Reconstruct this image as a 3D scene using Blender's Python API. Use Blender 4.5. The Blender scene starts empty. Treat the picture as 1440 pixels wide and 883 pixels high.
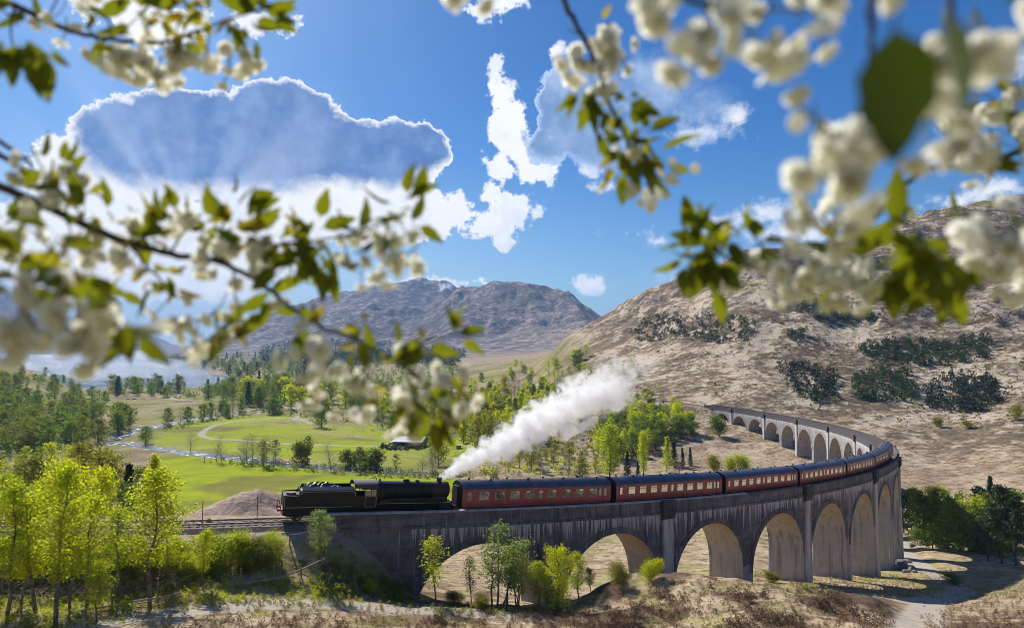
import bpy, math, random
import numpy as np
from mathutils import Vector, Matrix

random.seed(7)
rng = np.random.default_rng(7)
scene = bpy.context.scene
COL = scene.collection

# ------------------------------------------------------------------ camera
FPX, PITCH = 957.0, 0.0454
cam_d = bpy.data.cameras.new("camera")
cam_d.sensor_width = 36.0
cam_d.lens = 36.0 * FPX / 1440.0
cam_d.clip_start = 0.05
cam_d.clip_end = 60000.0
cam_d.dof.use_dof = True
cam_d.dof.focus_distance = 160.0
cam_d.dof.aperture_fstop = 2.5
cam = bpy.data.objects.new("camera", cam_d)
COL.objects.link(cam)
cam.rotation_euler = (math.pi / 2 + PITCH, 0, 0)
scene.camera = cam

# ------------------------------------------------------------------ colour, light
scene.view_settings.view_transform = 'Standard'
scene.view_settings.look = 'None'
scene.view_settings.exposure = 0.42
scene.view_settings.gamma = 1.0
scene.cycles.max_bounces = 8
scene.cycles.diffuse_bounces = 3
scene.cycles.transmission_bounces = 6
scene.cycles.volume_bounces = 6
scene.cycles.filter_width = 0.95
scene.cycles.transparent_max_bounces = 8
scene.cycles.volume_max_steps = 256
scene.cycles.sample_clamp_indirect = 6.0

SUN_AZ = math.radians(-31.0)     # measured from the view axis, towards the right
SUN_EL = math.radians(38.0)
sd = Vector((math.sin(SUN_AZ) * math.cos(SUN_EL), math.cos(SUN_AZ) * math.cos(SUN_EL), math.sin(SUN_EL)))
sun_d = bpy.data.lights.new("sun", 'SUN')
sun_d.energy = 5.0
sun_d.angle = math.radians(0.53)
sun_d.color = (1.0, 0.95, 0.86)
sun = bpy.data.objects.new("sun", sun_d)
COL.objects.link(sun)
sun.rotation_euler = sd.to_track_quat('Z', 'Y').to_euler()


class NT:
    """small node-tree helper"""
    def __init__(self, tree):
        self.t = tree
        self.n = tree.nodes
        self.l = tree.links

    def node(self, typ, **kw):
        n = self.n.new(typ)
        for k, v in kw.items():
            setattr(n, k, v)
        return n

    def put(self, sock, v):
        if hasattr(v, 'is_linked') or isinstance(v, bpy.types.NodeSocket):
            self.l.new(v, sock)
        elif v is not None:
            sock.default_value = v

    def math(self, op, a, b=None, c=None, clamp=False):
        n = self.node('ShaderNodeMath', operation=op, use_clamp=clamp)
        self.put(n.inputs[0], a)
        if b is not None:
            self.put(n.inputs[1], b)
        if c is not None:
            self.put(n.inputs[2], c)
        return n.outputs[0]

    def vmath(self, op, a, b=None, c=None, out=0):
        n = self.node('ShaderNodeVectorMath', operation=op)
        self.put(n.inputs[0], a)
        if b is not None:
            self.put(n.inputs[1], b)
        if c is not None:
            self.put(n.inputs[2], c)
        return n.outputs[out]

    def noise(self, vec, scale, detail=4, rough=0.55, dist=0.0, col=False):
        n = self.node('ShaderNodeTexNoise')
        if vec is not None:
            self.put(n.inputs['Vector'], vec)
        n.inputs['Scale'].default_value = scale
        n.inputs['Detail'].default_value = detail
        n.inputs['Roughness'].default_value = rough
        n.inputs['Distortion'].default_value = dist
        return n.outputs['Color' if col else 0]

    def ramp(self, f, lo, hi):
        """linear 0..1 between lo and hi, smooth"""
        n = self.node('ShaderNodeMapRange', interpolation_type='SMOOTHSTEP')
        self.put(n.inputs['Value'], f)
        self.put(n.inputs['From Min'], lo)
        self.put(n.inputs['From Max'], hi)
        return n.outputs[0]

    def mix(self, f, a, b, blend='MIX'):
        n = self.node('ShaderNodeMix', data_type='RGBA', blend_type=blend)
        self.put(n.inputs[0], f)
        for s, v in ((n.inputs[6], a), (n.inputs[7], b)):
            if isinstance(v, (tuple, list)):
                v = tuple(v) if len(v) == 4 else tuple(v) + (1,)
            self.put(s, v)
        return n.outputs[2]

    def attr(self, name):
        n = self.node('ShaderNodeAttribute', attribute_name=name)
        return n.outputs['Fac']

    def mapping(self, vec, scale=(1, 1, 1), loc=(0, 0, 0)):
        n = self.node('ShaderNodeMapping')
        self.put(n.inputs[0], vec)
        n.inputs['Scale'].default_value = scale
        n.inputs['Location'].default_value = loc
        return n.outputs[0]


# ------------------------------------------------------------------ sky
world = bpy.data.worlds.new("World")
scene.world = world
world.use_nodes = True
W = NT(world.node_tree)
W.n.clear()
SKY_STRENGTH = 0.11
sky = W.node('ShaderNodeTexSky', sky_type='NISHITA')
sky.sun_disc = False
sky.sun_elevation = SUN_EL
sky.sun_rotation = SUN_AZ
sky.altitude = 200
sky.air_density = 1.0
sky.dust_density = 0.6
sky.ozone_density = 2.5
tc = W.node('ShaderNodeTexCoord')
sep = W.node('ShaderNodeSeparateXYZ')
W.l.new(tc.outputs['Generated'], sep.inputs[0])
az = W.math('ARCTAN2', sep.outputs[0], sep.outputs[1])
el = W.math('ARCSINE', sep.outputs[2])
cmb = W.node('ShaderNodeCombineXYZ')
W.l.new(az, cmb.inputs[0])
W.l.new(el, cmb.inputs[1])
ang = cmb.outputs[0]
dirv = tc.outputs['Generated']


def uv2ang(u, v):
    x, y, z = (u - 720) / FPX, 1.0, (441.5 - v) / FPX
    c, s = math.cos(PITCH), math.sin(PITCH)
    y, z = c * y - s * z, s * y + c * z
    return math.atan2(x, y), math.atan2(z, math.hypot(x, y))


def blobs(lst):
    """union of soft ellipses in azimuth / elevation; 1 at a centre, 0 on the rim, negative outside"""
    acc = None
    for (u, v, ru, rv) in lst:
        a, e = uv2ang(u, v)
        sa, se = ru / 1020.0, rv / 1000.0
        p = W.vmath('MULTIPLY_ADD', ang, (1 / sa, 1 / se, 0), (-a / sa, -e / se, 0))
        r = W.vmath('LENGTH', p, out=1)
        f = W.math('SUBTRACT', 1.0, r)
        f = W.math('MULTIPLY', f, min(ru, rv) / 60.0)
        if acc is None:
            acc = f
        else:
            acc = W.math('SMOOTH_MAX', acc, f, 0.12)
    return acc


warp = W.noise(dirv, 7.0, 3, 0.6, col=True)
n1 = W.noise(dirv, 26.0, 7, 0.62)
n1 = W.math('SUBTRACT', n1, 0.5)
n2 = W.noise(dirv, 7.0, 6, 0.6, 0.3)
n2c = W.math('SUBTRACT', n2, 0.5)
vor = W.node('ShaderNodeTexVoronoi', feature='SMOOTH_F1')
W.l.new(dirv, vor.inputs['Vector'])
vor.inputs['Scale'].default_value = 34.0
puff = W.math('SUBTRACT', 0.42, vor.outputs['Distance'])

skyc = W.node('ShaderNodeHueSaturation')
W.l.new(sky.outputs[0], skyc.inputs['Color'])
skyc.inputs['Saturation'].default_value = 1.42
skyc.inputs['Value'].default_value = 0.55
base = W.mix(1.0, skyc.outputs[0], (0.62, 0.90, 1.16), 'MULTIPLY')

K = 1.0 / SKY_STRENGTH
WHITE = tuple(K * c for c in (0.78, 0.79, 0.81))
GREY = tuple(K * c for c in (0.075, 0.165, 0.40))
GREY2 = tuple(K * c for c in (0.17, 0.28, 0.53))

# thin veil near the horizon of the whole sky, thicker round the sun's side
veil_h = W.ramp(el, 0.30, 0.02)
veil_n = W.math('ADD', W.math('MULTIPLY', n2c, 1.6), 0.55)
veil_side = W.ramp(az, 0.25, -0.55)
veil = W.math('MULTIPLY', veil_h, W.math('ADD', W.math('MULTIPLY', veil_side, 0.75), 0.12))
veil = W.math('MULTIPLY', veil, W.math('ADD', 0.75, W.math('MULTIPLY', veil_n, 0.35)), clamp=True)
c0 = W.mix(veil, base, tuple(K * c for c in (0.45, 0.56, 0.68)))

# general broken cumulus, over the whole sky outside the clouds that are placed by hand
gen = W.math('SUBTRACT', W.noise(dirv, 3.0, 8, 0.58, 0.4), 0.60)
front = W.math('MULTIPLY', W.ramp(sep.outputs[1], 0.62, 0.35), W.ramp(el, 0.05, 0.25))
front = W.math('MAXIMUM', front, W.ramp(el, 0.50, 0.62))
gen = W.math('MULTIPLY', W.ramp(gen, 0.0, 0.10), front)
c1 = W.mix(W.math('MULTIPLY', gen, 0.9), c0, WHITE)

white_b = blobs([
    (62, 210, 30, 22), (95, 225, 50, 40), (150, 275, 95, 55), (250, 325, 170, 58), (400, 300, 140, 52), (500, 292, 110, 58),
    (600, 300, 75, 42), (640, 300, 50, 28), (690, 312, 50, 26), (703, 338, 20, 16), (230, 370, 200, 50), (90, 350, 130, 60), (590, 285, 60, 30), (570, 270, 60, 30),
    (697, 112, 14, 26), (703, 140, 26, 30), (718, 180, 40, 42), (745, 215, 50, 34), (705, 235, 30, 28), (690, 275, 26, 26), (715, 285, 36, 22), (758, 245, 48, 20), (735, 290, 30, 12),
    (828, 235, 26, 18), (783, 70, 16, 12), (800, 66, 14, 8),
    (985, 188, 60, 18), (1035, 165, 26, 22), (700, 5, 42, 14), (375, 35, 48, 14), (400, 40, 26, 8), (200, 25, 90, 30), (650, 398, 42, 10), (828, 402, 30, 16), (845, 395, 18, 12),
    (590, 400, 40, 12), (1010, 318, 50, 18), (1075, 300, 55, 22), (1130, 325, 110, 26), (1350, 285, 70, 22), (1395, 270, 55, 20), (910, 325, 26, 6),
    (1425, 85, 22, 26), (960, 392, 40, 6), (1060, 365, 50, 8), (930, 340, 30, 8), (860, 262, 40, 8)])
n3 = W.math('SUBTRACT', W.noise(dirv, 60.0, 6, 0.65), 0.5)
edge = W.math('ADD', W.math('MULTIPLY', n1, 0.95), W.math('ADD', W.math('MULTIPLY', puff, 0.28), W.math('MULTIPLY', n3, 0.55)))
wfield = W.math('ADD', white_b, edge)
wfield = W.math('ADD', wfield, W.math('MULTIPLY', n2c, 0.55))
wmask = W.ramp(wfield, 0.02, W.math('ADD', 0.14, W.math('MULTIPLY', W.ramp(az, 0.0, 0.25), 0.28)))
wshade = W.ramp(W.math('ADD', W.math('MULTIPLY', n1, 0.9), W.math('ADD', n2c, W.math('MULTIPLY', n3, 0.3))), -0.04, 0.20)
right_side = W.ramp(az, -0.04, 0.2)
wcol = W.mix(W.math('MULTIPLY', wshade, W.math('ADD', 0.30, W.math('MULTIPLY', right_side, 0.35))), WHITE, tuple(K * c for c in (0.40, 0.50, 0.72)))
c2 = W.mix(wmask, c1, wcol)

grey_b = blobs([
    (130, 200, 30, 34), (180, 205, 75, 55), (280, 205, 120, 78), (400, 195, 100, 82), (470, 215, 90, 58), (330, 235, 190, 50), (200, 235, 100, 42),
    (560, 218, 76, 52), (598, 212, 42, 46), (520, 240, 120, 36), (430, 250, 190, 26),
    (800, 150, 62, 52), (850, 195, 75, 55), (850, 125, 60, 46), (920, 120, 100, 56), (985, 150, 75, 40), (770, 205, 40, 30), (738, 192, 14, 20), (765, 215, 14, 12)])
gfield = W.math('ADD', grey_b, W.math('ADD', W.math('MULTIPLY', edge, 0.62), W.math('MULTIPLY', n2c, 0.3)))
gmask = W.ramp(gfield, 0.05, W.math('ADD', 0.09, W.math('MULTIPLY', W.ramp(az, 0.04, 0.2), 0.55)))
ginner = W.ramp(gfield, 0.06, W.math('ADD', 0.22, W.math('MULTIPLY', W.ramp(el, 0.30, 0.20), 0.45)))
gshade = W.ramp(W.math('ADD', n2, W.math('MULTIPLY', n1, 0.6)), 0.36, 0.68)
right_fade = W.ramp(az, -0.02, 0.04)
gcol = W.mix(gshade, W.mix(right_fade, GREY, tuple(K * c for c in (0.15, 0.26, 0.48))), W.mix(right_fade, GREY2, tuple(K * c for c in (0.30, 0.41, 0.62))))
rim = W.mix(right_fade, WHITE, tuple(K * c for c in (0.42, 0.54, 0.78)))
gcol = W.mix(ginner, rim, gcol)
gm = W.math('MULTIPLY', gmask, W.math('SUBTRACT', 1.0, W.math('MULTIPLY', W.ramp(az, 0.2, 0.40), 0.5)))
# the lower rim of the big cloud dissolves into the bright bank under it
c3 = W.mix(gm, c2, gcol)

# crepuscular rays fanning upward from the brightest part of the cloud
ra, re = uv2ang(265, 330)
dx = W.math('SUBTRACT', az, ra)
dy = W.math('SUBTRACT', el, re)
rang = W.math('ARCTAN2', dx, dy)
rlen = W.math('SQRT', W.math('ADD', W.math('MULTIPLY', dx, dx), W.math('MULTIPLY', dy, dy)))
rc = W.node('ShaderNodeCombineXYZ')
W.l.new(rang, rc.inputs[0])
rn = W.noise(rc.outputs[0], 1.9, 2, 0.5)
rays = W.math('MULTIPLY', W.ramp(rn, 0.40, 0.66), W.ramp(rlen, 0.32, 0.02))
rays = W.math('MULTIPLY', rays, W.ramp(dy, 0.0, 0.05))
c4 = W.mix(W.math('MULTIPLY', rays, 0.46), c3, tuple(K * c for c in (0.62, 0.70, 0.86)))

bg = W.node('ShaderNodeBackground')
W.l.new(c4, bg.inputs[0])
bg.inputs[1].default_value = SKY_STRENGTH
wo = W.node('ShaderNodeOutputWorld')
W.l.new(bg.outputs[0], wo.inputs[0])
world.cycles.sampling_method = 'MANUAL'
world.cycles.sample_map_resolution = 1024


# ------------------------------------------------------------------ object helpers
def tag(o, label=None, cat=None, group=None, kind=None):
    if label:
        o['label'] = label
    if cat:
        o['category'] = cat
    if group:
        o['group'] = group
    if kind:
        o['kind'] = kind
    return o


def link(o, parent=None):
    COL.objects.link(o)
    if parent is not None:
        o.parent = parent
    return o


def empty(name, loc=(0, 0, 0), rot=(0, 0, 0), label=None, cat=None, group=None):
    o = bpy.data.objects.new(name, None)
    o.location = loc
    o.rotation_euler = rot
    o.empty_display_size = 0.3
    COL.objects.link(o)
    return tag(o, label, cat, group)


def mesh_np(name, V, F, mats, smooth=False, midx=None):
    """mesh from arrays; F = list of face index arrays ((n,4) or (n,3))"""
    V = np.asarray(V, dtype=np.float32)
    if not isinstance(F, list):
        F = [F]
    F = [np.asarray(f, dtype=np.int32) for f in F if len(f)]
    me = bpy.data.meshes.new(name)
    me.vertices.add(len(V))
    me.vertices.foreach_set('co', V.ravel())
    li = np.concatenate([f.ravel() for f in F])
    sizes = np.concatenate([np.full(len(f), f.shape[1], dtype=np.int32) for f in F])
    starts = np.concatenate([[0], np.cumsum(sizes)[:-1]]).astype(np.int32)
    me.loops.add(len(li))
    me.loops.foreach_set('vertex_index', li)
    me.polygons.add(len(sizes))
    me.polygons.foreach_set('loop_start', starts)
    me.polygons.foreach_set('loop_total', sizes)
    if midx is not None:
        me.polygons.foreach_set('material_index', np.asarray(midx, dtype=np.int32))
    if smooth:
        me.polygons.foreach_set('use_smooth', np.ones(len(sizes), dtype=bool))
    me.update(calc_edges=True)
    me.validate()
    for m in (mats if isinstance(mats, (list, tuple)) else [mats]):
        me.materials.append(m)
    return me


class MB:
    """collects simple shapes into one mesh"""
    def __init__(self):
        self.v = []
        self.f = []

    def add(self, vs, fs):
        b = len(self.v)
        self.v += [tuple(p) for p in vs]
        self.f += [tuple(i + b for i in f) for f in fs]
        return self

    def box(self, x0, x1, y0, y1, z0, z1):
        return self.add([(x0, y0, z0), (x1, y0, z0), (x1, y1, z0), (x0, y1, z0), (x0, y0, z1), (x1, y0, z1), (x1, y1, z1), (x0, y1, z1)],
                        [(0, 3, 2, 1), (4, 5, 6, 7), (0, 1, 5, 4), (1, 2, 6, 5), (2, 3, 7, 6), (3, 0, 4, 7)])

    def prism(self, poly, axis, a, b):
        """extrude a 2-D polygon: axis 'y' -> poly in (x,z), 'x' -> (y,z), 'z' -> (x,y)"""
        def P(p, t):
            return {'y': (p[0], t, p[1]), 'x': (t, p[0], p[1]), 'z': (p[0], p[1], t)}[axis]
        n = len(poly)
        vs = [P(p, a) for p in poly] + [P(p, b) for p in poly]
        fs = [tuple(range(n))[::-1], tuple(range(n, 2 * n))] + [(i, (i + 1) % n, n + (i + 1) % n, n + i) for i in range(n)]
        return self.add(vs, fs)

    def lathe(self, prof, axis, c, n=20, caps=True):
        """prof: list of (t, r) along axis ('x','y','z') through point c"""
        vs, fs = [], []
        for t, r in prof:
            for k in range(n):
                a = 2 * math.pi * k / n
                p, q = r * math.cos(a), r * math.sin(a)
                if axis == 'x':
                    vs.append((c[0] + t, c[1] + p, c[2] + q))
                elif axis == 'y':
                    vs.append((c[0] + q, c[1] + t, c[2] + p))
                else:
                    vs.append((c[0] + p, c[1] + q, c[2] + t))
        for j in range(len(prof) - 1):
            for k in range(n):
                k2 = (k + 1) % n
                fs.append((j * n + k, j * n + k2, (j + 1) * n + k2, (j + 1) * n + k))
        if caps:
            fs.append(tuple(range(n))[::-1])
            fs.append(tuple(range((len(prof) - 1) * n, len(prof) * n)))
        return self.add(vs, fs)

    def tube(self, pts, rad, n=6, closed_ends=True):
        pts = [Vector(p) for p in pts]
        rad = rad if isinstance(rad, (list, tuple)) else [rad] * len(pts)
        vs, fs = [], []
        up = Vector((0.13, 0.31, 0.94))
        for i, p in enumerate(pts):
            d = (pts[min(i + 1, len(pts) - 1)] - pts[max(i - 1, 0)])
            if d.length < 1e-9:
                d = Vector((0, 0, 1))
            d.normalize()
            a = d.cross(up)
            if a.length < 1e-3:
                a = d.cross(Vector((1, 0, 0)))
            a.normalize()
            b = d.cross(a)
            for k in range(n):
                t = 2 * math.pi * k / n
                vs.append(p + (a * math.cos(t) + b * math.sin(t)) * rad[i])
        for i in range(len(pts) - 1):
            for k in range(n):
                k2 = (k + 1) % n
                fs.append((i * n + k, i * n + k2, (i + 1) * n + k2, (i + 1) * n + k))
        if closed_ends:
            fs.append(tuple(range(n))[::-1])
            fs.append(tuple(range((len(pts) - 1) * n, len(pts) * n)))
        return self.add(vs, fs)

    def mesh(self, name, mat, smooth=False, fix=True):
        me = bpy.data.meshes.new(name)
        me.from_pydata([tuple(p) for p in self.v], [], self.f)
        for m in (mat if isinstance(mat, (list, tuple)) else [mat]):
            me.materials.append(m)
        if fix:
            import bmesh
            bm = bmesh.new()
            bm.from_mesh(me)
            bmesh.ops.recalc_face_normals(bm, faces=bm.faces)
            bm.to_mesh(me)
            bm.free()
        if smooth:
            me.shade_smooth()
            if smooth != 'all':
                me.set_sharp_from_angle(angle=math.radians(smooth if smooth is not True else 40))
        me.update()
        return me

    def obj(self, name, mat, parent=None, smooth=False, loc=None, rot=None):
        o = bpy.data.objects.new(name, self.mesh(name, mat, smooth))
        if loc is not None:
            o.location = loc
        if rot is not None:
            o.rotation_euler = rot
        return link(o, parent)


def add_obj(name, me, parent=None, loc=None, rot=None, scale=None):
    o = bpy.data.objects.new(name, me)
    if loc is not None:
        o.location = loc
    if rot is not None:
        o.rotation_euler = rot
    if scale is not None:
        o.scale = scale if isinstance(scale, (tuple, list)) else (scale,) * 3
    return link(o, parent)


def new_mat(name):
    m = bpy.data.materials.new(name)
    m.use_nodes = True
    m.node_tree.nodes.clear()
    return m, NT(m.node_tree)


def out(N, surf, vol=None):
    o = N.node('ShaderNodeOutputMaterial')
    if surf is not None:
        N.l.new(surf, o.inputs['Surface'])
    if vol is not None:
        N.l.new(vol, o.inputs['Volume'])
    return o


def pbsdf(N, col, rough=0.7, metal=0.0, normal=None, spec=0.5):
    p = N.node('ShaderNodeBsdfPrincipled')
    N.put(p.inputs['Base Color'], tuple(col) + (1,) if isinstance(col, (tuple, list)) and len(col) == 3 else col)
    N.put(p.inputs['Roughness'], rough)
    p.inputs['Metallic'].default_value = metal
    p.inputs['Specular IOR Level'].default_value = spec
    if normal is not None:
        N.l.new(normal, p.inputs['Normal'])
    return p


def bump(N, h, strength=0.4, dist=0.1):
    b = N.node('ShaderNodeBump')
    b.inputs['Strength'].default_value = strength
    b.inputs['Distance'].default_value = dist
    N.l.new(h, b.inputs['Height'])
    return b.outputs[0]


def simple(name, c1, c2=None, scale=3.0, rough=0.6, metal=0.0, b=0.0, coord='Object', spec=0.5):
    """two-tone noisy material"""
    m, N = new_mat(name)
    tcn = N.node('ShaderNodeTexCoord')
    n = N.noise(tcn.outputs[coord], scale, 5, 0.6)
    col = N.mix(N.ramp(n, 0.35, 0.68), c1, c2 or tuple(0.75 * c for c in c1))
    r = N.math('ADD', rough - 0.08, N.math('MULTIPLY', n, 0.16))
    p = pbsdf(N, col, r, metal, bump(N, n, b, 0.05) if b else None, spec)
    out(N, p.outputs[0])
    return m


# ------------------------------------------------------------------ image ray -> place in the world
CP, SP = math.cos(PITCH), math.sin(PITCH)


def at(u, v, d):
    """world point seen at photo pixel (u, v), d metres along the view axis"""
    x = (u - 720) / FPX * d
    w = (441.5 - v) / FPX * d
    return Vector((x, CP * d - SP * w, SP * d + CP * w))


# ------------------------------------------------------------------ the railway line
ps = np.arange(-160, 480, 0.5)
uu = ps / 200.0
th = 0.446 + (1.0227 * uu - 0.5799 * uu ** 2 / 2 + 0.2769 * uu ** 3 / 3)
th = np.where(ps < -22, np.interp(ps, [-160, -60, -22], [0.0, 0.10, np.interp(-22, ps, th)]), th)
th = np.where(ps > 385, np.interp(385, ps, th) + (ps - 385) * 0.0035, th)
i0 = int(np.argmin(abs(ps)))
px_ = np.cumsum(np.cos(th)) * 0.5
py_ = np.cumsum(np.sin(th)) * 0.5
px_ += -6.4806 - px_[i0]
py_ += 74.698 - py_[i0]
pz_ = -17.302 + 20 * (-0.7488 * uu + 0.0663 * uu ** 2 + 0.0486 * uu ** 3)
pz_ = np.where(ps > 371, np.interp(371, ps, pz_) + (ps - 371) * 0.004, pz_)
# beyond the abutment on the near side the rails run level in the picture: rail height follows the distance
rail_y = py_
lvl = -(731 - 485.0) / FPX * py_ + 1.0
wgt = np.clip((-16 - ps) / 14.0, 0, 1)
pz_ = np.where(ps < -16, pz_ * (1 - wgt) + lvl * wgt, pz_)
pz_ = np.convolve(np.pad(pz_, 12, mode='edge'), np.ones(25) / 25, mode='valid')


def path(s):
    """parapet-top height reference point and heading of the line at distance s"""
    return (float(np.interp(s, ps, px_)), float(np.interp(s, ps, py_)), float(np.interp(s, ps, pz_)), float(np.interp(s, ps, th)))


def pt(s, o, dz):
    """point at chainage s, o metres to the outer (convex) side, dz above the parapet top"""
    x, y, z, t = path(s)
    return (x + o * math.sin(t), y - o * math.cos(t), z + dz)


RAIL = -1.05       # rail top below the parapet top

# ------------------------------------------------------------------ terrain
NEAR = {
    0: [(38, 905), (44, 878), (50, 846), (56, 800), (60, 750), (66, 738), (75, 735), (120, 750), (200, 712), (350, 640), (500, 590), (620, 562)],
    150: [(38, 905), (44, 877), (50, 850), (56, 808), (60, 750), (66, 738), (75, 735), (120, 748), (200, 712), (300, 655), (400, 625), (620, 583)],
    300: [(38, 905), (48, 858), (54, 826), (58, 800), (62, 750), (66, 737), (75, 738), (120, 748), (200, 722), (260, 678), (340, 635), (400, 626), (500, 602), (620, 580)],
    450: [(40, 905), (53, 856), (58, 836), (63, 815), (67, 795), (70, 768), (74, 745), (80, 745), (120, 768), (200, 735), (300, 655), (340, 640), (400, 625), (500, 600), (620, 577)],
    600: [(42, 900), (54, 876), (60, 858), (66, 848), (74, 838), (80, 832), (88, 822), (100, 815), (140, 800), (200, 740), (260, 676), (340, 650), (420, 632), (500, 605), (620, 580)],
    750: [(42, 905), (58, 880), (66, 862), (74, 853), (82, 848), (100, 835), (140, 800), (200, 745), (260, 692), (340, 642), (450, 600), (620, 556)],
    900: [(42, 905), (55, 885), (62, 850), (68, 812), (75, 815), (85, 828), (100, 835), (140, 795), (200, 735), (280, 675), (380, 600), (450, 560), (520, 532), (620, 500)],
    1050: [(42, 905), (50, 885), (58, 845), (64, 815), (72, 825), (88, 822), (105, 813), (140, 785), (180, 745), (230, 695), (290, 650), (330, 622), (370, 590), (395, 574), (430, 545), (500, 510), (620, 442)],
    1200: [(42, 905), (50, 885), (58, 855), (66, 838), (80, 836), (100, 825), (122, 813), (150, 800), (200, 755), (250, 690), (300, 640), (350, 600), (420, 550), (500, 495), (620, 418)],
    1320: [(42, 910), (52, 895), (65, 880), (85, 860), (105, 837), (130, 806), (170, 765), (220, 715), (280, 660), (340, 610), (420, 545), (520, 460), (620, 370)],
    1440: [(42, 905), (55, 880), (70, 862), (90, 846), (115, 823), (140, 797), (180, 750), (230, 690), (300, 620), (380, 550), (480, 460), (620, 340)],
}
FAR = {
    -350: [(450, 560), (600, 550), (900, 500), (1200, 480), (3000, 450), (6000, 390), (9000, 430)],
    0: [(450, 605), (600, 566), (750, 540), (900, 515), (1050, 508), (1250, 537), (1500, 530), (2000, 523), (4500, 500), (5000, 493), (6500, 405), (8000, 430)],
    60: [(450, 605), (600, 572), (750, 548), (900, 524), (1050, 525), (1250, 537), (1500, 530), (2000, 523), (4500, 500), (5000, 493), (6500, 438), (8000, 450)],
    100: [(450, 610), (600, 582), (900, 552), (1010, 545.5), (1080, 544), (1300, 540), (2000, 522), (6000, 496.5), (6400, 492), (7800, 462), (9000, 470)],
    150: [(450, 612), (600, 584), (900, 552), (1040, 545), (1100, 543.5), (1300, 540), (2000, 522), (6800, 495), (7200, 491), (8800, 461), (9800, 466)],
    200: [(450, 612), (600, 585), (900, 552), (1050, 544.5), (1110, 543), (1300, 540), (2000, 522), (7500, 494), (8000, 489), (9500, 471), (10500, 476)],
    245: [(450, 612), (600, 585), (900, 552), (1050, 544.5), (1110, 543), (1300, 540), (2000, 522), (3000, 507), (3300, 503), (3900, 494), (4600, 494), (8000, 489), (9500, 486)],
    275: [(450, 612), (600, 584), (900, 551), (1050, 544), (1110, 543), (1300, 538), (2000, 521), (2600, 512), (2900, 505), (3600, 492), (4600, 488), (9500, 486)],
    300: [(450, 612), (600, 583), (900, 551), (1050, 543.5), (1110, 542.5), (1360, 535.5), (1430, 530), (1800, 516), (2500, 501), (3300, 489), (4200, 481), (6000, 484)],
    350: [(450, 612), (600, 581), (900, 549), (1100, 538), (1300, 530), (1800, 513), (2600, 499), (3400, 488), (4200, 469), (4900, 458), (5500, 462)],
    400: [(450, 614), (600, 579), (900, 549), (1100, 537), (1350, 527), (1900, 511), (2600, 498), (3300, 489), (4200, 464), (5000, 442), (5600, 446)],
    450: [(450, 615), (600, 580), (1000, 545), (1400, 525), (2000, 508), (2700, 497), (3300, 490), (4000, 470), (4800, 440), (5200, 422), (5600, 430)],
    525: [(450, 615), (600, 580), (1000, 545), (1400, 524), (2000, 507), (2700, 497), (3200, 490), (3900, 463), (4600, 428), (5200, 404), (5600, 412)],
    480: [(450, 615), (600, 580), (1000, 545), (1400, 524), (2000, 507), (2700, 497), (3200, 490), (4000, 466), (4800, 430), (5500, 410), (5900, 418)],
    560: [(450, 617), (600, 582), (1000, 545), (1300, 526), (1900, 508), (2500, 498), (3100, 490), (3900, 466), (4800, 426), (5500, 401), (5900, 410)],
    600: [(450, 620), (600, 584), (900, 552), (1200, 530), (1600, 513), (2200, 501), (2900, 491), (3500, 474), (3900, 458), (4300, 455), (4900, 425), (5500, 398), (5900, 410)],
    635: [(450, 615), (600, 580), (900, 549), (1200, 528), (1600, 512), (2200, 500), (2800, 491), (3300, 466), (3800, 430), (4050, 418), (4400, 432), (4900, 420), (5500, 404), (5900, 415)],
    660: [(450, 612), (600, 578), (900, 545), (1200, 522), (1600, 509), (2200, 498), (2800, 488), (3300, 460), (3800, 420), (4050, 407), (4400, 420), (5500, 420)],
    700: [(450, 606), (600, 575), (800, 546), (1100, 520), (1600, 506), (2400, 494), (2900, 478), (3600, 433), (4000, 401), (4400, 412)],
    750: [(450, 600), (600, 560), (800, 533), (1000, 515), (1500, 502), (2400, 493), (2900, 474), (3600, 430), (4000, 405), (4400, 415)],
    800: [(450, 585), (600, 540), (750, 500), (880, 473), (1050, 480), (1500, 489), (2300, 491), (2900, 471), (3500, 440), (3900, 422), (4300, 432)],
    850: [(450, 572), (600, 517), (750, 478), (900, 445), (1050, 452), (1600, 470), (3000, 466), (3500, 455), (3900, 449), (4300, 455)],
    900: [(450, 560), (600, 505), (750, 462), (920, 418), (1100, 424), (1600, 450), (4000, 465)],
    975: [(450, 545), (600, 478), (750, 425), (880, 388), (1000, 395), (1500, 420), (4000, 450)],
    1050: [(450, 532), (600, 445), (720, 385), (800, 358), (900, 364), (1500, 400), (4000, 450)],
    1100: [(450, 525), (600, 438), (700, 378), (760, 355), (850, 362), (1500, 400), (4000, 450)],
    1150: [(450, 522), (600, 430), (700, 372), (760, 350), (850, 358), (1500, 395), (4000, 450)],
    1200: [(450, 520), (600, 420), (700, 350), (740, 336), (850, 345), (1500, 390), (4000, 450)],
    1260: [(450, 515), (600, 400), (700, 322), (730, 315), (850, 330), (1500, 390), (4000, 450)],
    1320: [(450, 510), (600, 383), (690, 303), (720, 299), (850, 320), (1500, 390), (4000, 450)],
    1380: [(450, 500), (600, 363), (690, 288), (720, 285), (850, 310), (1500, 390), (4000, 450)],
    1440: [(450, 487), (590, 360), (690, 283), (720, 280), (850, 300), (1500, 380), (4000, 450)],
    1750: [(450, 480), (590, 345), (690, 262), (720, 258), (850, 290), (1500, 380), (4000, 450)],
}


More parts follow.
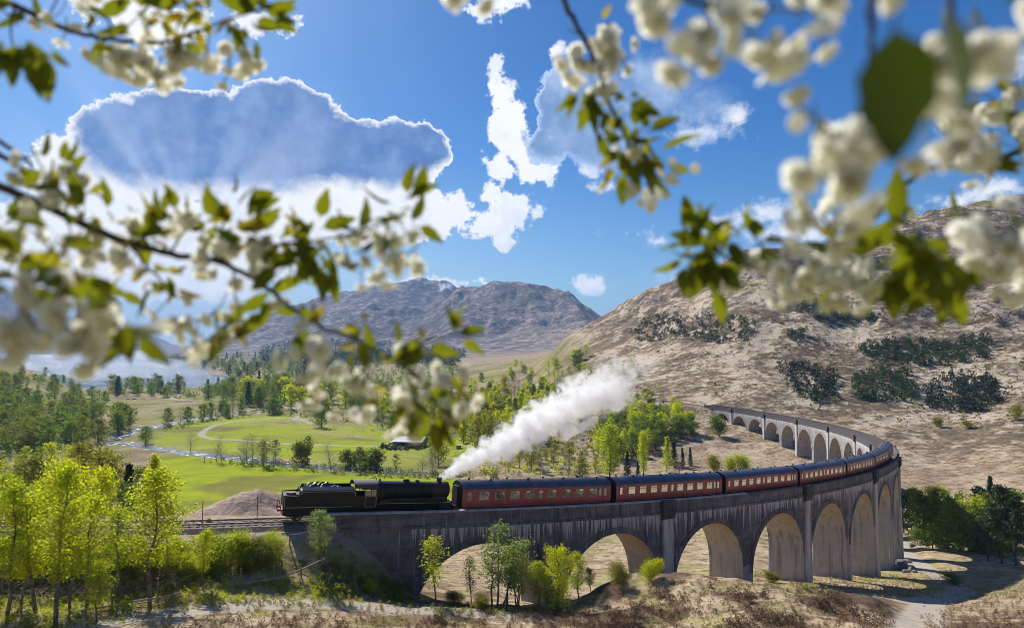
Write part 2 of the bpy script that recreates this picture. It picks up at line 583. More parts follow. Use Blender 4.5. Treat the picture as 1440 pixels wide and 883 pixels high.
def make_table(tab, lnr, head=None):
    """columns of (distance, v) -> heights on a common log-distance axis"""
    azs, cols = [], []
    for u in sorted(tab):
        a = math.atan((u - 720) / FPX)
        pr = []
        for d, v in tab[u]:
            p = at(u, v, d)
            pr.append((math.log(math.hypot(p.x, p.y)), p.z))
        if head:
            pr = [(math.log(r), z) for r, z in head] + pr
        pr.append((math.log(13000), pr[-1][1] * 0.8))
        x = np.array([q[0] for q in pr])
        y = np.array([q[1] for q in pr])
        # monotone-ish cubic (PCHIP)
        h = np.diff(x)
        dl = np.diff(y) / h
        m = np.zeros_like(y)
        for i in range(1, len(x) - 1):
            if dl[i - 1] * dl[i] > 0:
                w1, w2 = 2 * h[i] + h[i - 1], h[i] + 2 * h[i - 1]
                m[i] = (w1 + w2) / (w1 / dl[i - 1] + w2 / dl[i])
        m[0], m[-1] = dl[0], dl[-1]
        k = np.clip(np.searchsorted(x, lnr) - 1, 0, len(h) - 1)
        t = np.clip((lnr - x[k]) / h[k], 0, 1)
        z = (y[k] * (1 + 2 * t) * (1 - t) ** 2 + h[k] * m[k] * t * (1 - t) ** 2 + y[k + 1] * t * t * (3 - 2 * t) + h[k] * m[k + 1] * t * t * (t - 1))
        azs.append(a)
        cols.append(z)
    return np.array(azs), np.array(cols)


def hash2(ix, iy, seed):
    h = (ix * 374761393 + iy * 668265263 + seed * 974634777) & 0x7fffffff
    h = ((h ^ (h >> 13)) * 1274126177) & 0x7fffffff
    h = (h ^ (h >> 16)) & 0x7fffffff
    return h / float(0x7fffffff)


def vnoise(x, y, seed=0):
    """smooth value noise, -1..1"""
    ix = np.floor(x).astype(np.int64)
    iy = np.floor(y).astype(np.int64)
    fx, fy = x - ix, y - iy
    fx = fx * fx * fx * (fx * (fx * 6 - 15) + 10)
    fy = fy * fy * fy * (fy * (fy * 6 - 15) + 10)
    a = hash2(ix, iy, seed)
    b = hash2(ix + 1, iy, seed)
    c = hash2(ix, iy + 1, seed)
    d = hash2(ix + 1, iy + 1, seed)
    return ((a * (1 - fx) + b * fx) * (1 - fy) + (c * (1 - fx) + d * fx) * fy) * 2 - 1


def fbm(x, y, octs=5, seed=0, gain=0.5, ridged=False):
    s, amp, tot = 0, 1.0, 0
    for o in range(octs):
        n = vnoise(x * 2 ** o + 17.3 * o, y * 2 ** o - 9.1 * o, seed + o)
        if ridged:
            n = 1 - 2 * np.abs(n)
        s = s + n * amp
        tot += amp
        amp *= gain
    return s / tot


def sstep(x, a, b):
    t = np.clip((x - a) / (b - a), 0, 1)
    return t * t * (3 - 2 * t)


LN0, LN1 = math.log(0.8), math.log(12500.0)
rr = []
r = 0.8
while r < 12500:
    rr.append(r)
    if r < 30:
        k = 0.055
    elif r < 160:
        k = 0.0085
    elif r < 450:
        k = 0.0075
    else:
        k = 0.0085
    r *= 1 + k
RR = np.array(rr)
AZ = np.concatenate([np.linspace(-math.pi, -0.78, 46)[:-1], np.linspace(-0.78, 0.78, 640), np.linspace(0.78, math.pi, 46)[1:]])
LNR = np.log(RR)

HEAD = [(0.8, -1.72), (3, -2.6), (8, -5.0), (16, -9.0), (28, -14.6)]
na, nc = make_table(NEAR, LNR, HEAD)
fa, fc = make_table(FAR, LNR, [(300, -55)])


def expand(azs, cols, blur):
    Z = np.empty((len(AZ), len(RR)))
    for j in range(cols.shape[1]):
        Z[:, j] = np.interp(AZ, azs, cols[:, j])
    # smooth over azimuth, uniform part only
    m = (AZ >= -0.7801) & (AZ <= 0.7801)
    k = int(blur / (1.56 / 639)) | 1
    ker = np.hanning(k + 2)[1:-1]
    ker /= ker.sum()
    sub = Z[m]
    pad = np.pad(sub, ((k // 2, k // 2), (0, 0)), mode='edge')
    Z[m] = np.apply_along_axis(lambda q: np.convolve(q, ker, mode='valid'), 0, pad)
    return Z


ZN = expand(na, nc, 0.10)
ZF = expand(fa, fc, 0.022)
w = sstep(LNR, math.log(470), math.log(600))[None, :]
Z = ZN * (1 - w) + ZF * w
A2, R2 = np.meshgrid(AZ, RR, indexing='ij')
X2, Y2 = R2 * np.sin(A2), R2 * np.cos(A2)
# behind the camera the hill goes on rising gently
back = sstep(np.abs(A2), 1.2, 2.2)
zb = -1.7 + 0.22 * np.minimum(R2, 900) * sstep(R2, 2, 60) + 6 * fbm(X2 / 60, Y2 / 60, 4, 5)
zb = np.where(R2 < 4, -1.75, zb)
Z = Z * (1 - back) + zb * back

LOCH = -65.3
# relief
hill = sstep(Z, -40, 30) * sstep(A2, -0.05, 0.16) * sstep(R2, 300, 480)
mtn = sstep(R2, 2600, 3400) * sstep(Z, -30, 60)
Z += hill * (7.5 * fbm(X2 / 95, Y2 / 95, 5, 11, 0.5, True) + 2.2 * fbm(X2 / 18, Y2 / 18, 4, 15))
Z += hill * 5.0 * np.maximum(0, fbm(X2 / 34 + 0.4 * Z / 34, Y2 / 34, 5, 77, 0.55, True)) ** 1.5
Z += mtn * (52 * fbm(X2 / 620, Y2 / 620, 6, 21, 0.52, True) - 10 + 38 * fbm(X2 / 210, Y2 / 290, 6, 25, 0.6, True))
mid = sstep(R2, 50, 75) * (1 - sstep(R2, 2200, 2800)) * (1 - hill)
Z += mid * 0.35 * fbm(X2 / 9, Y2 / 9, 4, 31)
inner = sstep(R2, 120, 200) * (1 - sstep(R2, 1000, 1500)) * (1 - hill)
Z += inner * 0.9 * fbm(X2 / 40, Y2 / 40, 4, 33)
fore = sstep(R2, 30, 44) * (1 - sstep(R2, 85, 110))
Z += fore * ((0.5 + 0.35 * sstep(A2, -0.05, 0.1)) * fbm(X2 / 5.5, Y2 / 5.5, 4, 41) + 0.10 * fbm(X2 / 0.9, Y2 / 0.9, 3, 45))


def polyline_dist(P, X, Y, closed=False):
    """distance to a polyline and height interpolated along it (if 3-D)"""
    best = np.full(X.shape, 1e9)
    hz = np.zeros(X.shape)
    for a, b in zip(P[:-1], P[1:]):
        dx, dy = b[0] - a[0], b[1] - a[1]
        L2 = dx * dx + dy * dy + 1e-9
        t = np.clip(((X - a[0]) * dx + (Y - a[1]) * dy) / L2, 0, 1)
        d = np.hypot(X - (a[0] + t * dx), Y - (a[1] + t * dy))
        m = d < best
        best = np.where(m, d, best)
        if len(a) > 2:
            hz = np.where(m, a[2] + t * (b[2] - a[2]), hz)
    return best, hz


# bare earth heap behind the tender
mc = at(372, 700, 92)
ca, sa_ = math.cos(0.15), math.sin(0.15)
mx = (X2 - mc.x) * ca + (Y2 - mc.y) * sa_
my = -(X2 - mc.x) * sa_ + (Y2 - mc.y) * ca
heap = np.exp(-np.where(mx < 0, (mx / 9.5) ** 2, (mx / 10.0) ** 2) - (my / 6.5) ** 2)
Z += 5.6 * heap + heap * 0.9 * fbm(X2 / 2.4, Y2 / 3.0, 5, 51, 0.6)

# keep the ground off the viaduct deck
P = [pt(s, 0, -3.2) for s in np.arange(-6, 370, 4)]
D, H = polyline_dist(P, X2, Y2)
cap = H + np.maximum(0, D - 3.6) * 0.45
Z = np.where((D < 14), np.minimum(Z, cap), Z)

# railway embankment and cutting
for s0, s1, wd in ((-160, -13.5, 12.0), (371, 470, 16.0)):
    P = [pt(s, 0, RAIL - 0.62) for s in np.arange(s0, s1 + 0.1, 4)]
    D, H = polyline_dist(P, X2, Y2)
    near = D < 40
    ww = (1 - sstep(D, 2.9, wd)) * near
    Z = Z * (1 - ww) + H * ww
# river, farm roads, paths: polylines on the ground, given where the photograph shows them
GRID = dict()


def ground(x, y):
    a = math.atan2(x, y)
    r_ = max(0.81, math.hypot(x, y))
    i = min(max(int(np.searchsorted(AZ, a)) - 1, 0), len(AZ) - 2)
    j = min(max(int(np.searchsorted(RR, r_)) - 1, 0), len(RR) - 2)
    ta = min(max((a - AZ[i]) / (AZ[i + 1] - AZ[i]), 0), 1)
    tr = min(max((r_ - RR[j]) / (RR[j + 1] - RR[j]), 0), 1)
    return float((Z[i, j] * (1 - tr) + Z[i, j + 1] * tr) * (1 - ta) + (Z[i + 1, j] * (1 - tr) + Z[i + 1, j + 1] * tr) * ta)


def hit(u, v, dmin=38.0, dmax=9000.0):
    """where the sight line through (u, v) meets the ground"""
    d, prev = dmin, None
    while d < dmax:
        p = at(u, v, d)
        g = p.z - ground(p.x, p.y)
        if g <= 0:
            if prev is None:
                return p
            lo, hi = prev, d
            for _ in range(14):
                m_ = (lo + hi) / 2
                p = at(u, v, m_)
                if p.z - ground(p.x, p.y) > 0:
                    lo = m_
                else:
                    hi = m_
            return at(u, v, hi)
        prev = d
        d *= 1.006
    return None


def hit_line(lst, dmin=38.0):
    res = []
    for u, v in lst:
        p = hit(u, v, dmin)
        if p is not None:
            res.append((p.x, p.y, p.z))
    return res


def dens(P, n=4):
    """Catmull-Rom through the points"""
    P = [np.array(p) for p in P]
    Q = [2 * P[0] - P[1]] + P + [2 * P[-1] - P[-2]]
    res = []
    for i in range(1, len(Q) - 2):
        for k in range(n):
            t = k / n
            res.append(0.5 * (2 * Q[i] + (Q[i + 1] - Q[i - 1]) * t + (2 * Q[i - 1] - 5 * Q[i] + 4 * Q[i + 1] - Q[i + 2]) * t * t
                              + (3 * Q[i] - Q[i - 1] - 3 * Q[i + 1] + Q[i + 2]) * t ** 3))
    res.append(P[-1])
    return [tuple(p) for p in res]


river_low = dens(hit_line([(128, 627), (150, 624), (175, 622), (195, 626), (215, 630), (240, 633), (265, 636.5), (295, 640), (330, 643), (370, 648), (430, 655), (500, 660), (560, 664), (640, 668)], 150))
river_up = dens(hit_line([(158, 618), (175, 610), (200, 603), (222, 599), (245, 595), (268, 590), (300, 585), (335, 580), (380, 574)], 200))
farm_road = dens(hit_line([(440, 596), (418, 588), (400, 588), (360, 589), (325, 593), (300, 599), (287, 606), (284, 612), (294, 616), (330, 618), (380, 622), (440, 625), (500, 627), (545, 628)], 200))
glen_road = dens(hit_line([(415, 590), (420, 580), (412, 573), (425, 566), (450, 560)], 250))
shore_track = dens(hit_line([(236, 555), (238, 559), (250, 562), (275, 563), (320, 562)], 400))
walk_path = dens(hit_line([(120, 880), (200, 866), (280, 856), (360, 849), (440, 848), (520, 852), (600, 857), (680, 862), (760, 868)], 38))
access_road = dens(hit_line([(1290, 895), (1296, 872), (1303, 852), (1318, 842), (1345, 836), (1352, 830), (1330, 815), (1305, 800), (1285, 787), (1268, 772), (1262, 757), (1252, 745)], 50))
access_spur = dens(hit_line([(1318, 843), (1285, 843), (1255, 840), (1225, 836)], 50))
inner_path = dens(hit_line([(962, 628), (990, 622), (1013, 619), (1030, 611), (1045, 606)], 150))

gravel = np.zeros_like(Z)
water = np.zeros_like(Z)
shingle = np.zeros_like(Z)
wob = 0.35 * fbm(X2 / 3.0, Y2 / 3.0, 3, 61)
for P, hw in ((farm_road, 2.2), (glen_road, 2.6), (shore_track, 3.0), (walk_path, 1.25), (access_road, 1.9), (access_spur, 2.2), (inner_path, 0.9)):
    if len(P) < 2:
        continue
    D, H = polyline_dist(P, X2, Y2)
    g = 1 - sstep(D + wob * hw * 0.5, hw * 0.75, hw * 1.25)
    if P is walk_path or P is access_road:
        flat = 1 - sstep(D, hw * 0.8, hw * 2.2)
        Z = Z * (1 - 0.7 * flat) + (H - 0.06) * 0.7 * flat
    gravel = np.maximum(gravel, g)
RIV_DEPTH = 1.1
for P, hw in ((river_low, 4.2), (river_up, 5.0)):
    D, H = polyline_dist(P, X2, Y2)
    hwv = hw * (1 + 0.35 * fbm(X2 / 14, Y2 / 14, 3, 63))
    wch = 1 - sstep(D, hwv * 0.7, hwv * 1.5)
    Z = Z - RIV_DEPTH * wch
    shingle = np.maximum(shingle, 1 - sstep(D, hwv * 1.0, hwv * 1.9))

# loch basin: everything below the water line is pushed well under it
under = (Z < LOCH + 0.6) & (R2 > 900)
Z = np.where(under, Z - 3.0 - 0.0 * R2, Z)

# ------------------------------------------------------------------ ground masks
def project(X, Y, Zz):
    d = CP * Y + SP * Zz
    w = -SP * Y + CP * Zz
    d_ = np.where(d > 0.1, d, 0.1)
    return 720 + FPX * X / d_, 441.5 - FPX * w / d_, d


U2, V2, D2 = project(X2, Y2, Z)


def inpoly(poly, U, V):
    c = np.zeros(U.shape, dtype=bool)
    n = len(poly)
    for i in range(n):
        (x1, y1), (x2, y2) = poly[i], poly[(i + 1) % n]
        cond = ((y1 > V) != (y2 > V))
        xi = (x2 - x1) * (V - y1) / ((y2 - y1) if y2 != y1 else 1e-9) + x1
        c ^= cond & (U < xi)
    return c


def world_poly(lst, dmin):
    return [(p[0], p[1]) for p in hit_line(lst, dmin)]


MEADOW = [(196, 715), (204, 668), (222, 640), (262, 641), (330, 648), (420, 657), (520, 666), (600, 671), (652, 676), (668, 700), (650, 722), (420, 722), (300, 722)]
MEADOW2 = [(216, 627), (226, 607), (262, 594), (300, 588), (420, 583), (470, 590), (600, 606), (690, 628), (676, 650), (560, 655), (430, 648), (320, 639)]
wm1 = world_poly(MEADOW, 140)
wm2 = world_poly(MEADOW2, 200)
wn = fbm(X2 / 12, Y2 / 12, 4, 71)
jx, jy = X2 + 5 * wn, Y2 + 5 * fbm(X2 / 12, Y2 / 12, 4, 73)
meadow = inpoly(wm1, jx, jy).astype(float)
meadow2 = inpoly(wm2, jx, jy) * (0.45 + 0.55 * sstep(fbm(X2 / 28, Y2 / 28, 4, 75), -0.35, 0.2))
meadow = np.maximum(meadow, meadow2 * 0.9)
valley = sstep(R2, 150, 260) * (1 - sstep(R2, 1200, 1700)) * (1 - hill) * (1 - sstep(A2, 0.02, 0.22))
green = valley * sstep(fbm(X2 / 60, Y2 / 60, 5, 81), -0.35, 0.25) * 0.85
bank = (1 - sstep(np.abs(X2 + 30), 45, 80)) * sstep(R2, 52, 60) * (1 - sstep(R2, 80, 95))
green = np.maximum(green, fore * sstep(fbm(X2 / 3.2, Y2 / 3.2, 4, 83), -0.05, 0.35) * (0.35 + 0.45 * (1 - sstep(A2, -0.1, 0.1))))
green = np.maximum(green, sstep(R2, 95, 120) * (1 - sstep(R2, 170, 230)) * 0.4 * sstep(fbm(X2 / 9, Y2 / 9, 4, 85), -0.2, 0.4))
green = np.maximum(green, (1 - sstep(R2, 25, 45)) * 0.5)
green = np.maximum(green, hill * 0.38 * sstep(fbm(X2 / 45, Y2 / 45, 4, 86), 0.12, 0.5))
heather = fore * sstep(fbm(X2 / 3.4, Y2 / 3.4, 5, 87), -0.02, 0.22) * sstep(A2, -0.35, -0.02)
heather = np.maximum(heather, hill * 0.8 * sstep(fbm(X2 / 26, Y2 / 26, 5, 88), 0.10, 0.42))
heather = np.maximum(heather, valley * 0.55 * sstep(fbm(X2 / 33, Y2 / 33, 4, 89), 0.05, 0.4))
heather = np.maximum(heather, mtn * 0.7 * sstep(fbm(X2 / 240, Y2 / 240, 6, 90), -0.05, 0.4))
slope_u = np.gradient(Z, axis=1) / np.gradient(R2, axis=1)
rock = hill * sstep(fbm(X2 / 30, Y2 / 30, 5, 91, 0.6, True), 0.25, 0.55) * sstep(Z, -5, 60) * 0.9
rock = np.maximum(rock, hill * sstep(slope_u, 0.75, 1.1))
rock = np.maximum(rock, mtn * sstep(fbm(X2 / 300, Y2 / 300, 6, 93, 0.6, True), 0.0, 0.5) * 0.8)
earth = np.maximum(sstep(heap, 0.12, 0.35), 0)
Dr, _ = polyline_dist([pt(s, 0, 0) for s in np.arange(-160, -11, 4)], X2, Y2)
earth = np.maximum(earth, (1 - sstep(Dr, 3.5, 6.5)) * 0.8)
snow = mtn * sstep(Z, 330, 380) * inpoly([(600, 398), (640, 398), (640, 416), (606, 410)], U2, V2) * sstep(fbm(X2 / 60, Y2 / 160, 4, 95), 0.12, 0.3)

nA, nR = Z.shape
V = np.stack([X2, Y2, Z], -1).reshape(-1, 3)
idx = np.arange(nA * nR).reshape(nA, nR)
F = np.stack([idx[:-1, :-1], idx[1:, :-1], idx[1:, 1:], idx[:-1, 1:]], -1).reshape(-1, 4)
F = F[:, ::-1]
V = np.vstack([V, [[0, 0, -1.73]]])
cap_f = np.stack([np.full(nA - 1, len(V) - 1), idx[1:, 0], idx[:-1, 0]], -1)[:, ::-1]

gm, N = new_mat("ground_cover")
geo = N.node('ShaderNodeNewGeometry')
P_ = geo.outputs['Position']
na1 = N.noise(P_, 1.1, 6, 0.65)
na2 = N.noise(P_, 0.16, 6, 0.62)
na3 = N.noise(P_, 0.028, 6, 0.6)
na4 = N.noise(P_, 5.5, 4, 0.6)
na5 = N.noise(P_, 0.0048, 8, 0.62)
straw = N.mix(N.ramp(na2, 0.32, 0.66), (0.47, 0.37, 0.235), (0.29, 0.20, 0.12))
straw = N.mix(N.math('MULTIPLY', N.ramp(na1, 0.42, 0.72), 0.75), straw, (0.62, 0.52, 0.38))
straw = N.mix(N.math('MULTIPLY', N.ramp(na3, 0.45, 0.68), 0.6), straw, (0.30, 0.215, 0.15))
straw = N.mix(N.math('MULTIPLY', N.ramp(na4, 0.52, 0.75), 0.45), straw, (0.17, 0.12, 0.07))
na6 = N.noise(P_, 0.42, 7, 0.7)
straw = N.mix(N.math('MULTIPLY', N.ramp(na6, 0.50, 0.60), 0.85), straw, (0.13, 0.092, 0.062))
na7 = N.noise(P_, 0.085, 7, 0.68)
straw = N.mix(N.math('MULTIPLY', N.ramp(na7, 0.53, 0.62), 0.6), straw, (0.20, 0.15, 0.10))
grass = N.mix(N.ramp(na1, 0.3, 0.7), (0.15, 0.19, 0.02), (0.26, 0.265, 0.04))
grass = N.mix(N.math('MULTIPLY', N.ramp(na3, 0.4, 0.7), 0.5), grass, (0.13, 0.16, 0.04))
c = N.mix(N.attr('green'), straw, grass)
lawn = N.mix(N.ramp(na2, 0.3, 0.7), (0.245, 0.31, 0.006), (0.32, 0.37, 0.010))
lawn = N.mix(N.math('MULTIPLY', N.ramp(na1, 0.45, 0.75), 0.4), lawn, (0.20, 0.25, 0.015))
lawn = N.mix(N.math('MULTIPLY', N.ramp(na3, 0.52, 0.7), 0.45), lawn, (0.30, 0.31, 0.03))
c = N.mix(N.attr('meadow'), c, lawn)
hcol = N.mix(N.ramp(na1, 0.3, 0.7), (0.075, 0.045, 0.032), (0.18, 0.12, 0.085))
hb = N.math('MULTIPLY', N.attr('heather'), N.math('ADD', 0.55, N.math('MULTIPLY', na1, 0.8)), clamp=True)
c = N.mix(hb, c, hcol)
mcol = N.mix(N.ramp(na5, 0.38, 0.62), (0.18, 0.16, 0.18), (0.085, 0.08, 0.10))
nm2 = N.noise(P_, 0.021, 7, 0.68)
mcol = N.mix(N.math('MULTIPLY', N.ramp(nm2, 0.47, 0.60), 0.9), mcol, (0.52, 0.44, 0.42))
mcol = N.mix(N.math('MULTIPLY', N.ramp(N.noise(P_, 0.011, 7, 0.7), 0.52, 0.62), 0.85), mcol, (0.05, 0.05, 0.065))
c = N.mix(N.math('MULTIPLY', N.attr('mountain'), 0.8), c, mcol)
rcol = N.mix(N.ramp(N.noise(P_, 0.5, 6, 0.7), 0.44, 0.58), (0.055, 0.05, 0.052), (0.24, 0.20, 0.19))
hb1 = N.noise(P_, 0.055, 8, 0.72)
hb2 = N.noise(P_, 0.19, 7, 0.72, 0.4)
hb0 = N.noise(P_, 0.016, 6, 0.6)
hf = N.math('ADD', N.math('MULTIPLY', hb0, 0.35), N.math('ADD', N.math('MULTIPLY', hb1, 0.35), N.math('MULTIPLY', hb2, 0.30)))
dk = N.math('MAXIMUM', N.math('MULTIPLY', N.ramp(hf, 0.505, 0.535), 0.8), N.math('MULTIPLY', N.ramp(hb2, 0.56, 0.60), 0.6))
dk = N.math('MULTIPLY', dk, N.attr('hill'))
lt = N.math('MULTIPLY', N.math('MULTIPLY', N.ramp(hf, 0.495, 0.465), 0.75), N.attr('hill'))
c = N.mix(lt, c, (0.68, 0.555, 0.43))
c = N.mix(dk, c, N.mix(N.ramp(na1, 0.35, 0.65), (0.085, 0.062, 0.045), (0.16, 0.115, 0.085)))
rb = N.math('MULTIPLY', N.attr('rock'), N.ramp(na2, 0.40, 0.52))
c = N.mix(rb, c, rcol)
ecol = N.mix(N.ramp(na1, 0.3, 0.7), (0.50, 0.39, 0.32), (0.30, 0.20, 0.155))
c = N.mix(N.attr('earth'), c, ecol)
shc = N.mix(N.ramp(na4, 0.4, 0.65), (0.36, 0.31, 0.26), (0.18, 0.15, 0.13))
c = N.mix(N.attr('shingle'), c, shc)
gcol = N.mix(N.ramp(na4, 0.35, 0.7), (0.48, 0.42, 0.35), (0.33, 0.28, 0.225))
c = N.mix(N.attr('gravel'), c, gcol)
c = N.mix(N.attr('snow'), c, (0.85, 0.87, 0.9))
far_b = N.ramp(N.vmath('LENGTH', P_, out=1), 700, 2500)
hsum = N.math('ADD', N.math('MULTIPLY', na1, 0.55), N.math('ADD', N.math('MULTIPLY', na2, 1.6), N.math('MULTIPLY', na4, 0.12)))
bn = bump(N, hsum, 0.75, 0.6)
b3 = N.node('ShaderNodeBump')
b3.inputs['Strength'].default_value = 0.9
b3.inputs['Distance'].default_value = 3.2
N.l.new(N.math('MULTIPLY', N.math('ADD', hb1, N.math('MULTIPLY', hb2, 0.45)), N.attr('hill')), b3.inputs['Height'])
N.l.new(bn, b3.inputs['Normal'])
bn = b3.outputs[0]
b2 = N.node('ShaderNodeBump')
b2.inputs['Strength'].default_value = 0.8
b2.inputs['Distance'].default_value = 34.0
N.l.new(N.math('MULTIPLY', nm2, N.attr('mountain')), b2.inputs['Height'])
N.l.new(bn, b2.inputs['Normal'])
p = pbsdf(N, c, 0.95, 0, b2.outputs[0], 0.04)
out(N, p.outputs[0])

me = mesh_np("ground", V, [F, cap_f], gm, smooth=True)
mtn_c = np.maximum(mtn, sstep(R2, 1500, 2600) * (1 - hill))
for nm, arr in (('meadow', meadow), ('green', green), ('heather', heather), ('rock', rock), ('earth', earth), ('gravel', gravel),
                ('shingle', shingle), ('mountain', mtn_c), ('hill', np.maximum(hill, sstep(A2, 0.0, 0.2) * sstep(R2, 250, 430))), ('snow', snow)):
    a = me.attributes.new(nm, 'FLOAT', 'POINT')
    a.data.foreach_set('value', np.append(np.clip(arr, 0, 1).astype(np.float32).ravel(), 0))
g = bpy.data.objects.new("ground", me)
link(g)
tag(g, kind='structure')

# ------------------------------------------------------------------ water
wm, N = new_mat("loch_water")
geo = N.node('ShaderNodeNewGeometry')
q = N.mapping(geo.outputs['Position'], (0.055, 0.11, 0.1))
h1 = N.noise(q, 1.0, 7, 0.72)
h2 = N.noise(N.mapping(geo.outputs['Position'], (0.0035, 0.012, 0.01)), 1.0, 4, 0.6)
pw = pbsdf(N, N.mix(N.ramp(h2, 0.35, 0.65), (0.05, 0.11, 0.20), (0.08, 0.155, 0.26)), N.math('ADD', 0.10, N.math('MULTIPLY', N.ramp(h2, 0.3, 0.7), 0.16)), 0, bump(N, h1, 1.0, 9.0), 0.18)
out(N, pw.outputs[0])
MBW = MB()
xs = np.linspace(-7000, 1200, 24)
ys = np.linspace(850, 9600, 24)
vs = [(x, y, LOCH) for x in xs for y in ys]
fs = [(i * 24 + j, (i + 1) * 24 + j, (i + 1) * 24 + j + 1, i * 24 + j + 1) for i in range(23) for j in range(23)]
MBW.add(vs, fs)
tag(MBW.obj("loch_water", wm), kind='structure')

rm, N = new_mat("river_water")
geo = N.node('ShaderNodeNewGeometry')
h1 = N.noise(geo.outputs['Position'], 0.9, 5, 0.65)
foam = N.ramp(N.noise(geo.outputs['Position'], 0.35, 5, 0.7), 0.54, 0.66)
pw = pbsdf(N, N.mix(foam, (0.06, 0.08, 0.09), (0.55, 0.56, 0.56)), N.math('ADD', 0.12, N.math('MULTIPLY', foam, 0.5)), 0, bump(N, h1, 0.5, 0.4), 0.5)
out(N, pw.outputs[0])
for P, hw in ((river_low, 4.4), (river_up, 5.2)):
    m = MB()
    vs, fs = [], []
    for i, q in enumerate(P):
        a, b = np.array(P[max(i - 1, 0)]), np.array(P[min(i + 1, len(P) - 1)])
        t = (b - a)[:2]
        t = t / (np.linalg.norm(t) + 1e-9)
        nx, ny = -t[1], t[0]
        zz = q[2] - 0.38
        for o in (-1.25, -0.5, 0.5, 1.25):
            vs.append((q[0] + nx * hw * o, q[1] + ny * hw * o, zz))
    for i in range(len(P) - 1):
        for k in range(3):
            fs.append((i * 4 + k, (i + 1) * 4 + k, (i + 1) * 4 + k + 1, i * 4 + k + 1))
    m.add(vs, fs)
    tag(m.obj("river_water", rm), kind='structure')

# ------------------------------------------------------------------ haze
hz, N = new_mat("haze")
pv = N.node('ShaderNodeVolumePrincipled')
pv.inputs['Color'].default_value = (0.36, 0.60, 1.0, 1)
pv.inputs['Density'].default_value = 0.000068
pv.inputs['Anisotropy'].default_value = 0.0
out(N, None, pv.outputs[0])
try:
    hz.cycles.homogeneous_volume = True
except Exception:
    pass
zmin, zmax = float(Z.min()), float(max(Z.max(), 5))

# ------------------------------------------------------------------ viaduct
cm, N = new_mat("weathered_concrete")
geo = N.node('ShaderNodeNewGeometry')
P_ = geo.outputs['Position']
n_a = N.noise(P_, 0.55, 6, 0.65)
n_b = N.noise(P_, 4.0, 5, 0.65)
q = N.mapping(P_, (0.9, 0.9, 0.055))
n_s = N.noise(q, 1.6, 6, 0.7, 0.15)
q2 = N.mapping(P_, (2.6, 2.6, 0.12))
n_s2 = N.noise(q2, 1.0, 4, 0.65)
q3 = N.mapping(P_, (0.08, 0.08, 1.5))
n_l = N.noise(q3, 1.0, 3, 0.6)
cc = N.mix(N.ramp(n_a, 0.35, 0.68), (0.185, 0.17, 0.185), (0.085, 0.078, 0.09))
sz_ = N.node('ShaderNodeSeparateXYZ')
N.l.new(P_, sz_.inputs[0])
zl = N.math('ADD', N.math('MULTIPLY', sz_.outputs[2], 0.72), N.math('MULTIPLY', N.noise(P_, 0.12, 2), 0.5))
fr_z = N.math('ABSOLUTE', N.math('SUBTRACT', N.math('FRACT', zl), 0.5))
pour = N.math('MULTIPLY', N.ramp(fr_z, 0.462, 0.492), N.ramp(n_a, 0.35, 0.6))
band = N.math('FRACT', N.math('MULTIPLY', N.math('FLOOR', zl), 0.377))
cc = N.mix(N.math('MULTIPLY', band, 0.35), cc, (0.25, 0.225, 0.22))
cc = N.mix(N.math('MULTIPLY', N.ramp(n_l, 0.45, 0.62), 0.35), cc, (0.26, 0.24, 0.235))
cc = N.mix(N.math('MULTIPLY', pour, 0.6), cc, (0.05, 0.045, 0.05))
patch = N.ramp(N.noise(P_, 0.22, 7, 0.7), 0.50, 0.58)
cc = N.mix(N.math('MULTIPLY', patch, 0.45), cc, (0.07, 0.062, 0.07))
cc = N.mix(N.math('MULTIPLY', N.ramp(n_s, 0.50, 0.64), 0.75), cc, (0.045, 0.04, 0.05))
streak = N.math('MULTIPLY', N.ramp(n_s2, 0.60, 0.70), N.math('ADD', 0.25, N.ramp(n_a, 0.45, 0.62)))
cc = N.mix(N.math('MULTIPLY', streak, N.attr('streak')), cc, (0.62, 0.60, 0.60))
q5 = N.mapping(P_, (2.3, 2.3, 0.035))
n_d = N.noise(q5, 1.0, 5, 0.75)
dmask = N.ramp(N.math('ADD', N.math('MULTIPLY', n_d, 1.0), N.math('MULTIPLY', N.attr('drip'), 0.26)), 0.69, 0.755)
dmask = N.math('MULTIPLY', dmask, N.ramp(N.attr('drip'), 0.0, 0.2))
cc = N.mix(N.math('MULTIPLY', dmask, 0.85), cc, (0.60, 0.585, 0.60))
cc = N.mix(N.math('MULTIPLY', N.ramp(n_b, 0.35, 0.75), 0.25), cc, (0.30, 0.28, 0.27))
cc = N.mix(N.math('MULTIPLY', N.attr('pale'), N.math('SUBTRACT', 1.0, N.math('MULTIPLY', N.ramp(n_s, 0.48, 0.66), 0.5))), cc, (0.66, 0.615, 0.595))
cc = N.mix(N.math('MULTIPLY', N.attr('warm'), N.ramp(n_a, 0.25, 0.6)), cc, (0.40, 0.29, 0.165))  # warm light bounced off the ground, painted into the vault colour
hh = N.math('ADD', n_b, N.math('MULTIPLY', N.node('ShaderNodeTexWave').outputs[0], 0.0))
pc = pbsdf(N, cc, 0.9, 0, bump(N, N.math('ADD', n_b, n_l), 0.5, 0.06), 0.2)
out(N, pc.outputs[0])

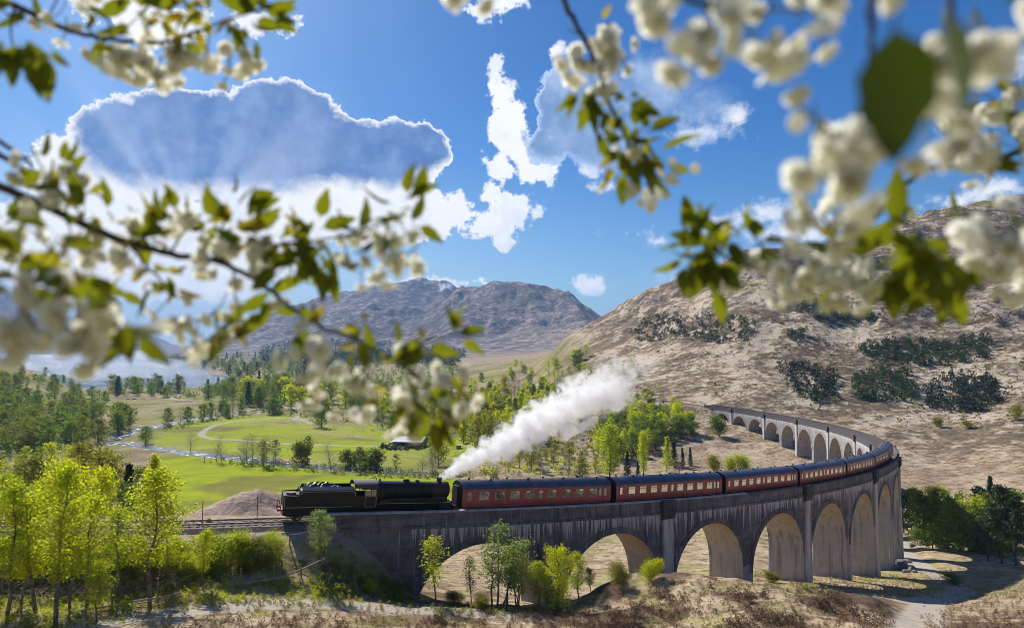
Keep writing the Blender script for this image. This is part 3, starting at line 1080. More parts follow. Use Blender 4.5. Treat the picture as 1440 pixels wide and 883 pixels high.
coping_m = simple("coping_concrete", (0.42, 0.42, 0.44), (0.25, 0.25, 0.27), 0.8, 0.85, b=0.3)
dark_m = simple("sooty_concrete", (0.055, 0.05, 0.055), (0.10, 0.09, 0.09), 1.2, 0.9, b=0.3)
ballast_m = simple("ballast", (0.22, 0.165, 0.14), (0.10, 0.075, 0.065), 5.0, 0.95, b=0.9)
rail_m = simple("rail_steel", (0.34, 0.30, 0.28), (0.20, 0.15, 0.12), 2.0, 0.35, 0.8)
sleeper_m = simple("sleeper_concrete", (0.20, 0.18, 0.16), (0.12, 0.10, 0.085), 4.0, 0.9)

HALF = 2.75
PIERS = [11.1, 28.0, 44.2, 60.8, 77.4, 94.4, 112.5, 131.0, 149.5, 168.0, 186.5, 205.1, 223.8, 243.2, 261.8, 279.8, 297.2, 314.2, 330.8, 346.6, 363.0]
ABUT0, ABUT1 = -5.3, 363.0
via = empty("railway_viaduct", pt(100, 0, -20), label="long curved grey concrete railway viaduct on round arches carrying the train", cat="viaduct")
VM = Matrix.Translation(via.location).inverted()


def attrs(me, **kw):
    for k, v in kw.items():
        a = me.attributes.new(k, 'FLOAT', 'POINT')
        a.data.foreach_set('value', np.asarray(v, dtype=np.float32))


def vobj(name, mb, mat, parent=None, smooth=False, **kw):
    mb.v = [tuple(VM @ Vector(p)) for p in mb.v]
    me = mb.mesh(name, mat, smooth)
    n = len(me.vertices)
    attrs(me, **{k: (np.full(n, v) if np.isscalar(v) else v) for k, v in kw.items()})
    return link(bpy.data.objects.new(name, me), parent or via)


CROWN = -3.55        # arch crown below the parapet top
TOP = -1.75          # underside of the string course


def grid(mb, rows, closed=False):
    """rows: equal-length lists of points"""
    n = len(rows[0])
    vs = [p for r_ in rows for p in r_]
    fs = []
    for i in range(len(rows) - 1):
        for k in range(n - 1):
            fs.append((i * n + k, i * n + k + 1, (i + 1) * n + k + 1, (i + 1) * n + k))
    mb.add(vs, fs)


edges = [ABUT0] + PIERS
SPR = []
for i in range(len(edges) - 1):
    sa, sb = edges[i], edges[i + 1]
    la = 0.0 if i == 0 else (1.30 if (i - 1) % 2 == 1 else 1.12)
    lb = 1.30 if i % 2 == 1 else 1.12
    if i == len(edges) - 2:
        lb = 0.8
    oa, ob = sa + la, sb - lb
    mid_s, rad = (oa + ob) / 2, (ob - oa) / 2
    zc = path(mid_s)[2]
    spring = zc + CROWN - rad
    SPR.append(spring)
    K_ = 22
    aa = [math.pi * k / K_ for k in range(K_ + 1)]
    ss = [mid_s - rad * math.cos(a) for a in aa]
    zz = [spring + rad * math.sin(a) for a in aa]
    # spandrel: both faces, butting on the pier faces at each side
    m = MB()
    drip_v, dr_l = [], []
    full = [sa] + ss + [sb] if i else ss + [sb]
    fz = [spring] + zz + [spring] if i else zz + [spring]
    for sgn in (1, -1):
        rows_ = [[] for _ in range(6)]
        for s_, z_ in zip(full, fz):
            x, y, zt, t = path(s_)
            o = HALF * sgn
            X_, Y_ = x + o * math.sin(t), y - o * math.cos(t)
            hgt = zt + TOP - z_
            for r_i in range(6):
                below = (hgt, max(0.83 * hgt, min(hgt, 4.0)), max(0.62 * hgt, min(hgt * 0.8, 2.6)) if hgt > 3.2 else 0.7 * hgt, min(0.5 * hgt, 1.6), min(0.25 * hgt, 0.8), 0.0)[r_i]
                rows_[r_i].append((X_, Y_, zt + TOP - below))
                dr_l.append(max(0.0, 1 - below / 4.2))
        base = len(m.v)
        grid(m, rows_)
        nn = len(full)
        vals = [0.0] * (6 * nn)
        for c_i in range(nn):
            for r_i in range(6):
                vals[r_i * nn + c_i] = dr_l[c_i * 6 + r_i]
        drip_v += vals
        dr_l.clear()
    vobj("spandrel", m, cm, drip=drip_v, streak=1.0, pale=(0.0 if mid_s < 70 else 0.15 if mid_s < 150 else 0.34), warm=0.0)
    # vault (barrel) with a slightly proud arch ring on each face
    m = MB()
    rows = []
    for s_, z_ in zip(ss, zz):
        rows.append([pt(s_, o, 0)[:2] + (z_,) for o in (-HALF + 0.002, -1.4, 0, 1.4, HALF - 0.002)])
    grid(m, rows)
    fz_ = np.repeat([max(0.0, (z_ - spring) / rad) for z_ in zz], 5)
    vobj("vault", m, cm, smooth=True, streak=1.4, pale=(0.12 if mid_s < 35 else 0.38) + 0.2 * fz_, warm=0.75 * np.clip(fz_ * 1.5 - 0.25, 0, 1))  # crown tinted to imitate ground bounce, fading towards the springing
    m = MB()
    for sgn in (1, -1):
        r2 = rad + 0.75
        inn, outr, inb, outb = [], [], [], []
        for a in aa:
            for lst, rad_, off in ((inn, rad, 0.09), (outr, r2, 0.09), (inb, rad, -0.02), (outb, r2, -0.02)):
                s_ = mid_s - rad_ * math.cos(a)
                z_ = spring + rad_ * math.sin(a)
                lst.append(pt(s_, (HALF + off) * sgn, 0)[:2] + (z_,))
        grid(m, [inb, inn, outr, outb])
    vobj("arch_ring", m, cm, streak=0.7, pale=(0.0 if mid_s < 150 else 0.36), warm=0.0)

for i, s_ in enumerate(PIERS[:-1]):
    pil = i % 2 == 1
    hl = 1.30 if pil else 1.12
    zt = path(s_)[2]
    z_top = max(SPR[i], SPR[i + 1]) + 0.02
    xb, yb, _, t_ = path(s_)
    zb_ = min(ground(*pt(s_, o, 0)[:2]) for o in (-4, 0, 4)) - 2.5
    m = MB()
    batter = 0.022
    H_ = z_top - zb_
    rows = []
    for f in (0.0, 0.33, 0.66, 1.0):
        z_ = zb_ + H_ * f
        e = batter * (z_top - z_)
        ring = []
        for (ds, o) in ((-1, -1), (1, -1), (1, 1), (-1, 1), (-1, -1)):
            q_ = pt(s_ + ds * (hl + e * 0.6), o * (HALF + 0.003 + e), 0)
            ring.append((q_[0], q_[1], z_))
        rows.append(ring)
    grid(m, rows)
    # plinth at the foot
    zg = ground(xb, yb)
    vobj("pier", m, cm, streak=1.25, pale=(0.10 if s_ < 35 else 0.42 if s_ < 150 else 0.36), warm=0.0)
    if pil:
        m = MB()
        for sgn in (1, -1):
            rows = []
            for z_, pw_ in ((zb_, 1), (z_top, 1), (zt + TOP - 0.55, 1)):
                e = batter * max(0, z_top - z_)
                ring = []
                for ds, o in ((-0.85, 0.0), (-0.85, 0.34), (0.85, 0.34), (0.85, 0.0)):
                    q_ = pt(s_ + ds * (1 + e * 0.3), sgn * (HALF + e + o), 0)
                    ring.append((q_[0], q_[1], z_))
                rows.append(ring)
            grid(m, rows)
            # top of the strip
            r_ = rows[-1]
            m.add(r_, [(0, 1, 2, 3)])
        vobj("pilaster", m, cm, streak=0.35, pale=0.85, warm=0.0)
        # corbelled refuge that breaks the parapet line
        for sgn in (1, -1):
            m = MB()
            prof = [(0.10, TOP - 0.75), (0.42, TOP - 0.45), (0.62, TOP + 0.1), (0.62, 0.06), (0.22, 0.06), (0.22, RAIL), (0.10, RAIL)]
            rows = []
            for ds in (-1.05, 1.05):
                rows.append([pt(s_ + ds, sgn * (HALF + o), dz) for o, dz in prof] + [pt(s_ + ds, sgn * (HALF + prof[0][0]), prof[0][1])])
            grid(m, rows)
            for r_, rev in ((rows[0][:-1], False), (rows[1][:-1], True)):
                m.add(r_, [tuple(range(len(r_)))])
            vobj("refuge", m, dark_m)

# abutments: solid walls at both ends
for (s0, s1) in ((-13.8, ABUT0), (ABUT1, 372.0)):
    m = MB()
    for sgn in (1, -1):
        low, top = [], []
        for s_ in np.linspace(s0, s1, 9):
            x, y, zt, t = path(s_)
            o = HALF * sgn
            X_, Y_ = x + o * math.sin(t), y - o * math.cos(t)
            gz = ground(X_, Y_) - 2.5
            low.append((X_, Y_, min(gz, zt - 6)))
            top.append((X_, Y_, zt + TOP))
        grid(m, [low, [tuple((np.array(a) * 0.5 + np.array(b) * 0.5)) for a, b in zip(low, top)], top])
    for s_ in (s0, s1):
        z0 = min(ground(*pt(s_, o, 0)[:2]) for o in (-3, 0, 3)) - 4
        z0 = min(z0, path(s_)[2] - 8) if s_ in (s0, s1) else z0
        if s_ == ABUT0:
            z0 = -36
        a, b = pt(s_, -HALF, TOP), pt(s_, HALF, TOP)
        m.add([a, b, (b[0], b[1], z0), (a[0], a[1], z0)], [(0, 1, 2, 3)])
    vobj("abutment", m, cm, drip=[0.55 * (v_[2] > path(s0)[2] - 7 and v_[2] < path(s0)[2] - 1.0) for v_ in m.v], streak=1.0, pale=0.0, warm=0.0)

# string course, parapets, coping: one length over each span
bounds = [-13.8, ABUT0] + PIERS + [372.0]
for i in range(len(bounds) - 1):
    s0, s1 = bounds[i], bounds[i + 1]
    n = max(2, int((s1 - s0) / 3.0))
    sts = np.linspace(s0, s1, n + 1)
    for sgn in (1, -1):
        m = MB()
        prof = [(HALF + 0.0, TOP), (HALF + 0.16, TOP + 0.02), (HALF + 0.16, TOP + 0.30), (HALF + 0.02, TOP + 0.34), (HALF + 0.02, -0.16), (HALF - 0.42, -0.16), (HALF - 0.42, RAIL - 0.7)]
        grid(m, [[pt(s_, sgn * o, dz) for o, dz in prof] for s_ in sts])
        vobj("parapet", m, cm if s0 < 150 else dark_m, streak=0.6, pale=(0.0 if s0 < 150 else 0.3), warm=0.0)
        m = MB()
        prof = [(HALF + 0.08, -0.158), (HALF + 0.08, 0.0), (HALF - 0.48, 0.0), (HALF - 0.48, -0.158), (HALF + 0.08, -0.158)]
        grid(m, [[pt(s_, sgn * o, dz) for o, dz in prof] for s_ in sts])
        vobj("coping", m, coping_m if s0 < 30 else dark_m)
m = MB()
grid(m, [[pt(s_, o, RAIL - 0.27 - 0.35 * (abs(o) > 2)) for o in (-HALF + 0.41, -1.6, 1.6, HALF - 0.41)] for s_ in np.arange(-13.8, 372.1, 3.0)])
vobj("deck_ballast", m, ballast_m)

# ------------------------------------------------------------------ railway track
trk = empty("railway_track", pt(-40, 0, RAIL - 0.6), label="single line railway track on ballast running in from the left edge", cat="railway track")
TM = Matrix.Translation(trk.location).inverted()


def tobj(name, mb, mat, **kw):
    mb.v = [tuple(TM @ Vector(p)) for p in mb.v]
    return mb.obj(name, mat, trk, **kw)


for s_a, s_b in ((-158, -13.8), (372.0, 468)):
    m = MB()
    grid(m, [[pt(s_, o, dz) for o, dz in ((-3.1, RAIL - 1.1), (-1.75, RAIL - 0.24), (1.75, RAIL - 0.24), (3.1, RAIL - 1.1))] for s_ in np.linspace(s_a, s_b, 50)])
    tobj("ballast_bed", m, ballast_m)
for sgn in (-1, 1):
    m = MB()
    prof = [(-0.035, -0.15), (-0.035, 0), (0.035, 0), (0.035, -0.15)]
    grid(m, [[pt(s_, sgn * 0.7525 + o, RAIL + dz) for o, dz in prof] for s_ in np.arange(-158, 468, 2.0)])
    tobj("rail", m, rail_m)
sl = MB().box(-0.125, 0.125, -1.28, 1.28, -0.14, 0.0).mesh("sleeper", sleeper_m)
for k in range(150):
    s_ = -14.2 - 0.72 * k
    x, y, z, t = path(s_)
    o = add_obj("sleeper", sl, trk, TM @ Vector((x, y, z + RAIL - 0.148)), (0, 0, t))
m = MB()
for s_ in list(np.arange(-13.6, 372, 0.72)):
    x, y, z, t = path(s_)
    c_, s2 = math.cos(t), math.sin(t)
    pts = [(x + a * c_ - b * s2, y + a * s2 + b * c_, z + RAIL - 0.148) for a, b in ((-.12, -1.28), (.12, -1.28), (.12, 1.28), (-.12, 1.28))]
    m.add(pts + [(p[0], p[1], p[2] - 0.13) for p in pts], [(0, 1, 2, 3), (0, 4, 5, 1), (1, 5, 6, 2), (2, 6, 7, 3), (3, 7, 4, 0)])
so = tobj("viaduct_sleepers", m, sleeper_m)
so['kind'] = 'stuff'

# ------------------------------------------------------------------ train
def glossy(name, c1, c2, rough, spec=0.5, scale=1.2):
    return simple(name, c1, c2, scale, rough, spec=spec)


maroon_m = glossy("maroon_paint", (0.40, 0.085, 0.078), (0.30, 0.058, 0.055), 0.26)
lower_m = glossy("maroon_lower_panel", (0.46, 0.14, 0.11), (0.34, 0.085, 0.072), 0.28)
roof_m = glossy("grey_blue_roof", (0.085, 0.10, 0.15), (0.05, 0.06, 0.09), 0.40)
under_m = glossy("underframe_black", (0.012, 0.011, 0.011), (0.028, 0.024, 0.022), 0.7)
black_m = glossy("locomotive_black", (0.011, 0.011, 0.014), (0.018, 0.018, 0.021), 0.42, 0.32)
soot_m = glossy("smokebox_black", (0.02, 0.019, 0.019), (0.035, 0.03, 0.03), 0.65)
line_m = glossy("lining_cream", (0.55, 0.50, 0.40), (0.42, 0.38, 0.30), 0.5)
red_m = glossy("buffer_beam_red", (0.42, 0.03, 0.03), (0.30, 0.02, 0.02), 0.45)
steel_m = simple("oily_steel", (0.06, 0.058, 0.055), (0.03, 0.028, 0.027), 3, 0.6, 0.5)
coal_m = simple("coal", (0.018, 0.018, 0.02), (0.05, 0.05, 0.055), 7, 0.45, b=0.8)
frame_m = glossy("window_frame_cream", (0.42, 0.34, 0.30), (0.32, 0.24, 0.2), 0.4)
seat_m = simple("seat_cloth", (0.34, 0.40, 0.46), (0.20, 0.24, 0.30), 2, 0.9)
lampshade_m = simple("white_headrest", (0.75, 0.75, 0.74), (0.6, 0.6, 0.6), 3, 0.9)
white_m = simple("white_lettering", (0.72, 0.72, 0.70), (0.55, 0.55, 0.53), 3, 0.6)
gl, N = new_mat("carriage_glass")
tr_ = N.node('ShaderNodeBsdfTransparent')
tr_.inputs[0].default_value = (0.80, 0.84, 0.82, 1)
gg = N.node('ShaderNodeBsdfGlossy')
gg.inputs['Roughness'].default_value = 0.06
gg.inputs['Color'].default_value = (0.9, 0.92, 0.95, 1)
fr = N.node('ShaderNodeFresnel')
fr.inputs[0].default_value = 1.5
mx_ = N.node('ShaderNodeMixShader')
N.l.new(N.math('ADD', 0.15, N.math('MULTIPLY', fr.outputs[0], 0.85)), mx_.inputs[0])
N.l.new(tr_.outputs[0], mx_.inputs[1])
N.l.new(gg.outputs[0], mx_.inputs[2])
out(N, mx_.outputs[0])


def vehicle(name, s0, s1, label, cat, group=None):
    """Empty on the rails between chainages s0 and s1; local x runs along the train (away from the locomotive's tender)"""
    a, b = Vector(pt(s0 + 2.5, 0, RAIL)), Vector(pt(s1 - 2.5, 0, RAIL))
    c = (a + b) / 2
    d = (b - a).normalized()
    rot = Matrix((d, Vector((0, 0, 1)).cross(d).normalized(), d.cross(Vector((0, 0, 1)).cross(d).normalized()))).transposed().to_euler()
    return empty(name, c, rot, label, cat, group)


def wheel_mesh(name, r, mat, spokes=12, rim_w=0.13):
    m = MB()
    m.lathe([(-rim_w / 2, r + 0.03), (-rim_w / 2 + 0.02, r), (rim_w / 2, r), (rim_w / 2, r - 0.09), (-rim_w / 2, r - 0.09), (-rim_w / 2, r + 0.03)], 'y', (0, 0, 0), 24, caps=False)
    m.lathe([(-0.09, 0.13), (0.09, 0.13)], 'y', (0, 0, 0), 12)
    if spokes:
        for k in range(spokes):
            a = 2 * math.pi * k / spokes
            m.tube([(0.1 * math.cos(a), 0, 0.1 * math.sin(a)), ((r - 0.06) * math.cos(a), 0, (r - 0.06) * math.sin(a))], 0.035, 4)
    else:
        m.lathe([(-0.03, r - 0.08), (0.03, r - 0.08)], 'y', (0, 0, 0), 20)
    return m.mesh(name, mat)


coach_wheel = wheel_mesh("wheel", 0.457, under_m, 0)
drive_wheel = wheel_mesh("driving_wheel", 0.91, black_m, 18)
bogie_wheel = wheel_mesh("bogie_wheel", 0.5, black_m, 10)
tender_wheel = wheel_mesh("tender_wheel", 0.65, black_m, 12)

# ---- carriage, local frame: x along, y towards the inside of the curve, z up from the rail
CL, CW = 19.66, 1.40
SIDE = [(0.92, CW - 0.06), (1.35, CW), (2.45, CW - 0.01), (2.95, CW - 0.06)]      # (z, y) outline of the side
ROOF = [(2.95, CW - 0.02), (3.16, CW - 0.16), (3.40, CW - 0.46), (3.60, CW - 0.88), (3.70, 0.0)]
wins = []
WZ0, WZ1 = 1.72, 2.62


def layout(kind):
    """(x0, x1, is_door) windows along a side"""
    res = [(-9.25, -8.75, True)]
    x = -8.05
    for k in range(4):
        res.append((x + 0.22, x + 1.42, False))
        x += 1.92
    res.append((x + 0.1, x + 0.62, True))
    x += 1.0
    for k in range(4):
        res.append((x + 0.22, x + 1.42, False))
        x += 1.92
    res.append((8.1 - 0.05, 8.1 + 0.4, True))
    res.append((8.75, 9.25, True))
    return res


def side_y(z):
    zs, ys = zip(*SIDE)
    return float(np.interp(z, zs, ys))


def coach_proto():
    L = CL / 2
    W_ = layout(0)
    xs_ = sorted(set([-L, L] + [round(a, 3) for w_ in W_ for a in w_[:2]]))
    zs_ = [0.92, 1.35, WZ0, WZ1, 2.95]
    halves = {-1: MB(), 1: MB()}
    lowers = {-1: MB(), 1: MB()}
    ends = {-1: MB(), 1: MB()}
    for sgn in (-1, 1):
        for i in range(len(xs_) - 1):
            xa, xb = xs_[i], xs_[i + 1]
            hole = any(abs(xa - w_[0]) < 0.01 for w_ in W_) and any(abs(xb - w_[1]) < 0.01 for w_ in W_)
            for j in range(len(zs_) - 1):
                if hole and j == 2:
                    continue
                za, zb2 = zs_[j], zs_[j + 1]
                tgt = lowers[sgn] if j == 0 else halves[sgn]
                tgt.add([(xa, sgn * side_y(za), za), (xb, sgn * side_y(za), za), (xb, sgn * side_y(zb2), zb2), (xa, sgn * side_y(zb2), zb2)], [(0, 1, 2, 3)])
    # ends
    prof = [(y, z) for z, y in SIDE] + [(y, z) for z, y in ROOF[1:]] + [(-y, z) for z, y in ROOF[1:-1]][::-1] + [(-y, z) for z, y in SIDE][::-1]
    for x_ in (-L, L):
        ends[-1 if x_ < 0 else 1].add([(x_, p_[0], p_[1]) for p_ in prof], [tuple(range(len(prof)))])
    # floor and inner partitions
    floor_ = MB().box(-L + 0.02, L - 0.02, -CW + 0.08, CW - 0.08, 0.95, 1.12)
    roof = MB()
    rp = [(y + 0.015, z) for z, y in ROOF] + [(-y - 0.015, z) for z, y in ROOF[:-1]][::-1]
    grid(roof, [[(x_, p_[0], p_[1]) for p_ in rp] for x_ in (-L - 0.03, L + 0.03)])
    grid(roof, [[(x_, p_[0], p_[1] - 0.05) for p_ in rp] for x_ in (-L + 0.03, L - 0.03)])
    vents = MB().lathe([(0, 0.11), (0.09, 0.15), (0.14, 0.15), (0.17, 0.05)], 'z', (0, 0, 0), 10)
    frame = MB().box(-L + 0.1, L - 0.1, -CW + 0.12, CW - 0.12, 0.78, 0.918)
    frame.box(-4.5, -2.2, -1.1, 1.1, 0.38, 0.775).box(-1.2, 0.9, -1.15, -0.3, 0.30, 0.775).box(1.8, 4.2, -1.0, 1.0, 0.42, 0.775)
    for x_ in (-3.6, 3.6):
        frame.tube([(x_ - 2.6, 1.05, 0.78), (x_ - 1.0, 1.05, 0.35), (x_ + 1.0, 1.05, 0.35), (x_ + 2.6, 1.05, 0.78)], 0.05, 4)
    step = MB().box(-0.4, 0.4, -0.12, 0.12, 0.55, 0.59)
    gang = {-1: MB(), 1: MB()}
    for x_, d_ in ((-L, -1), (L, 1)):
        x2 = x_ + d_ * 0.335
        gang[d_].box(min(x_, x2) + (0.001 if d_ > 0 else 0), max(x_, x2) - (0.001 if d_ < 0 else 0), -0.62, 0.62, 1.02, 3.12)
    bog = []
    for x_ in (-7.1, 7.1):
        b_ = MB()
        for sgn in (-1, 1):
            b_.prism([(x_ - 1.9, 0.42), (x_ - 1.5, 0.62), (x_ - 0.5, 0.70), (x_ + 0.5, 0.70), (x_ + 1.5, 0.62), (x_ + 1.9, 0.42), (x_ + 0.8, 0.36), (x_ - 0.8, 0.36)], 'y', sgn * 1.0 - 0.06, sgn * 1.0 + 0.06)
        b_.box(x_ - 0.3, x_ + 0.3, -0.94, 0.94, 0.40, 0.70)
        bog.append((x_, b_))
    buf = MB().lathe([(0, 0.09), (0.25, 0.09), (0.26, 0.22), (0.30, 0.22)], 'x', (0, 0, 0), 10)
    seats = MB()
    heads = MB()
    k = 0
    for w_ in W_:
        if w_[2]:
            continue
        for x_ in (w_[0] - 0.12, w_[1] + 0.0):
            for y_ in (-0.78, 0.78):
                seats.box(x_, x_ + 0.12, y_ - 0.45, y_ + 0.45, 1.12, 2.02)
                heads.box(x_ - 0.012, x_ + 0.132, y_ - 0.34, y_ + 0.34, 1.84, 2.10)
        for y_ in (-0.78, 0.78):
            seats.box(w_[0] + 0.42, w_[0] + 0.78, y_ - 0.5, y_ + 0.5, 1.74, 1.78)
    meshes = dict(half=[halves[k].mesh("body_side", maroon_m) for k in (-1, 1)], low=[lowers[k].mesh("lower_panel", lower_m) for k in (-1, 1)], ends=[ends[k].mesh("body_end", under_m) for k in (-1, 1)], floor=floor_.mesh("floor_pan", under_m), roof=roof.mesh("roof", roof_m, 'all'),
                  vents=vents.mesh("roof_ventilator", under_m), frame=frame.mesh("underframe", under_m), step=step.mesh("footboard", under_m),
                  gang=[gang[k].mesh("gangway", under_m) for k in (-1, 1)], buf=buf.mesh("buffer", under_m), seats=seats.mesh("seats", seat_m), heads=heads.mesh("headrests", lampshade_m),
                  bog=[(x_, b_.mesh("bogie", under_m)) for x_, b_ in bog])
    wf = {}
    for big, wd in ((False, 0.5), (True, 1.2), ('t', 0.52), ('u', 0.45)):
        f = MB()
        t = 0.045
        h = WZ1 - WZ0
        f.box(-wd / 2, wd / 2, -0.02, 0.03, 0, t).box(-wd / 2, wd / 2, -0.02, 0.03, h - t, h)
        f.box(-wd / 2, -wd / 2 + t, -0.02, 0.03, t, h - t).box(wd / 2 - t, wd / 2, -0.02, 0.03, t, h - t)
        if big is True:
            f.box(-wd / 2 + t, wd / 2 - t, -0.018, 0.028, h * 0.68, h * 0.68 + 0.05)
            f.box(-0.02, 0.02, -0.018, 0.028, h * 0.68 + 0.05, h - t)
        g_ = MB().add([(-wd / 2 + t, 0, t), (wd / 2 - t, 0, t), (wd / 2 - t, 0, h - t), (-wd / 2 + t, 0, h - t)], [(0, 1, 2, 3)])
        wf[round(wd, 2)] = (f.mesh("window", frame_m), g_.mesh("pane", gl))
    dm = MB().box(-0.01, 0.01, -0.012, 0.012, 0.98, 2.80).mesh("door_seam", under_m)
    hm = MB().box(-0.07, 0.07, 0, 0.04, 0, 0.05).mesh("door_handle", steel_m)
    door_leaf = MB().box(-0.36, 0.36, 0, 0.022, 0.98, WZ0 - 0.05)
    door_leaf.box(-0.36, -0.26, 0, 0.022, WZ0 - 0.05, WZ1 + 0.05).box(0.26, 0.36, 0, 0.022, WZ0 - 0.05, WZ1 + 0.05).box(-0.36, 0.36, 0, 0.022, WZ1 + 0.05, 2.84)
    meshes['door'] = door_leaf.mesh("door", maroon_m)
    meshes['handle'] = hm
    return meshes, wf, W_


CM_, WF_, WL_ = coach_proto()
PITCH_C = 20.35
coach_labels = [
    "maroon carriage with grey roof coupled next to the steam locomotive",
    "maroon carriage second behind the locomotive over the bare pale pilaster",
    "maroon carriage third behind the locomotive with dark gaps at both ends",
    "maroon carriage fourth behind the locomotive where the curve tightens",
    "maroon carriage fifth behind the locomotive above the tallest arches",
    "maroon carriage second from the rear of the train on the bend",
    "rearmost maroon carriage at the far turn of the viaduct"]
for k in range(7):
    t = vehicle("railway_carriage", k * PITCH_C, (k + 1) * PITCH_C, coach_labels[k], "carriage", "maroon carriages of the steam train")
    for nm, key in (("floor_pan", 'floor'), ("roof", 'roof'), ("underframe", 'frame'), ("seats", 'seats'), ("headrests", 'heads')):
        o_ = add_obj(nm, CM_[key], t)
        if key in ('seats', 'heads'):
            o_['kind'] = 'stuff'
    for nm, key in (("body_side", 'half'), ("lower_panel", 'low'), ("body_end", 'ends'), ("gangway", 'gang')):
        for me_ in CM_[key]:
            add_obj(nm, me_, t)
    for k_, x_ in enumerate(np.linspace(-8.4, 8.4, 8)):
        add_obj("roof_ventilator", CM_['vents'], t, (float(x_), 0.35 * (-1) ** k_, 3.66))
    for sgn in (-1, 1):
        for x_ in (-9.0, 8.95):
            add_obj("footboard", CM_['step'], t, (x_, sgn * (CW + 0.02), 0))
        for y_ in (-0.87, 0.87):
            add_obj("buffer", CM_['buf'], t, (sgn * CL / 2, y_, 1.02), (0, 0, 0 if sgn > 0 else math.pi))
    for x_, bm_ in CM_['bog']:
        b_ = add_obj("bogie", bm_, t)
        for dx_ in (-1.3, 1.3):
            for y_ in (-0.76, 0.76):
                add_obj("wheel", coach_wheel, b_, (x_ + dx_, y_, 0.457))
    for w_ in WL_:
        for sgn in (-1, 1):
            wd = round(w_[1] - w_[0], 2)
            fm, pm = WF_[wd]
            xm = (w_[0] + w_[1]) / 2
            par = t
            if w_[2] and abs(xm) > 8.5:
                dr = add_obj("door", CM_['door'], t, (xm, sgn * (CW - 0.002), 0), (0, 0, 0 if sgn > 0 else math.pi))
                add_obj("door_handle", CM_['handle'], dr, (0.28, 0.022, 1.45))
            f = add_obj("window", fm, t, (xm, sgn * (side_y(2.1) - 0.005), WZ0), (0, 0, 0 if sgn > 0 else math.pi))
            add_obj("pane", pm, f)

# ---- locomotive: x=0 in the middle; the smokebox end points along +x (towards the carriages)
loco = vehicle("steam_locomotive", -10.93, 0.81, "black steam locomotive with lined cab and white steam leaving its chimney", "locomotive")
# length about 11.75 : x from -5.85 to 5.85
def lobj(name, mb, mat, parent=None, smooth=False):
    return mb.obj(name, mat, parent or loco, smooth)


BZ = 2.72                                      # boiler axis height
bo = MB().lathe([(-2.75, 0.93), (-0.6, 0.90), (2.35, 0.80)], 'x', (0, 0, BZ), 32)
lobj("boiler", bo, black_m, smooth=True)
fb = MB()
pf = [(-0.62, 1.35), (-0.98, 1.9)] + [(0.98 * math.cos(a) * 1.0, BZ + 0.96 * math.sin(a)) for a in np.linspace(math.pi, 0, 17)] + [(0.98, 1.9), (0.62, 1.35)]
fb.prism(pf, 'x', -3.62, -2.752)
lobj("firebox", fb, black_m, smooth=True)
bands = MB()
for x_, r_ in ((-2.0, 0.925), (-1.1, 0.915), (-0.1, 0.895), (0.8, 0.872), (1.7, 0.832)):
    bands.lathe([(-0.03, r_ + 0.004), (-0.03, r_ + 0.014), (0.03, r_ + 0.014), (0.03, r_ + 0.004)], 'x', (x_, 0, BZ), 32, caps=False)
lobj("boiler_band", bands, soot_m)
sb_ = MB().lathe([(2.36, 0.83), (4.22, 0.83), (4.26, 0.80)], 'x', (0, 0, BZ), 32)
sb_.prism([(2.5, 1.25), (4.15, 1.25), (4.15, 2.2), (2.5, 2.2)], 'y', -0.5, 0.5)
smk = lobj("smokebox", sb_, soot_m, smooth=True)
dr = MB().lathe([(4.262, 0.68), (4.36, 0.62), (4.44, 0.35), (4.46, 0.0)], 'x', (0, 0, BZ), 24)
dr.tube([(4.46, 0, BZ), (4.55, 0, BZ)], 0.05, 8)
dr.tube([(4.50, -0.25, BZ), (4.50, 0.25, BZ)], 0.025, 6)
lobj("smokebox_door", dr, soot_m, smk, True)
ch = MB().lathe([(3.46, 0.44), (3.50, 0.33), (3.60, 0.27), (3.86, 0.25), (3.88, 0.32), (3.98, 0.33), (3.98, 0.24), (3.6, 0.22)], 'z', (3.28, 0, 0), 20, caps=False)
lobj("chimney", ch, soot_m, smooth=True)
do = MB().lathe([(3.48, 0.50), (3.56, 0.38), (3.72, 0.36), (3.82, 0.30), (3.86, 0.0)], 'z', (-0.35, 0, 0), 20, caps=False)
lobj("steam_dome", do, black_m, smooth=True)
tf = MB().lathe([(3.44, 0.26), (3.60, 0.22), (3.74, 0.20), (3.76, 0.0)], 'z', (0.85, 0, 0), 16, caps=False)
lobj("top_feed", tf, black_m, smooth=True)
for y_ in (-0.16, 0.16):
    lobj("safety_valve", MB().lathe([(3.62, 0.10), (3.68, 0.08), (3.88, 0.08), (3.90, 0.05)], 'z', (-3.2, y_, 0), 10), black_m, smooth=True)
lobj("whistle", MB().lathe([(3.66, 0.03), (3.80, 0.03), (3.80, 0.06), (3.94, 0.06)], 'z', (-3.54, 0.1, 0), 8), steel_m)
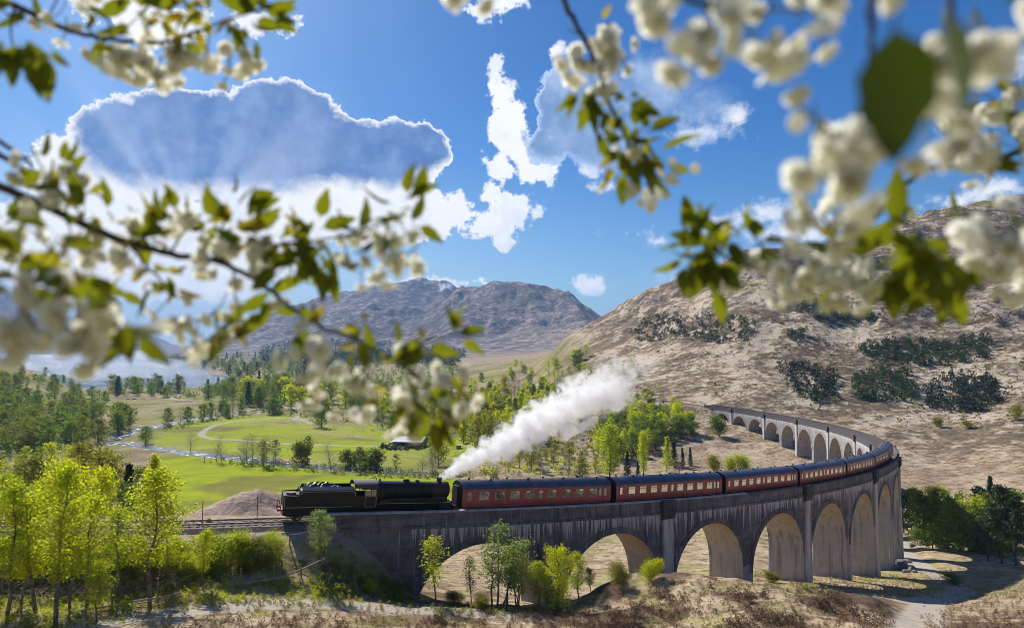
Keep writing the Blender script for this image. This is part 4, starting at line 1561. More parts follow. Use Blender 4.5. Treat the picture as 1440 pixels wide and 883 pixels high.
# cab
cab = MB()
cx0, cx1 = -5.55, -3.64
for sgn in (-1, 1):
    y0, y1 = (1.28, 1.32) if sgn > 0 else (-1.32, -1.28)
    cab.box(cx0 + 0.55, cx1, y0, y1, 1.20, 2.42)
    cab.box(cx0 + 0.55, cx0 + 0.62, y0, y1, 2.42, 3.02)
    cab.box(cx1 - 0.10, cx1, y0, y1, 2.42, 3.02)
    cab.box(cx0 + 1.26, cx0 + 1.32, y0, y1, 2.42, 3.02)
    cab.box(cx0 + 0.25, cx1, y0, y1, 3.02, 3.22)
cab.box(cx1 - 0.04, cx1 + 0.005, -1.279, 1.279, 1.20, 3.22)
cab.box(cx0 - 0.55, cx1 - 0.05, -1.27, 1.27, 1.14, 1.2)
for sgn in (-1, 1):
    cab.box(cx0 - 0.5, cx0 + 0.549, sgn * 1.27 - 0.02, sgn * 1.27 + 0.02, 1.201, 2.42)
cabo = lobj("cab", cab, black_m)
rf = MB()
rp = [(1.40 * math.sin(a), 3.20 + 0.62 * (math.cos(a) - math.cos(1.3)) / (1 - math.cos(1.3))) for a in np.linspace(-1.3, 1.3, 13)]
rp2 = [(y_, z_ - 0.05) for y_, z_ in rp][::-1]
rf.prism(rp + rp2, 'x', cx0 - 0.45, cx1 + 0.06)
lobj("cab_roof", rf, glossy("cab_roof_grey", (0.10, 0.085, 0.085), (0.06, 0.05, 0.05), 0.6), cabo)
for sgn in (-1, 1):
    wy = sgn * 1.30
    for xa, xb in ((cx0 + 0.62, cx0 + 1.26), (cx0 + 1.32, cx1 - 0.10)):
        lobj("cab_window", MB().add([(xa, wy, 2.42), (xb, wy, 2.42), (xb, wy, 3.02), (xa, wy, 3.02)], [(0, 1, 2, 3)]), gl, cabo)
    ln = MB()
    yy = sgn * 1.323
    for (xa, xb, za, zb2) in ((cx0 + 0.68, cx1 - 0.08, 1.29, 1.325), (cx0 + 0.68, cx1 - 0.08, 2.33, 2.365), (cx0 + 0.68, cx0 + 0.715, 1.326, 2.329), (cx1 - 0.115, cx1 - 0.08, 1.326, 2.329)):
        ln.box(xa, xb, yy - 0.003, yy + 0.003, za, zb2)
    lobj("lining", ln, line_m, cabo)
# running plate with a step down at the front
rpl = MB()
rpl.box(-3.62, 4.25, -1.30, 1.30, 1.56, 1.62)
rpl.prism([(4.25, 1.56), (4.45, 1.36), (4.62, 1.22), (4.75, 1.22), (4.75, 1.28), (4.65, 1.28), (4.50, 1.42), (4.25, 1.62)], 'y', -1.28, 1.28)
rpo = lobj("running_plate", rpl, black_m)
for sgn in (-1, 1):
    e_ = MB().box(-3.62, 4.25, sgn * 1.303 - 0.004, sgn * 1.303 + 0.004, 1.575, 1.612)
    e_.add([(4.25, sgn * 1.30, 1.575), (4.25, sgn * 1.30, 1.612), (4.50, sgn * 1.29, 1.41), (4.50, sgn * 1.29, 1.375)], [(0, 1, 2, 3)])
    e_.add([(4.50, sgn * 1.29, 1.375), (4.50, sgn * 1.29, 1.41), (4.70, sgn * 1.29, 1.28), (4.70, sgn * 1.29, 1.24)], [(0, 1, 2, 3)])
    lobj("lining", e_, line_m, rpo)
    sx = MB().box(-3.3, -2.3, sgn * 1.12 - 0.18, sgn * 1.12 + 0.18, 1.62, 1.95)
    lobj("sandbox", sx, black_m, rpo)
fr_ = MB().box(-5.5, 4.75, -0.55, -0.50, 0.55, 1.55).box(-5.5, 4.75, 0.50, 0.55, 0.55, 1.55)
fr_.box(-2.74, 2.35, -0.8, 0.8, 1.621, 1.98).box(-1.6, 2.0, -0.49, 0.49, 0.9, 1.5).box(-3.6, -2.2, -0.49, 0.49, 0.45, 1.3)  # first box is added under the boiler to block the sunlit running plate
lobj("frames_and_light_block", fr_, under_m)
bb = MB().box(4.752, 4.81, -1.28, 1.28, 0.80, 1.26)
bbo = lobj("buffer_beam", bb, red_m)
for y_ in (-0.87, 0.87):
    bf = MB().tube([(4.81, y_, 1.05), (5.04, y_, 1.05)], 0.10, 10).tube([(5.04, y_, 1.05), (5.08, y_, 1.05)], 0.22, 14)
    lobj("buffer", bf, under_m, bbo)
lamp = MB().box(4.58, 4.7, -0.08, 0.08, 1.30, 1.55)
lobj("lamp_iron", lamp, under_m, bbo)
for sgn in (-1, 1):
    cy = MB().lathe([(3.05, 0.36), (4.35, 0.36)], 'x', (0, sgn * 1.02, 1.02), 16)
    cy.box(3.1, 4.3, sgn * 1.02 - 0.27, sgn * 1.02 + 0.27, 1.3, 1.555)
    lobj("cylinder", cy, black_m, smooth=True)
    rod = MB().box(-2.35, 1.95, sgn * 0.98 - 0.03, sgn * 0.98 + 0.03, 0.62, 0.74)
    lobj("coupling_rod", rod, steel_m)
    con = MB().tube([(-0.2, sgn * 1.06, 0.68), (2.3, sgn * 1.06, 1.0)], 0.05, 6)
    con.box(2.3, 3.05, sgn * 1.04 - 0.04, sgn * 1.04 + 0.04, 0.96, 1.06).box(2.0, 3.0, sgn * 1.0 - 0.03, sgn * 1.0 + 0.03, 1.22, 1.30)
    con.tube([(0.9, sgn * 1.1, 1.35), (2.6, sgn * 1.1, 1.25)], 0.035, 5).tube([(1.0, sgn * 1.08, 1.5), (1.1, sgn * 1.08, 0.9)], 0.04, 5)
    lobj("connecting_rod", con, steel_m)
    for x_ in (-2.35, -0.2, 1.95):
        add_obj("driving_wheel", drive_wheel, loco, (x_, sgn * 0.76, 0.91), (0, 0.3 * x_, 0))
    for x_ in (3.0, 4.4):
        add_obj("bogie_wheel", bogie_wheel, loco, (x_, sgn * 0.76, 0.5))
    pipe = MB().tube([(-3.0, sgn * 0.97, BZ - 0.05), (0.85, sgn * 0.93, BZ - 0.10), (1.0, sgn * 0.86, BZ + 0.2), (0.9, sgn * 0.4, BZ + 0.75)], 0.03, 5)
    pipe.tube([(-3.6, sgn * 0.99, BZ + 0.18), (2.6, sgn * 0.9, BZ + 0.18)], 0.022, 5)
    lobj("handrail_pipe", pipe, black_m)
    st = MB().box(cx0 + 0.2, cx0 + 0.75, sgn * 1.26 - 0.1, sgn * 1.26 + 0.06, 0.42, 0.46).box(cx0 + 0.2, cx0 + 0.24, sgn * 1.26 - 0.02, sgn * 1.26 + 0.0, 0.46, 1.15).box(cx0 + 0.71, cx0 + 0.75, sgn * 1.26 - 0.02, sgn * 1.26, 0.46, 1.15)
    lobj("cab_step", st, under_m, cabo)

# ---- tender: leads the train, at the left
ten = vehicle("tender", -18.05, -9.85, "black lined tender heaped with coal leading the train at the left", "tender")
T0, T1 = -3.72, 3.28
tb = MB()
sidep = [(T0, 1.22), (T1, 1.22), (T1, 2.72), (T1 - 0.28, 2.98), (T0 + 1.75, 2.98), (T0 + 1.35, 2.62), (T0 + 0.1, 2.55), (T0, 2.5)]
tb.prism(sidep, 'y', -1.31, -1.27).prism(sidep, 'y', 1.27, 1.31)
tb.box(T0, T0 + 0.04, -1.269, 1.269, 1.22, 2.5).box(T0 + 0.05, T0 + 1.5, -1.265, 1.265, 2.40, 2.46).box(T1 - 0.05, T1, -1.265, 1.265, 1.22, 2.4)
tb.box(T0 + 1.5, T0 + 1.55, -1.265, 1.265, 2.0, 3.05)
tbo = lobj("tank_side", tb, black_m, ten)
cap_ = MB()
for sgn in (-1, 1):
    cap_.prism([(sgn * 1.31, 2.98), (sgn * 1.31, 3.0), (sgn * 0.92, 3.26), (sgn * 0.90, 3.24)], 'x', T0 + 1.75, T1 - 0.28)
lobj("coal_rail", cap_, roof_m, ten)
for sgn in (-1, 1):
    ln = MB()
    yy = sgn * 1.313
    pts = [(T0 + 0.12, 1.36), (T1 - 0.12, 1.36), (T1 - 0.12, 2.66), (T1 - 0.34, 2.86), (T0 + 1.82, 2.86), (T0 + 1.42, 2.50), (T0 + 0.12, 2.42)]
    for i in range(len(pts)):
        a, b = pts[i], pts[(i + 1) % len(pts)]
        dx_, dz_ = b[0] - a[0], b[1] - a[1]
        L_ = math.hypot(dx_, dz_)
        nx_, nz_ = -dz_ / L_ * 0.022, dx_ / L_ * 0.022
        ln.prism([(a[0] + nx_, a[1] + nz_), (b[0] + nx_, b[1] + nz_), (b[0] - nx_, b[1] - nz_), (a[0] - nx_, a[1] - nz_)], 'y', yy - 0.003 - 0.0004 * i, yy + 0.003 + 0.0004 * i)
    lobj("lining", ln, line_m, tbo)
co = MB()
n = 26
vs, fs = [], []
rg = random.Random(3)
for i in range(n):
    for j in range(14):
        x_ = T0 + 1.6 + (T1 - 0.45 - T0 - 1.6) * i / (n - 1)
        y_ = -1.1 + 2.2 * j / 13
        e_ = math.sin(math.pi * min(1, i / 10)) if i < 5 else max(0.0, 1 - max(0, i - 13) / 12)
        vs.append((x_ + rg.uniform(-.05, .05), y_ + rg.uniform(-.05, .05), 2.62 + 0.85 * e_ * (1 - (y_ / 1.25) ** 2) + rg.uniform(0, 0.17)))
for i in range(n - 1):
    for j in range(13):
        fs.append((i * 14 + j, (i + 1) * 14 + j, (i + 1) * 14 + j + 1, i * 14 + j + 1))
co.add(vs, fs)
lobj("coal_heap", co, coal_m, ten)
lumps = MB()
for k in range(60):
    x_, y_ = rg.uniform(T0 + 1.8, T1 - 1.6), rg.uniform(-0.9, 0.9)
    z_ = 2.72 + 0.75 * (1 - (y_ / 1.25) ** 2) * max(0.2, 1 - abs(x_ - T0 - 3.0) / 3.5)
    s_ = rg.uniform(0.08, 0.2)
    lumps.add([(x_ - s_, y_, z_), (x_, y_ - s_, z_ - .03), (x_ + s_ * .9, y_ + .02, z_), (x_, y_ + s_, z_), (x_ + .02, y_, z_ + s_ * .8), (x_, y_, z_ - s_)], [(0, 1, 4), (1, 2, 4), (2, 3, 4), (3, 0, 4), (1, 0, 5), (2, 1, 5), (3, 2, 5), (0, 3, 5)])
lo_ = lobj("coal_lumps", lumps, coal_m, ten)
lo_['kind'] = 'stuff'
uf = MB().box(T0 - 0.05, T1 + 0.15, -1.28, 1.28, 1.10, 1.215)
for sgn in (-1, 1):
    uf.prism([(T0, 1.10), (T1, 1.10), (T1, 0.62), (T1 - 0.5, 0.45), (T0 + 0.5, 0.45), (T0, 0.62)], 'y', sgn * 1.12 - 0.03, sgn * 1.12 + 0.03)
lobj("tender_frame", uf, under_m, ten)
for x_ in (-2.35, -0.2, 1.95):
    for sgn in (-1, 1):
        add_obj("tender_wheel", tender_wheel, ten, (x_, sgn * 0.76, 0.65))
        lobj("axlebox", MB().box(x_ - 0.16, x_ + 0.16, sgn * 1.19 - 0.08, sgn * 1.19 + 0.06, 0.5, 0.85), under_m, ten)
        lobj("spring", MB().tube([(x_ - 0.5, sgn * 1.18, 0.95), (x_, sgn * 1.18, 1.04), (x_ + 0.5, sgn * 1.18, 0.95)], 0.05, 4), steel_m, ten)
bb = MB().box(T0 - 0.12, T0 - 0.051, -1.28, 1.28, 0.80, 1.22)
bbo = lobj("buffer_beam", bb, red_m, ten)
for y_ in (-0.87, 0.87):
    lobj("buffer", MB().tube([(T0 - 0.12, y_, 1.05), (T0 - 0.45, y_, 1.05)], 0.10, 10).tube([(T0 - 0.45, y_, 1.05), (T0 - 0.49, y_, 1.05)], 0.22, 14), red_m, bbo)
lobj("vacuum_hose", MB().tube([(T0 - 0.13, -0.35, 1.1), (T0 - 0.28, -0.35, 1.75), (T0 - 0.42, -0.35, 1.95), (T0 - 0.52, -0.35, 1.7), (T0 - 0.45, -0.35, 1.3)], 0.045, 6), under_m, bbo)
lad = MB().tube([(T0 - 0.06, 0.9, 1.25), (T0 - 0.06, 0.9, 2.6)], 0.02, 5).tube([(T0 - 0.06, 0.55, 1.25), (T0 - 0.06, 0.55, 2.6)], 0.02, 5)
for k in range(4):
    lad.tube([(T0 - 0.06, 0.55, 1.4 + 0.3 * k), (T0 - 0.06, 0.9, 1.4 + 0.3 * k)], 0.018, 5)
lobj("ladder", lad, under_m, ten)
fl = MB().box(T0 + 0.3, T0 + 1.2, -0.45, 0.45, 2.46, 2.62).lathe([(2.46, 0.24), (2.70, 0.24)], 'z', (T0 + 0.7, -0.8, 0), 12)
lobj("water_filler", fl, black_m, ten)
dome_p = MB().box(T1 - 0.25, T1 + 0.02, -0.9, 0.9, 2.4, 2.85)
lobj("tender_front", dome_p, black_m, ten)

# ------------------------------------------------------------------ vegetation
def leaf_mat(name, c1, c2, trans=0.5, tcol=None, rough=0.6):
    m, N = new_mat(name)
    oi = N.node('ShaderNodeObjectInfo')
    tcn = N.node('ShaderNodeTexCoord')
    n = N.noise(tcn.outputs['Object'], 0.9, 3, 0.6)
    f = N.math('ADD', N.math('MULTIPLY', oi.outputs['Random'], 0.55), N.math('MULTIPLY', N.ramp(n, 0.3, 0.7), 0.45))
    col = N.mix(f, c1, c2)
    d = pbsdf(N, col, rough, 0, None, 0.25)
    t = N.node('ShaderNodeBsdfTranslucent')
    tc_ = N.mix(1.0, col, tcol or (1.5, 1.45, 0.8), 'MULTIPLY')
    N.l.new(tc_, t.inputs[0])
    mx = N.node('ShaderNodeMixShader')
    mx.inputs[0].default_value = trans
    N.l.new(d.outputs[0], mx.inputs[1])
    N.l.new(t.outputs[0], mx.inputs[2])
    out(N, mx.outputs[0])
    return m


lime_m = leaf_mat("lime_leaves", (0.38, 0.43, 0.018), (0.23, 0.32, 0.018), 0.6, (1.8, 1.6, 0.7))
green_m = leaf_mat("green_leaves", (0.165, 0.235, 0.03), (0.085, 0.14, 0.02), 0.48)
olive_m = leaf_mat("olive_leaves", (0.21, 0.225, 0.035), (0.12, 0.15, 0.03), 0.5)
pale_m = leaf_mat("silvery_leaves", (0.27, 0.34, 0.12), (0.17, 0.24, 0.06), 0.45)
gold_m = leaf_mat("golden_green_leaves", (0.28, 0.26, 0.035), (0.17, 0.18, 0.03), 0.5)
needle_m = leaf_mat("dark_needles", (0.030, 0.058, 0.026), (0.018, 0.036, 0.020), 0.15)
pine_m = leaf_mat("pine_needles", (0.060, 0.10, 0.035), (0.035, 0.062, 0.026), 0.2)
bark_m = simple("birch_bark", (0.24, 0.21, 0.19), (0.07, 0.055, 0.05), 5.0, 0.85, b=0.3)
dbark_m = simple("dark_bark", (0.085, 0.065, 0.055), (0.04, 0.032, 0.028), 4.0, 0.9, b=0.3)
twig_m = simple("grey_twigs", (0.36, 0.31, 0.28), (0.18, 0.15, 0.135), 2.0, 0.9)


def leaf_quads(C, n_per, rad, size, rg, flat=1.0, aspect=1.0):
    """n_per small leaf faces scattered round each centre in C"""
    C = np.asarray(C, dtype=float)
    n = len(C) * n_per
    P = np.repeat(C, n_per, 0) + rg.normal(0, 1, (n, 3)) * np.array([rad, rad, rad * flat])
    a = rg.normal(0, 1, (n, 3))
    a /= np.linalg.norm(a, axis=1)[:, None]
    b = np.cross(a, rg.normal(0, 1, (n, 3)))
    b /= np.linalg.norm(b, axis=1)[:, None] + 1e-9
    s = size * rg.uniform(0.6, 1.25, (n, 1))
    a = a * s
    b = b * s * 0.62 * aspect
    V = np.stack([P - a, P + b * 0.9 - a * 0.1, P + a, P - b * 0.9 - a * 0.1], 1).reshape(-1, 3)
    F = np.arange(4 * n).reshape(n, 4)
    return V, F


def branch_tree(h, rt, nb, start, prof, rg, up=0.75, lean=0.03, sub=2, trunks=1):
    """tapered trunk(s) with limbs; returns the tubes and the leaf-cluster centres"""
    tubes, cl = [], []
    for tk in range(trunks):
        base = np.array([0.0, 0, 0]) if trunks == 1 else np.append(rg.normal(0, 0.12 * h * 0.3, 2), 0)
        dirn = rg.normal(0, lean, 2) + (0 if trunks == 1 else rg.normal(0, 0.16, 2))
        tp = []
        hh = h * (1 if tk == 0 else rg.uniform(0.7, 0.95))
        for k in range(7):
            f = k / 6
            tp.append(base + np.array([dirn[0] * hh * f + rg.normal(0, 0.008) * hh, dirn[1] * hh * f + rg.normal(0, 0.008) * hh, hh * f * (1 if k else 1) - (0.4 if k == 0 else 0)]))
        tp = np.array(tp)
        tubes.append((tp, [rt * (1 - 0.93 * k / 6) + 0.006 for k in range(7)], 6))
        n_b = nb if tk == 0 else nb * 2 // 3
        for i in range(n_b):
            f = start + (1 - start) * ((i + rg.uniform(0, 1)) / n_b)
            f = min(f, 0.985)
            p0 = np.array([np.interp(f * 6, range(7), tp[:, c]) for c in range(3)])
            L = prof((f - start) / (1 - start)) * h * rg.uniform(0.7, 1.15)
            if L < 0.02:
                continue
            a = i * 2.4 + rg.uniform(-0.5, 0.5)
            u_ = up * rg.uniform(0.6, 1.3)
            d = np.array([math.cos(a), math.sin(a), u_])
            d /= np.linalg.norm(d)
            p1 = p0 + d * L * 0.55
            p2 = p1 + (d * 0.75 + np.array([0, 0, rg.uniform(-0.1, 0.45)])) * L * 0.5
            r0 = rt * (1 - 0.9 * f) * 0.42 + 0.008
            tubes.append((np.array([p0, p1, p2]), [r0, r0 * 0.55, 0.006], 4))
            cl += [p1, p0 * 0.3 + p1 * 0.7, p2, (p1 + p2) / 2]
            for q in range(sub):
                e = p0 + (p2 - p0) * rg.uniform(0.35, 0.9)
                t_ = rg.normal(0, 1, 3)
                t_[2] = abs(t_[2]) * 0.5
                t_ = t_ / np.linalg.norm(t_) * L * 0.42
                tubes.append((np.array([e, e + t_]), [r0 * 0.4, 0.005], 3))
                cl += [e + t_, e + t_ * 0.6]
    return tubes, np.array(cl)


def tubes_np(tubes):
    Vs, F4, F3 = [], [], []
    b = 0
    for pts, rad, n in tubes:
        k = len(pts)
        d = np.gradient(pts, axis=0)
        d /= np.linalg.norm(d, axis=1)[:, None] + 1e-9
        ref = np.array([0.31, 0.95, 0.05])
        a = np.cross(d, ref)
        a /= np.linalg.norm(a, axis=1)[:, None] + 1e-9
        c = np.cross(d, a)
        t = np.arange(n) * 2 * math.pi / n
        R_ = np.asarray(rad)[:, None, None]
        V = pts[:, None, :] + R_ * (a[:, None, :] * np.cos(t)[None, :, None] + c[:, None, :] * np.sin(t)[None, :, None])
        Vs.append(V.reshape(-1, 3))
        i_, j_ = np.meshgrid(np.arange(k - 1), np.arange(n), indexing='ij')
        j2 = (j_ + 1) % n
        F4.append(np.stack([i_ * n + j_, i_ * n + j2, (i_ + 1) * n + j2, (i_ + 1) * n + j_], -1).reshape(-1, 4) + b)
        b += k * n
    return np.vstack(Vs), np.vstack(F4)


def ovoid(f):
    return 0.20 * math.sin(math.pi * min(1, max(0, f * 0.93 + 0.07))) ** 0.7 + 0.015


def roundp(f):
    return 0.42 * math.sqrt(max(0, 1 - (f * 1.35 - 0.35) ** 2)) + 0.04


def cone(f):
    return 0.21 * (1 - f) + 0.02


def slim(f):
    return 0.13 * math.sin(math.pi * min(1, f * 0.85 + 0.12)) ** 0.8 + 0.02


def shrubp(f):
    return 0.62 * math.sqrt(max(0, 1 - (f * 1.3 - 0.3) ** 2)) + 0.04


def make_tree(kind, seed, detail):
    """(trunk mesh, crown mesh, height) for a tree of a kind; detail 0 small .. 2 large in the picture"""
    rg = np.random.default_rng(seed)
    if kind == 'birch':
        h = 10.0
        nb = (14, 22, 34)[detail]
        tb, cl = branch_tree(h, 0.13, nb, 0.30, ovoid, rg, 0.9, 0.03, (1, 2, 3)[detail])
        V, F = leaf_quads(cl, (5, 10, 12)[detail], (0.34, 0.30, 0.25)[detail], (0.30, 0.15, 0.105)[detail], rg)
    elif kind == 'round':
        h = 9.0
        nb = (16, 26, 36)[detail]
        tb, cl = branch_tree(h, 0.2, nb, 0.04, roundp, rg, 0.45, 0.03, (2, 3, 3)[detail])
        V, F = leaf_quads(cl, (8, 10, 14)[detail], (0.55, 0.42, 0.34)[detail], (0.40, 0.24, 0.14)[detail], rg)
    elif kind == 'multi':
        h = 8.0
        tb, cl = branch_tree(h, 0.10, 18, 0.30, ovoid, rg, 0.9, 0.05, 2, 4)
        V, F = leaf_quads(cl, (4, 7, 9)[detail], 0.30, (0.3, 0.16, 0.11)[detail], rg)
    elif kind == 'larch':
        h = 14.0
        nb = (22, 40, 60)[detail]
        tb, cl = branch_tree(h, 0.16, nb, 0.12, slim, rg, 0.25, 0.015, 1)
        V, F = leaf_quads(cl, (8, 11, 13)[detail], 0.45, (0.42, 0.24, 0.15)[detail], rg)
    elif kind == 'conetree':
        h = 12.0
        tb, cl = branch_tree(h, 0.16, (24, 44, 70)[detail], 0.10, cone, rg, 0.35, 0.015, 2)
        V, F = leaf_quads(cl, (5, 8, 9)[detail], 0.32, (0.34, 0.2, 0.13)[detail], rg)
    elif kind == 'spruce':
        h = 12.0
        tb, cl = branch_tree(h, 0.18, (30, 60, 80)[detail], 0.04, cone, rg, -0.12, 0.01, 2)
        V, F = leaf_quads(cl, (5, 7, 9)[detail], 0.26, (0.36, 0.24, 0.17)[detail], rg, 0.5)
    elif kind == 'pine':
        h = 12.0
        tb, cl = branch_tree(h, 0.2, (18, 30, 44)[detail], 0.32, lambda f: 0.23 * (1 - f) ** 0.6 + 0.04, rg, 0.25, 0.03, 2)
        V, F = leaf_quads(cl, (8, 12, 16)[detail], 0.34, (0.4, 0.24, 0.15)[detail], rg, 0.6)
    elif kind == 'bare':
        h = 8.0
        tb, cl = branch_tree(h, 0.13, 34, 0.12, roundp, rg, 0.9, 0.06, 5, 1)
        V, F = leaf_quads(cl[::6], 3, 0.35, 0.10, rg)
    elif kind == 'shrub':
        h = 2.4
        tb, cl = branch_tree(h, 0.04, (18, 26, 40)[detail], 0.05, shrubp, rg, 0.7, 0.1, 2, 2)
        V, F = leaf_quads(cl, (5, 8, 11)[detail], 0.17, (0.16, 0.10, 0.062)[detail], rg)
    elif kind == 'sapling':
        h = 6.0
        tb, cl = branch_tree(h, 0.055, 20, 0.30, slim, rg, 1.0, 0.03, 2)
        V, F = leaf_quads(cl, 6, 0.2, 0.085, rg)
    tv, tf_ = tubes_np(tb)
    top = max(V[:, 2].max(), tv[:, 2].max())
    return (tv, tf_), (V, F), top


LIB = {}


def tree_lib(kind, leaf, detail, nvar=3, bark=None):
    key = (kind, leaf.name, detail)
    if key not in LIB:
        res = []
        for k in range(nvar):
            (tv, tf_), (cv, cf), top = make_tree(kind, hash_seed(kind, k, detail), detail)
            bk = bark or (dbark_m if kind in ('round', 'pine', 'spruce', 'larch', 'conetree') else bark_m)
            if kind == 'bare':
                bk = twig_m
            if detail >= 1:
                res.append((mesh_np("trunk", tv, tf_, bk, True), mesh_np("crown", cv, cf, leaf), top))
            else:
                V = np.vstack([tv, cv])
                mi = np.concatenate([np.zeros(len(tf_), int), np.ones(len(cf), int)])
                res.append((mesh_np("tree", V, [tf_, cf + len(tv)], [bk, leaf], False, mi), None, top))
        LIB[key] = res
    return LIB[key]


def hash_seed(kind, k, detail):
    return (sum(ord(c) * (i + 3) for i, c in enumerate(kind)) * 31 + k * 977 + detail * 131) % 100003


VARN = {}


def put_tree(name, kind, leaf, detail, x, y, h, label, cat, group=None, wide=1.0, z=None):
    lib = tree_lib(kind, leaf, detail)
    k = VARN.get((kind, leaf.name), random.randrange(3))
    VARN[(kind, leaf.name)] = (k + 1) % len(lib)
    tm, cmh, top = lib[k]
    if z is None:
        z = ground(x, y) - 0.08
    s = h / top
    rz = random.uniform(0, 6.28)
    if cmh is None:
        o = add_obj(name, tm, None, (x, y, z), (0, 0, rz), (s * wide, s * wide, s))
        return tag(o, label, cat, group)
    e = empty(name, (x, y, z), (0, 0, rz), label, cat, group)
    e.scale = (s * wide, s * wide, s)
    add_obj("trunk", tm, e)
    add_obj("crown", cmh, e)
    return e


def tree_uv(name, kind, leaf, detail, u, vb, vt, label, cat='tree', group=None, wide=1.0, dmin=38.0, d=None):
    """a tree whose foot is seen at (u, vb), or that stands d metres away with its foot hidden, and whose top is at vt"""
    if d is None:
        p = hit(u, vb, dmin)
        if p is None:
            return None
        d = CP * p.y + SP * p.z
        x, y = p.x, p.y
    else:
        x, y = (u - 720) / FPX * d, d
    z = ground(x, y)
    ztop = at(u, vt, d).z
    return put_tree(name, kind, leaf, detail, x, y, max(0.3, ztop - z), label, cat, group, wide)


B, S = 'birch_tree', 'bush'
# --- left foreground, in front of the line
for a in [
    ('birch', lime_m, 8, 868, 668, "tall thin birch at the extreme left edge of the foreground wood", 1.2),
    ('birch', lime_m, 49, 862, 690, "grey trunked birch standing just left of the tallest dark trunked birch", 1.25),
    ('birch', lime_m, 76, 880, 645, "tallest birch of the foreground wood with a dark slender trunk", 1.15),
    ('birch', lime_m, 100, 862, 700, "lime birch right behind the dark trunked tallest birch", 1.2),
    ('birch', lime_m, 122, 850, 690, "lime birch above the grey brushwood left of the small bushy birch", 1.3),
    ('birch', lime_m, 208, 848, 655, "big bushy lime birch in front of the rails and above a fallen fence rail", 1.45),
    ('birch', lime_m, 168, 838, 712, "lower lime birch left of the big bushy birch before the rails", 1.4),
    ('birch', lime_m, 30, 850, 730, "short lime birch between the left edge and the grey trunk", 1.3),
    ('birch', lime_m, 135, 874, 786, "small solitary bushy birch beside the gravel path", 1.5),
    ('birch', lime_m, 282, 826, 742, "slim young birch leaning over the fence posts", 1.25),
    ('birch', lime_m, 240, 822, 730, "young birch right of the big bushy birch in front of the rails", 1.3),
]:
    tree_uv(B, a[0], a[1], 2, a[2], a[3], a[4], a[5], 'birch', 'birches in the left foreground wood', a[6])
for i, a in enumerate([
    (252, 790, 748, "yellow green bush under the rails beside the young birch"), (300, 788, 742, "leafy bush below the orange track marker"),
    (322, 800, 742, "pale green bush midway along the embankment foot"), (345, 792, 752, "dense bush next to the leaning fence post on the bank"),
    (368, 800, 748, "dark twiggy bush at the top of the fence line"), (385, 790, 745, "rounded bush just left of the viaduct abutment"),
    (270, 812, 770, "low bush behind the fallen fence rail"), (218, 812, 765, "bush at the foot of the big bushy birch"),
    (180, 800, 745, "wide yellow bush in the brushwood left of the big birch"), (150, 800, 752, "bright bush over the grey brushwood heap"),
    (60, 800, 752, "bright bush between the grey and dark trunks"), (95, 805, 748, "bright bush behind the tallest birch trunk"), (12, 800, 745, "bright bush at the left frame edge under the birches")]):
    tree_uv(S, 'shrub', (lime_m, olive_m, lime_m)[i % 3], 2, a[0], a[1], a[2], a[3], 'bush', 'bushes on the railway bank', 1.25)

# --- beside and in front of the viaduct
tree_uv(B, 'birch', pale_m, 2, 452, 800, 716, "pale leaved birch against the left end of the viaduct wall", 'birch', None, 1.35)
tree_uv('sapling', 'sapling', lime_m, 2, 614, 842, 742, "slender yellow green sapling in front of the first arch", 'sapling', None, 1.5, d=63)
tree_uv('sapling', 'sapling', olive_m, 2, 663, 846, 772, "thin olive sapling under the first arch", 'sapling', None, 1.3, d=66)
tree_uv('willow_tree', 'multi', pale_m, 2, 704, 848, 738, "silvery many stemmed willow before the first arch", 'willow', None, 1.35, d=65)
tree_uv('willow_tree', 'multi', lime_m, 2, 728, 846, 755, "lime leaved willow close behind the silvery one", 'willow', None, 1.0, d=68)
tree_uv('alder_tree', 'round', lime_m, 2, 782, 846, 756, "dense bright green tree covering the second pier foot", 'tree', None, 0.75, d=66)
tree_uv('alder_tree', 'birch', lime_m, 2, 757, 848, 779, "small lime tree left of the dense bright green one", 'tree', None, 1.6, d=67)
tree_uv(B, 'birch', lime_m, 2, 811, 838, 766, "tall thin lime birch inside the second arch", 'birch', None, 1.3, d=69)
tree_uv(B, 'birch', green_m, 2, 829, 832, 790, "short darker birch right of the thin lime birch", 'birch', None, 1.6, d=71)
tree_uv(S, 'shrub', gold_m, 2, 872, 826, 786, "yellow green bush under the second arch", 'bush', None, 0.95)
tree_uv(S, 'shrub', lime_m, 2, 912, 820, 779, "round bright green bush against the pilastered pier", 'bush', None, 0.95)
tree_uv(S, 'shrub', lime_m, 2, 520, 832, 812, "low bright bush at the foot of the dark abutment wall", 'bush', None, 1.3)
tree_uv(S, 'shrub', olive_m, 2, 640, 850, 826, "low scrubby bush at the base of the yellow green sapling", 'bush', None, 1.5)
tree_uv(S, 'shrub', gold_m, 1, 676, 856, 834, "low golden bush left of the silvery willow", 'bush', None, 1.5)
tree_uv(S, 'shrub', olive_m, 1, 560, 843, 826, "low olive bush where the path passes the abutment", 'bush', None, 1.8)
tree_uv(S, 'shrub', olive_m, 1, 1086, 818, 800, "low yellow bush between two mid viaduct piers", 'bush', None, 1.6)

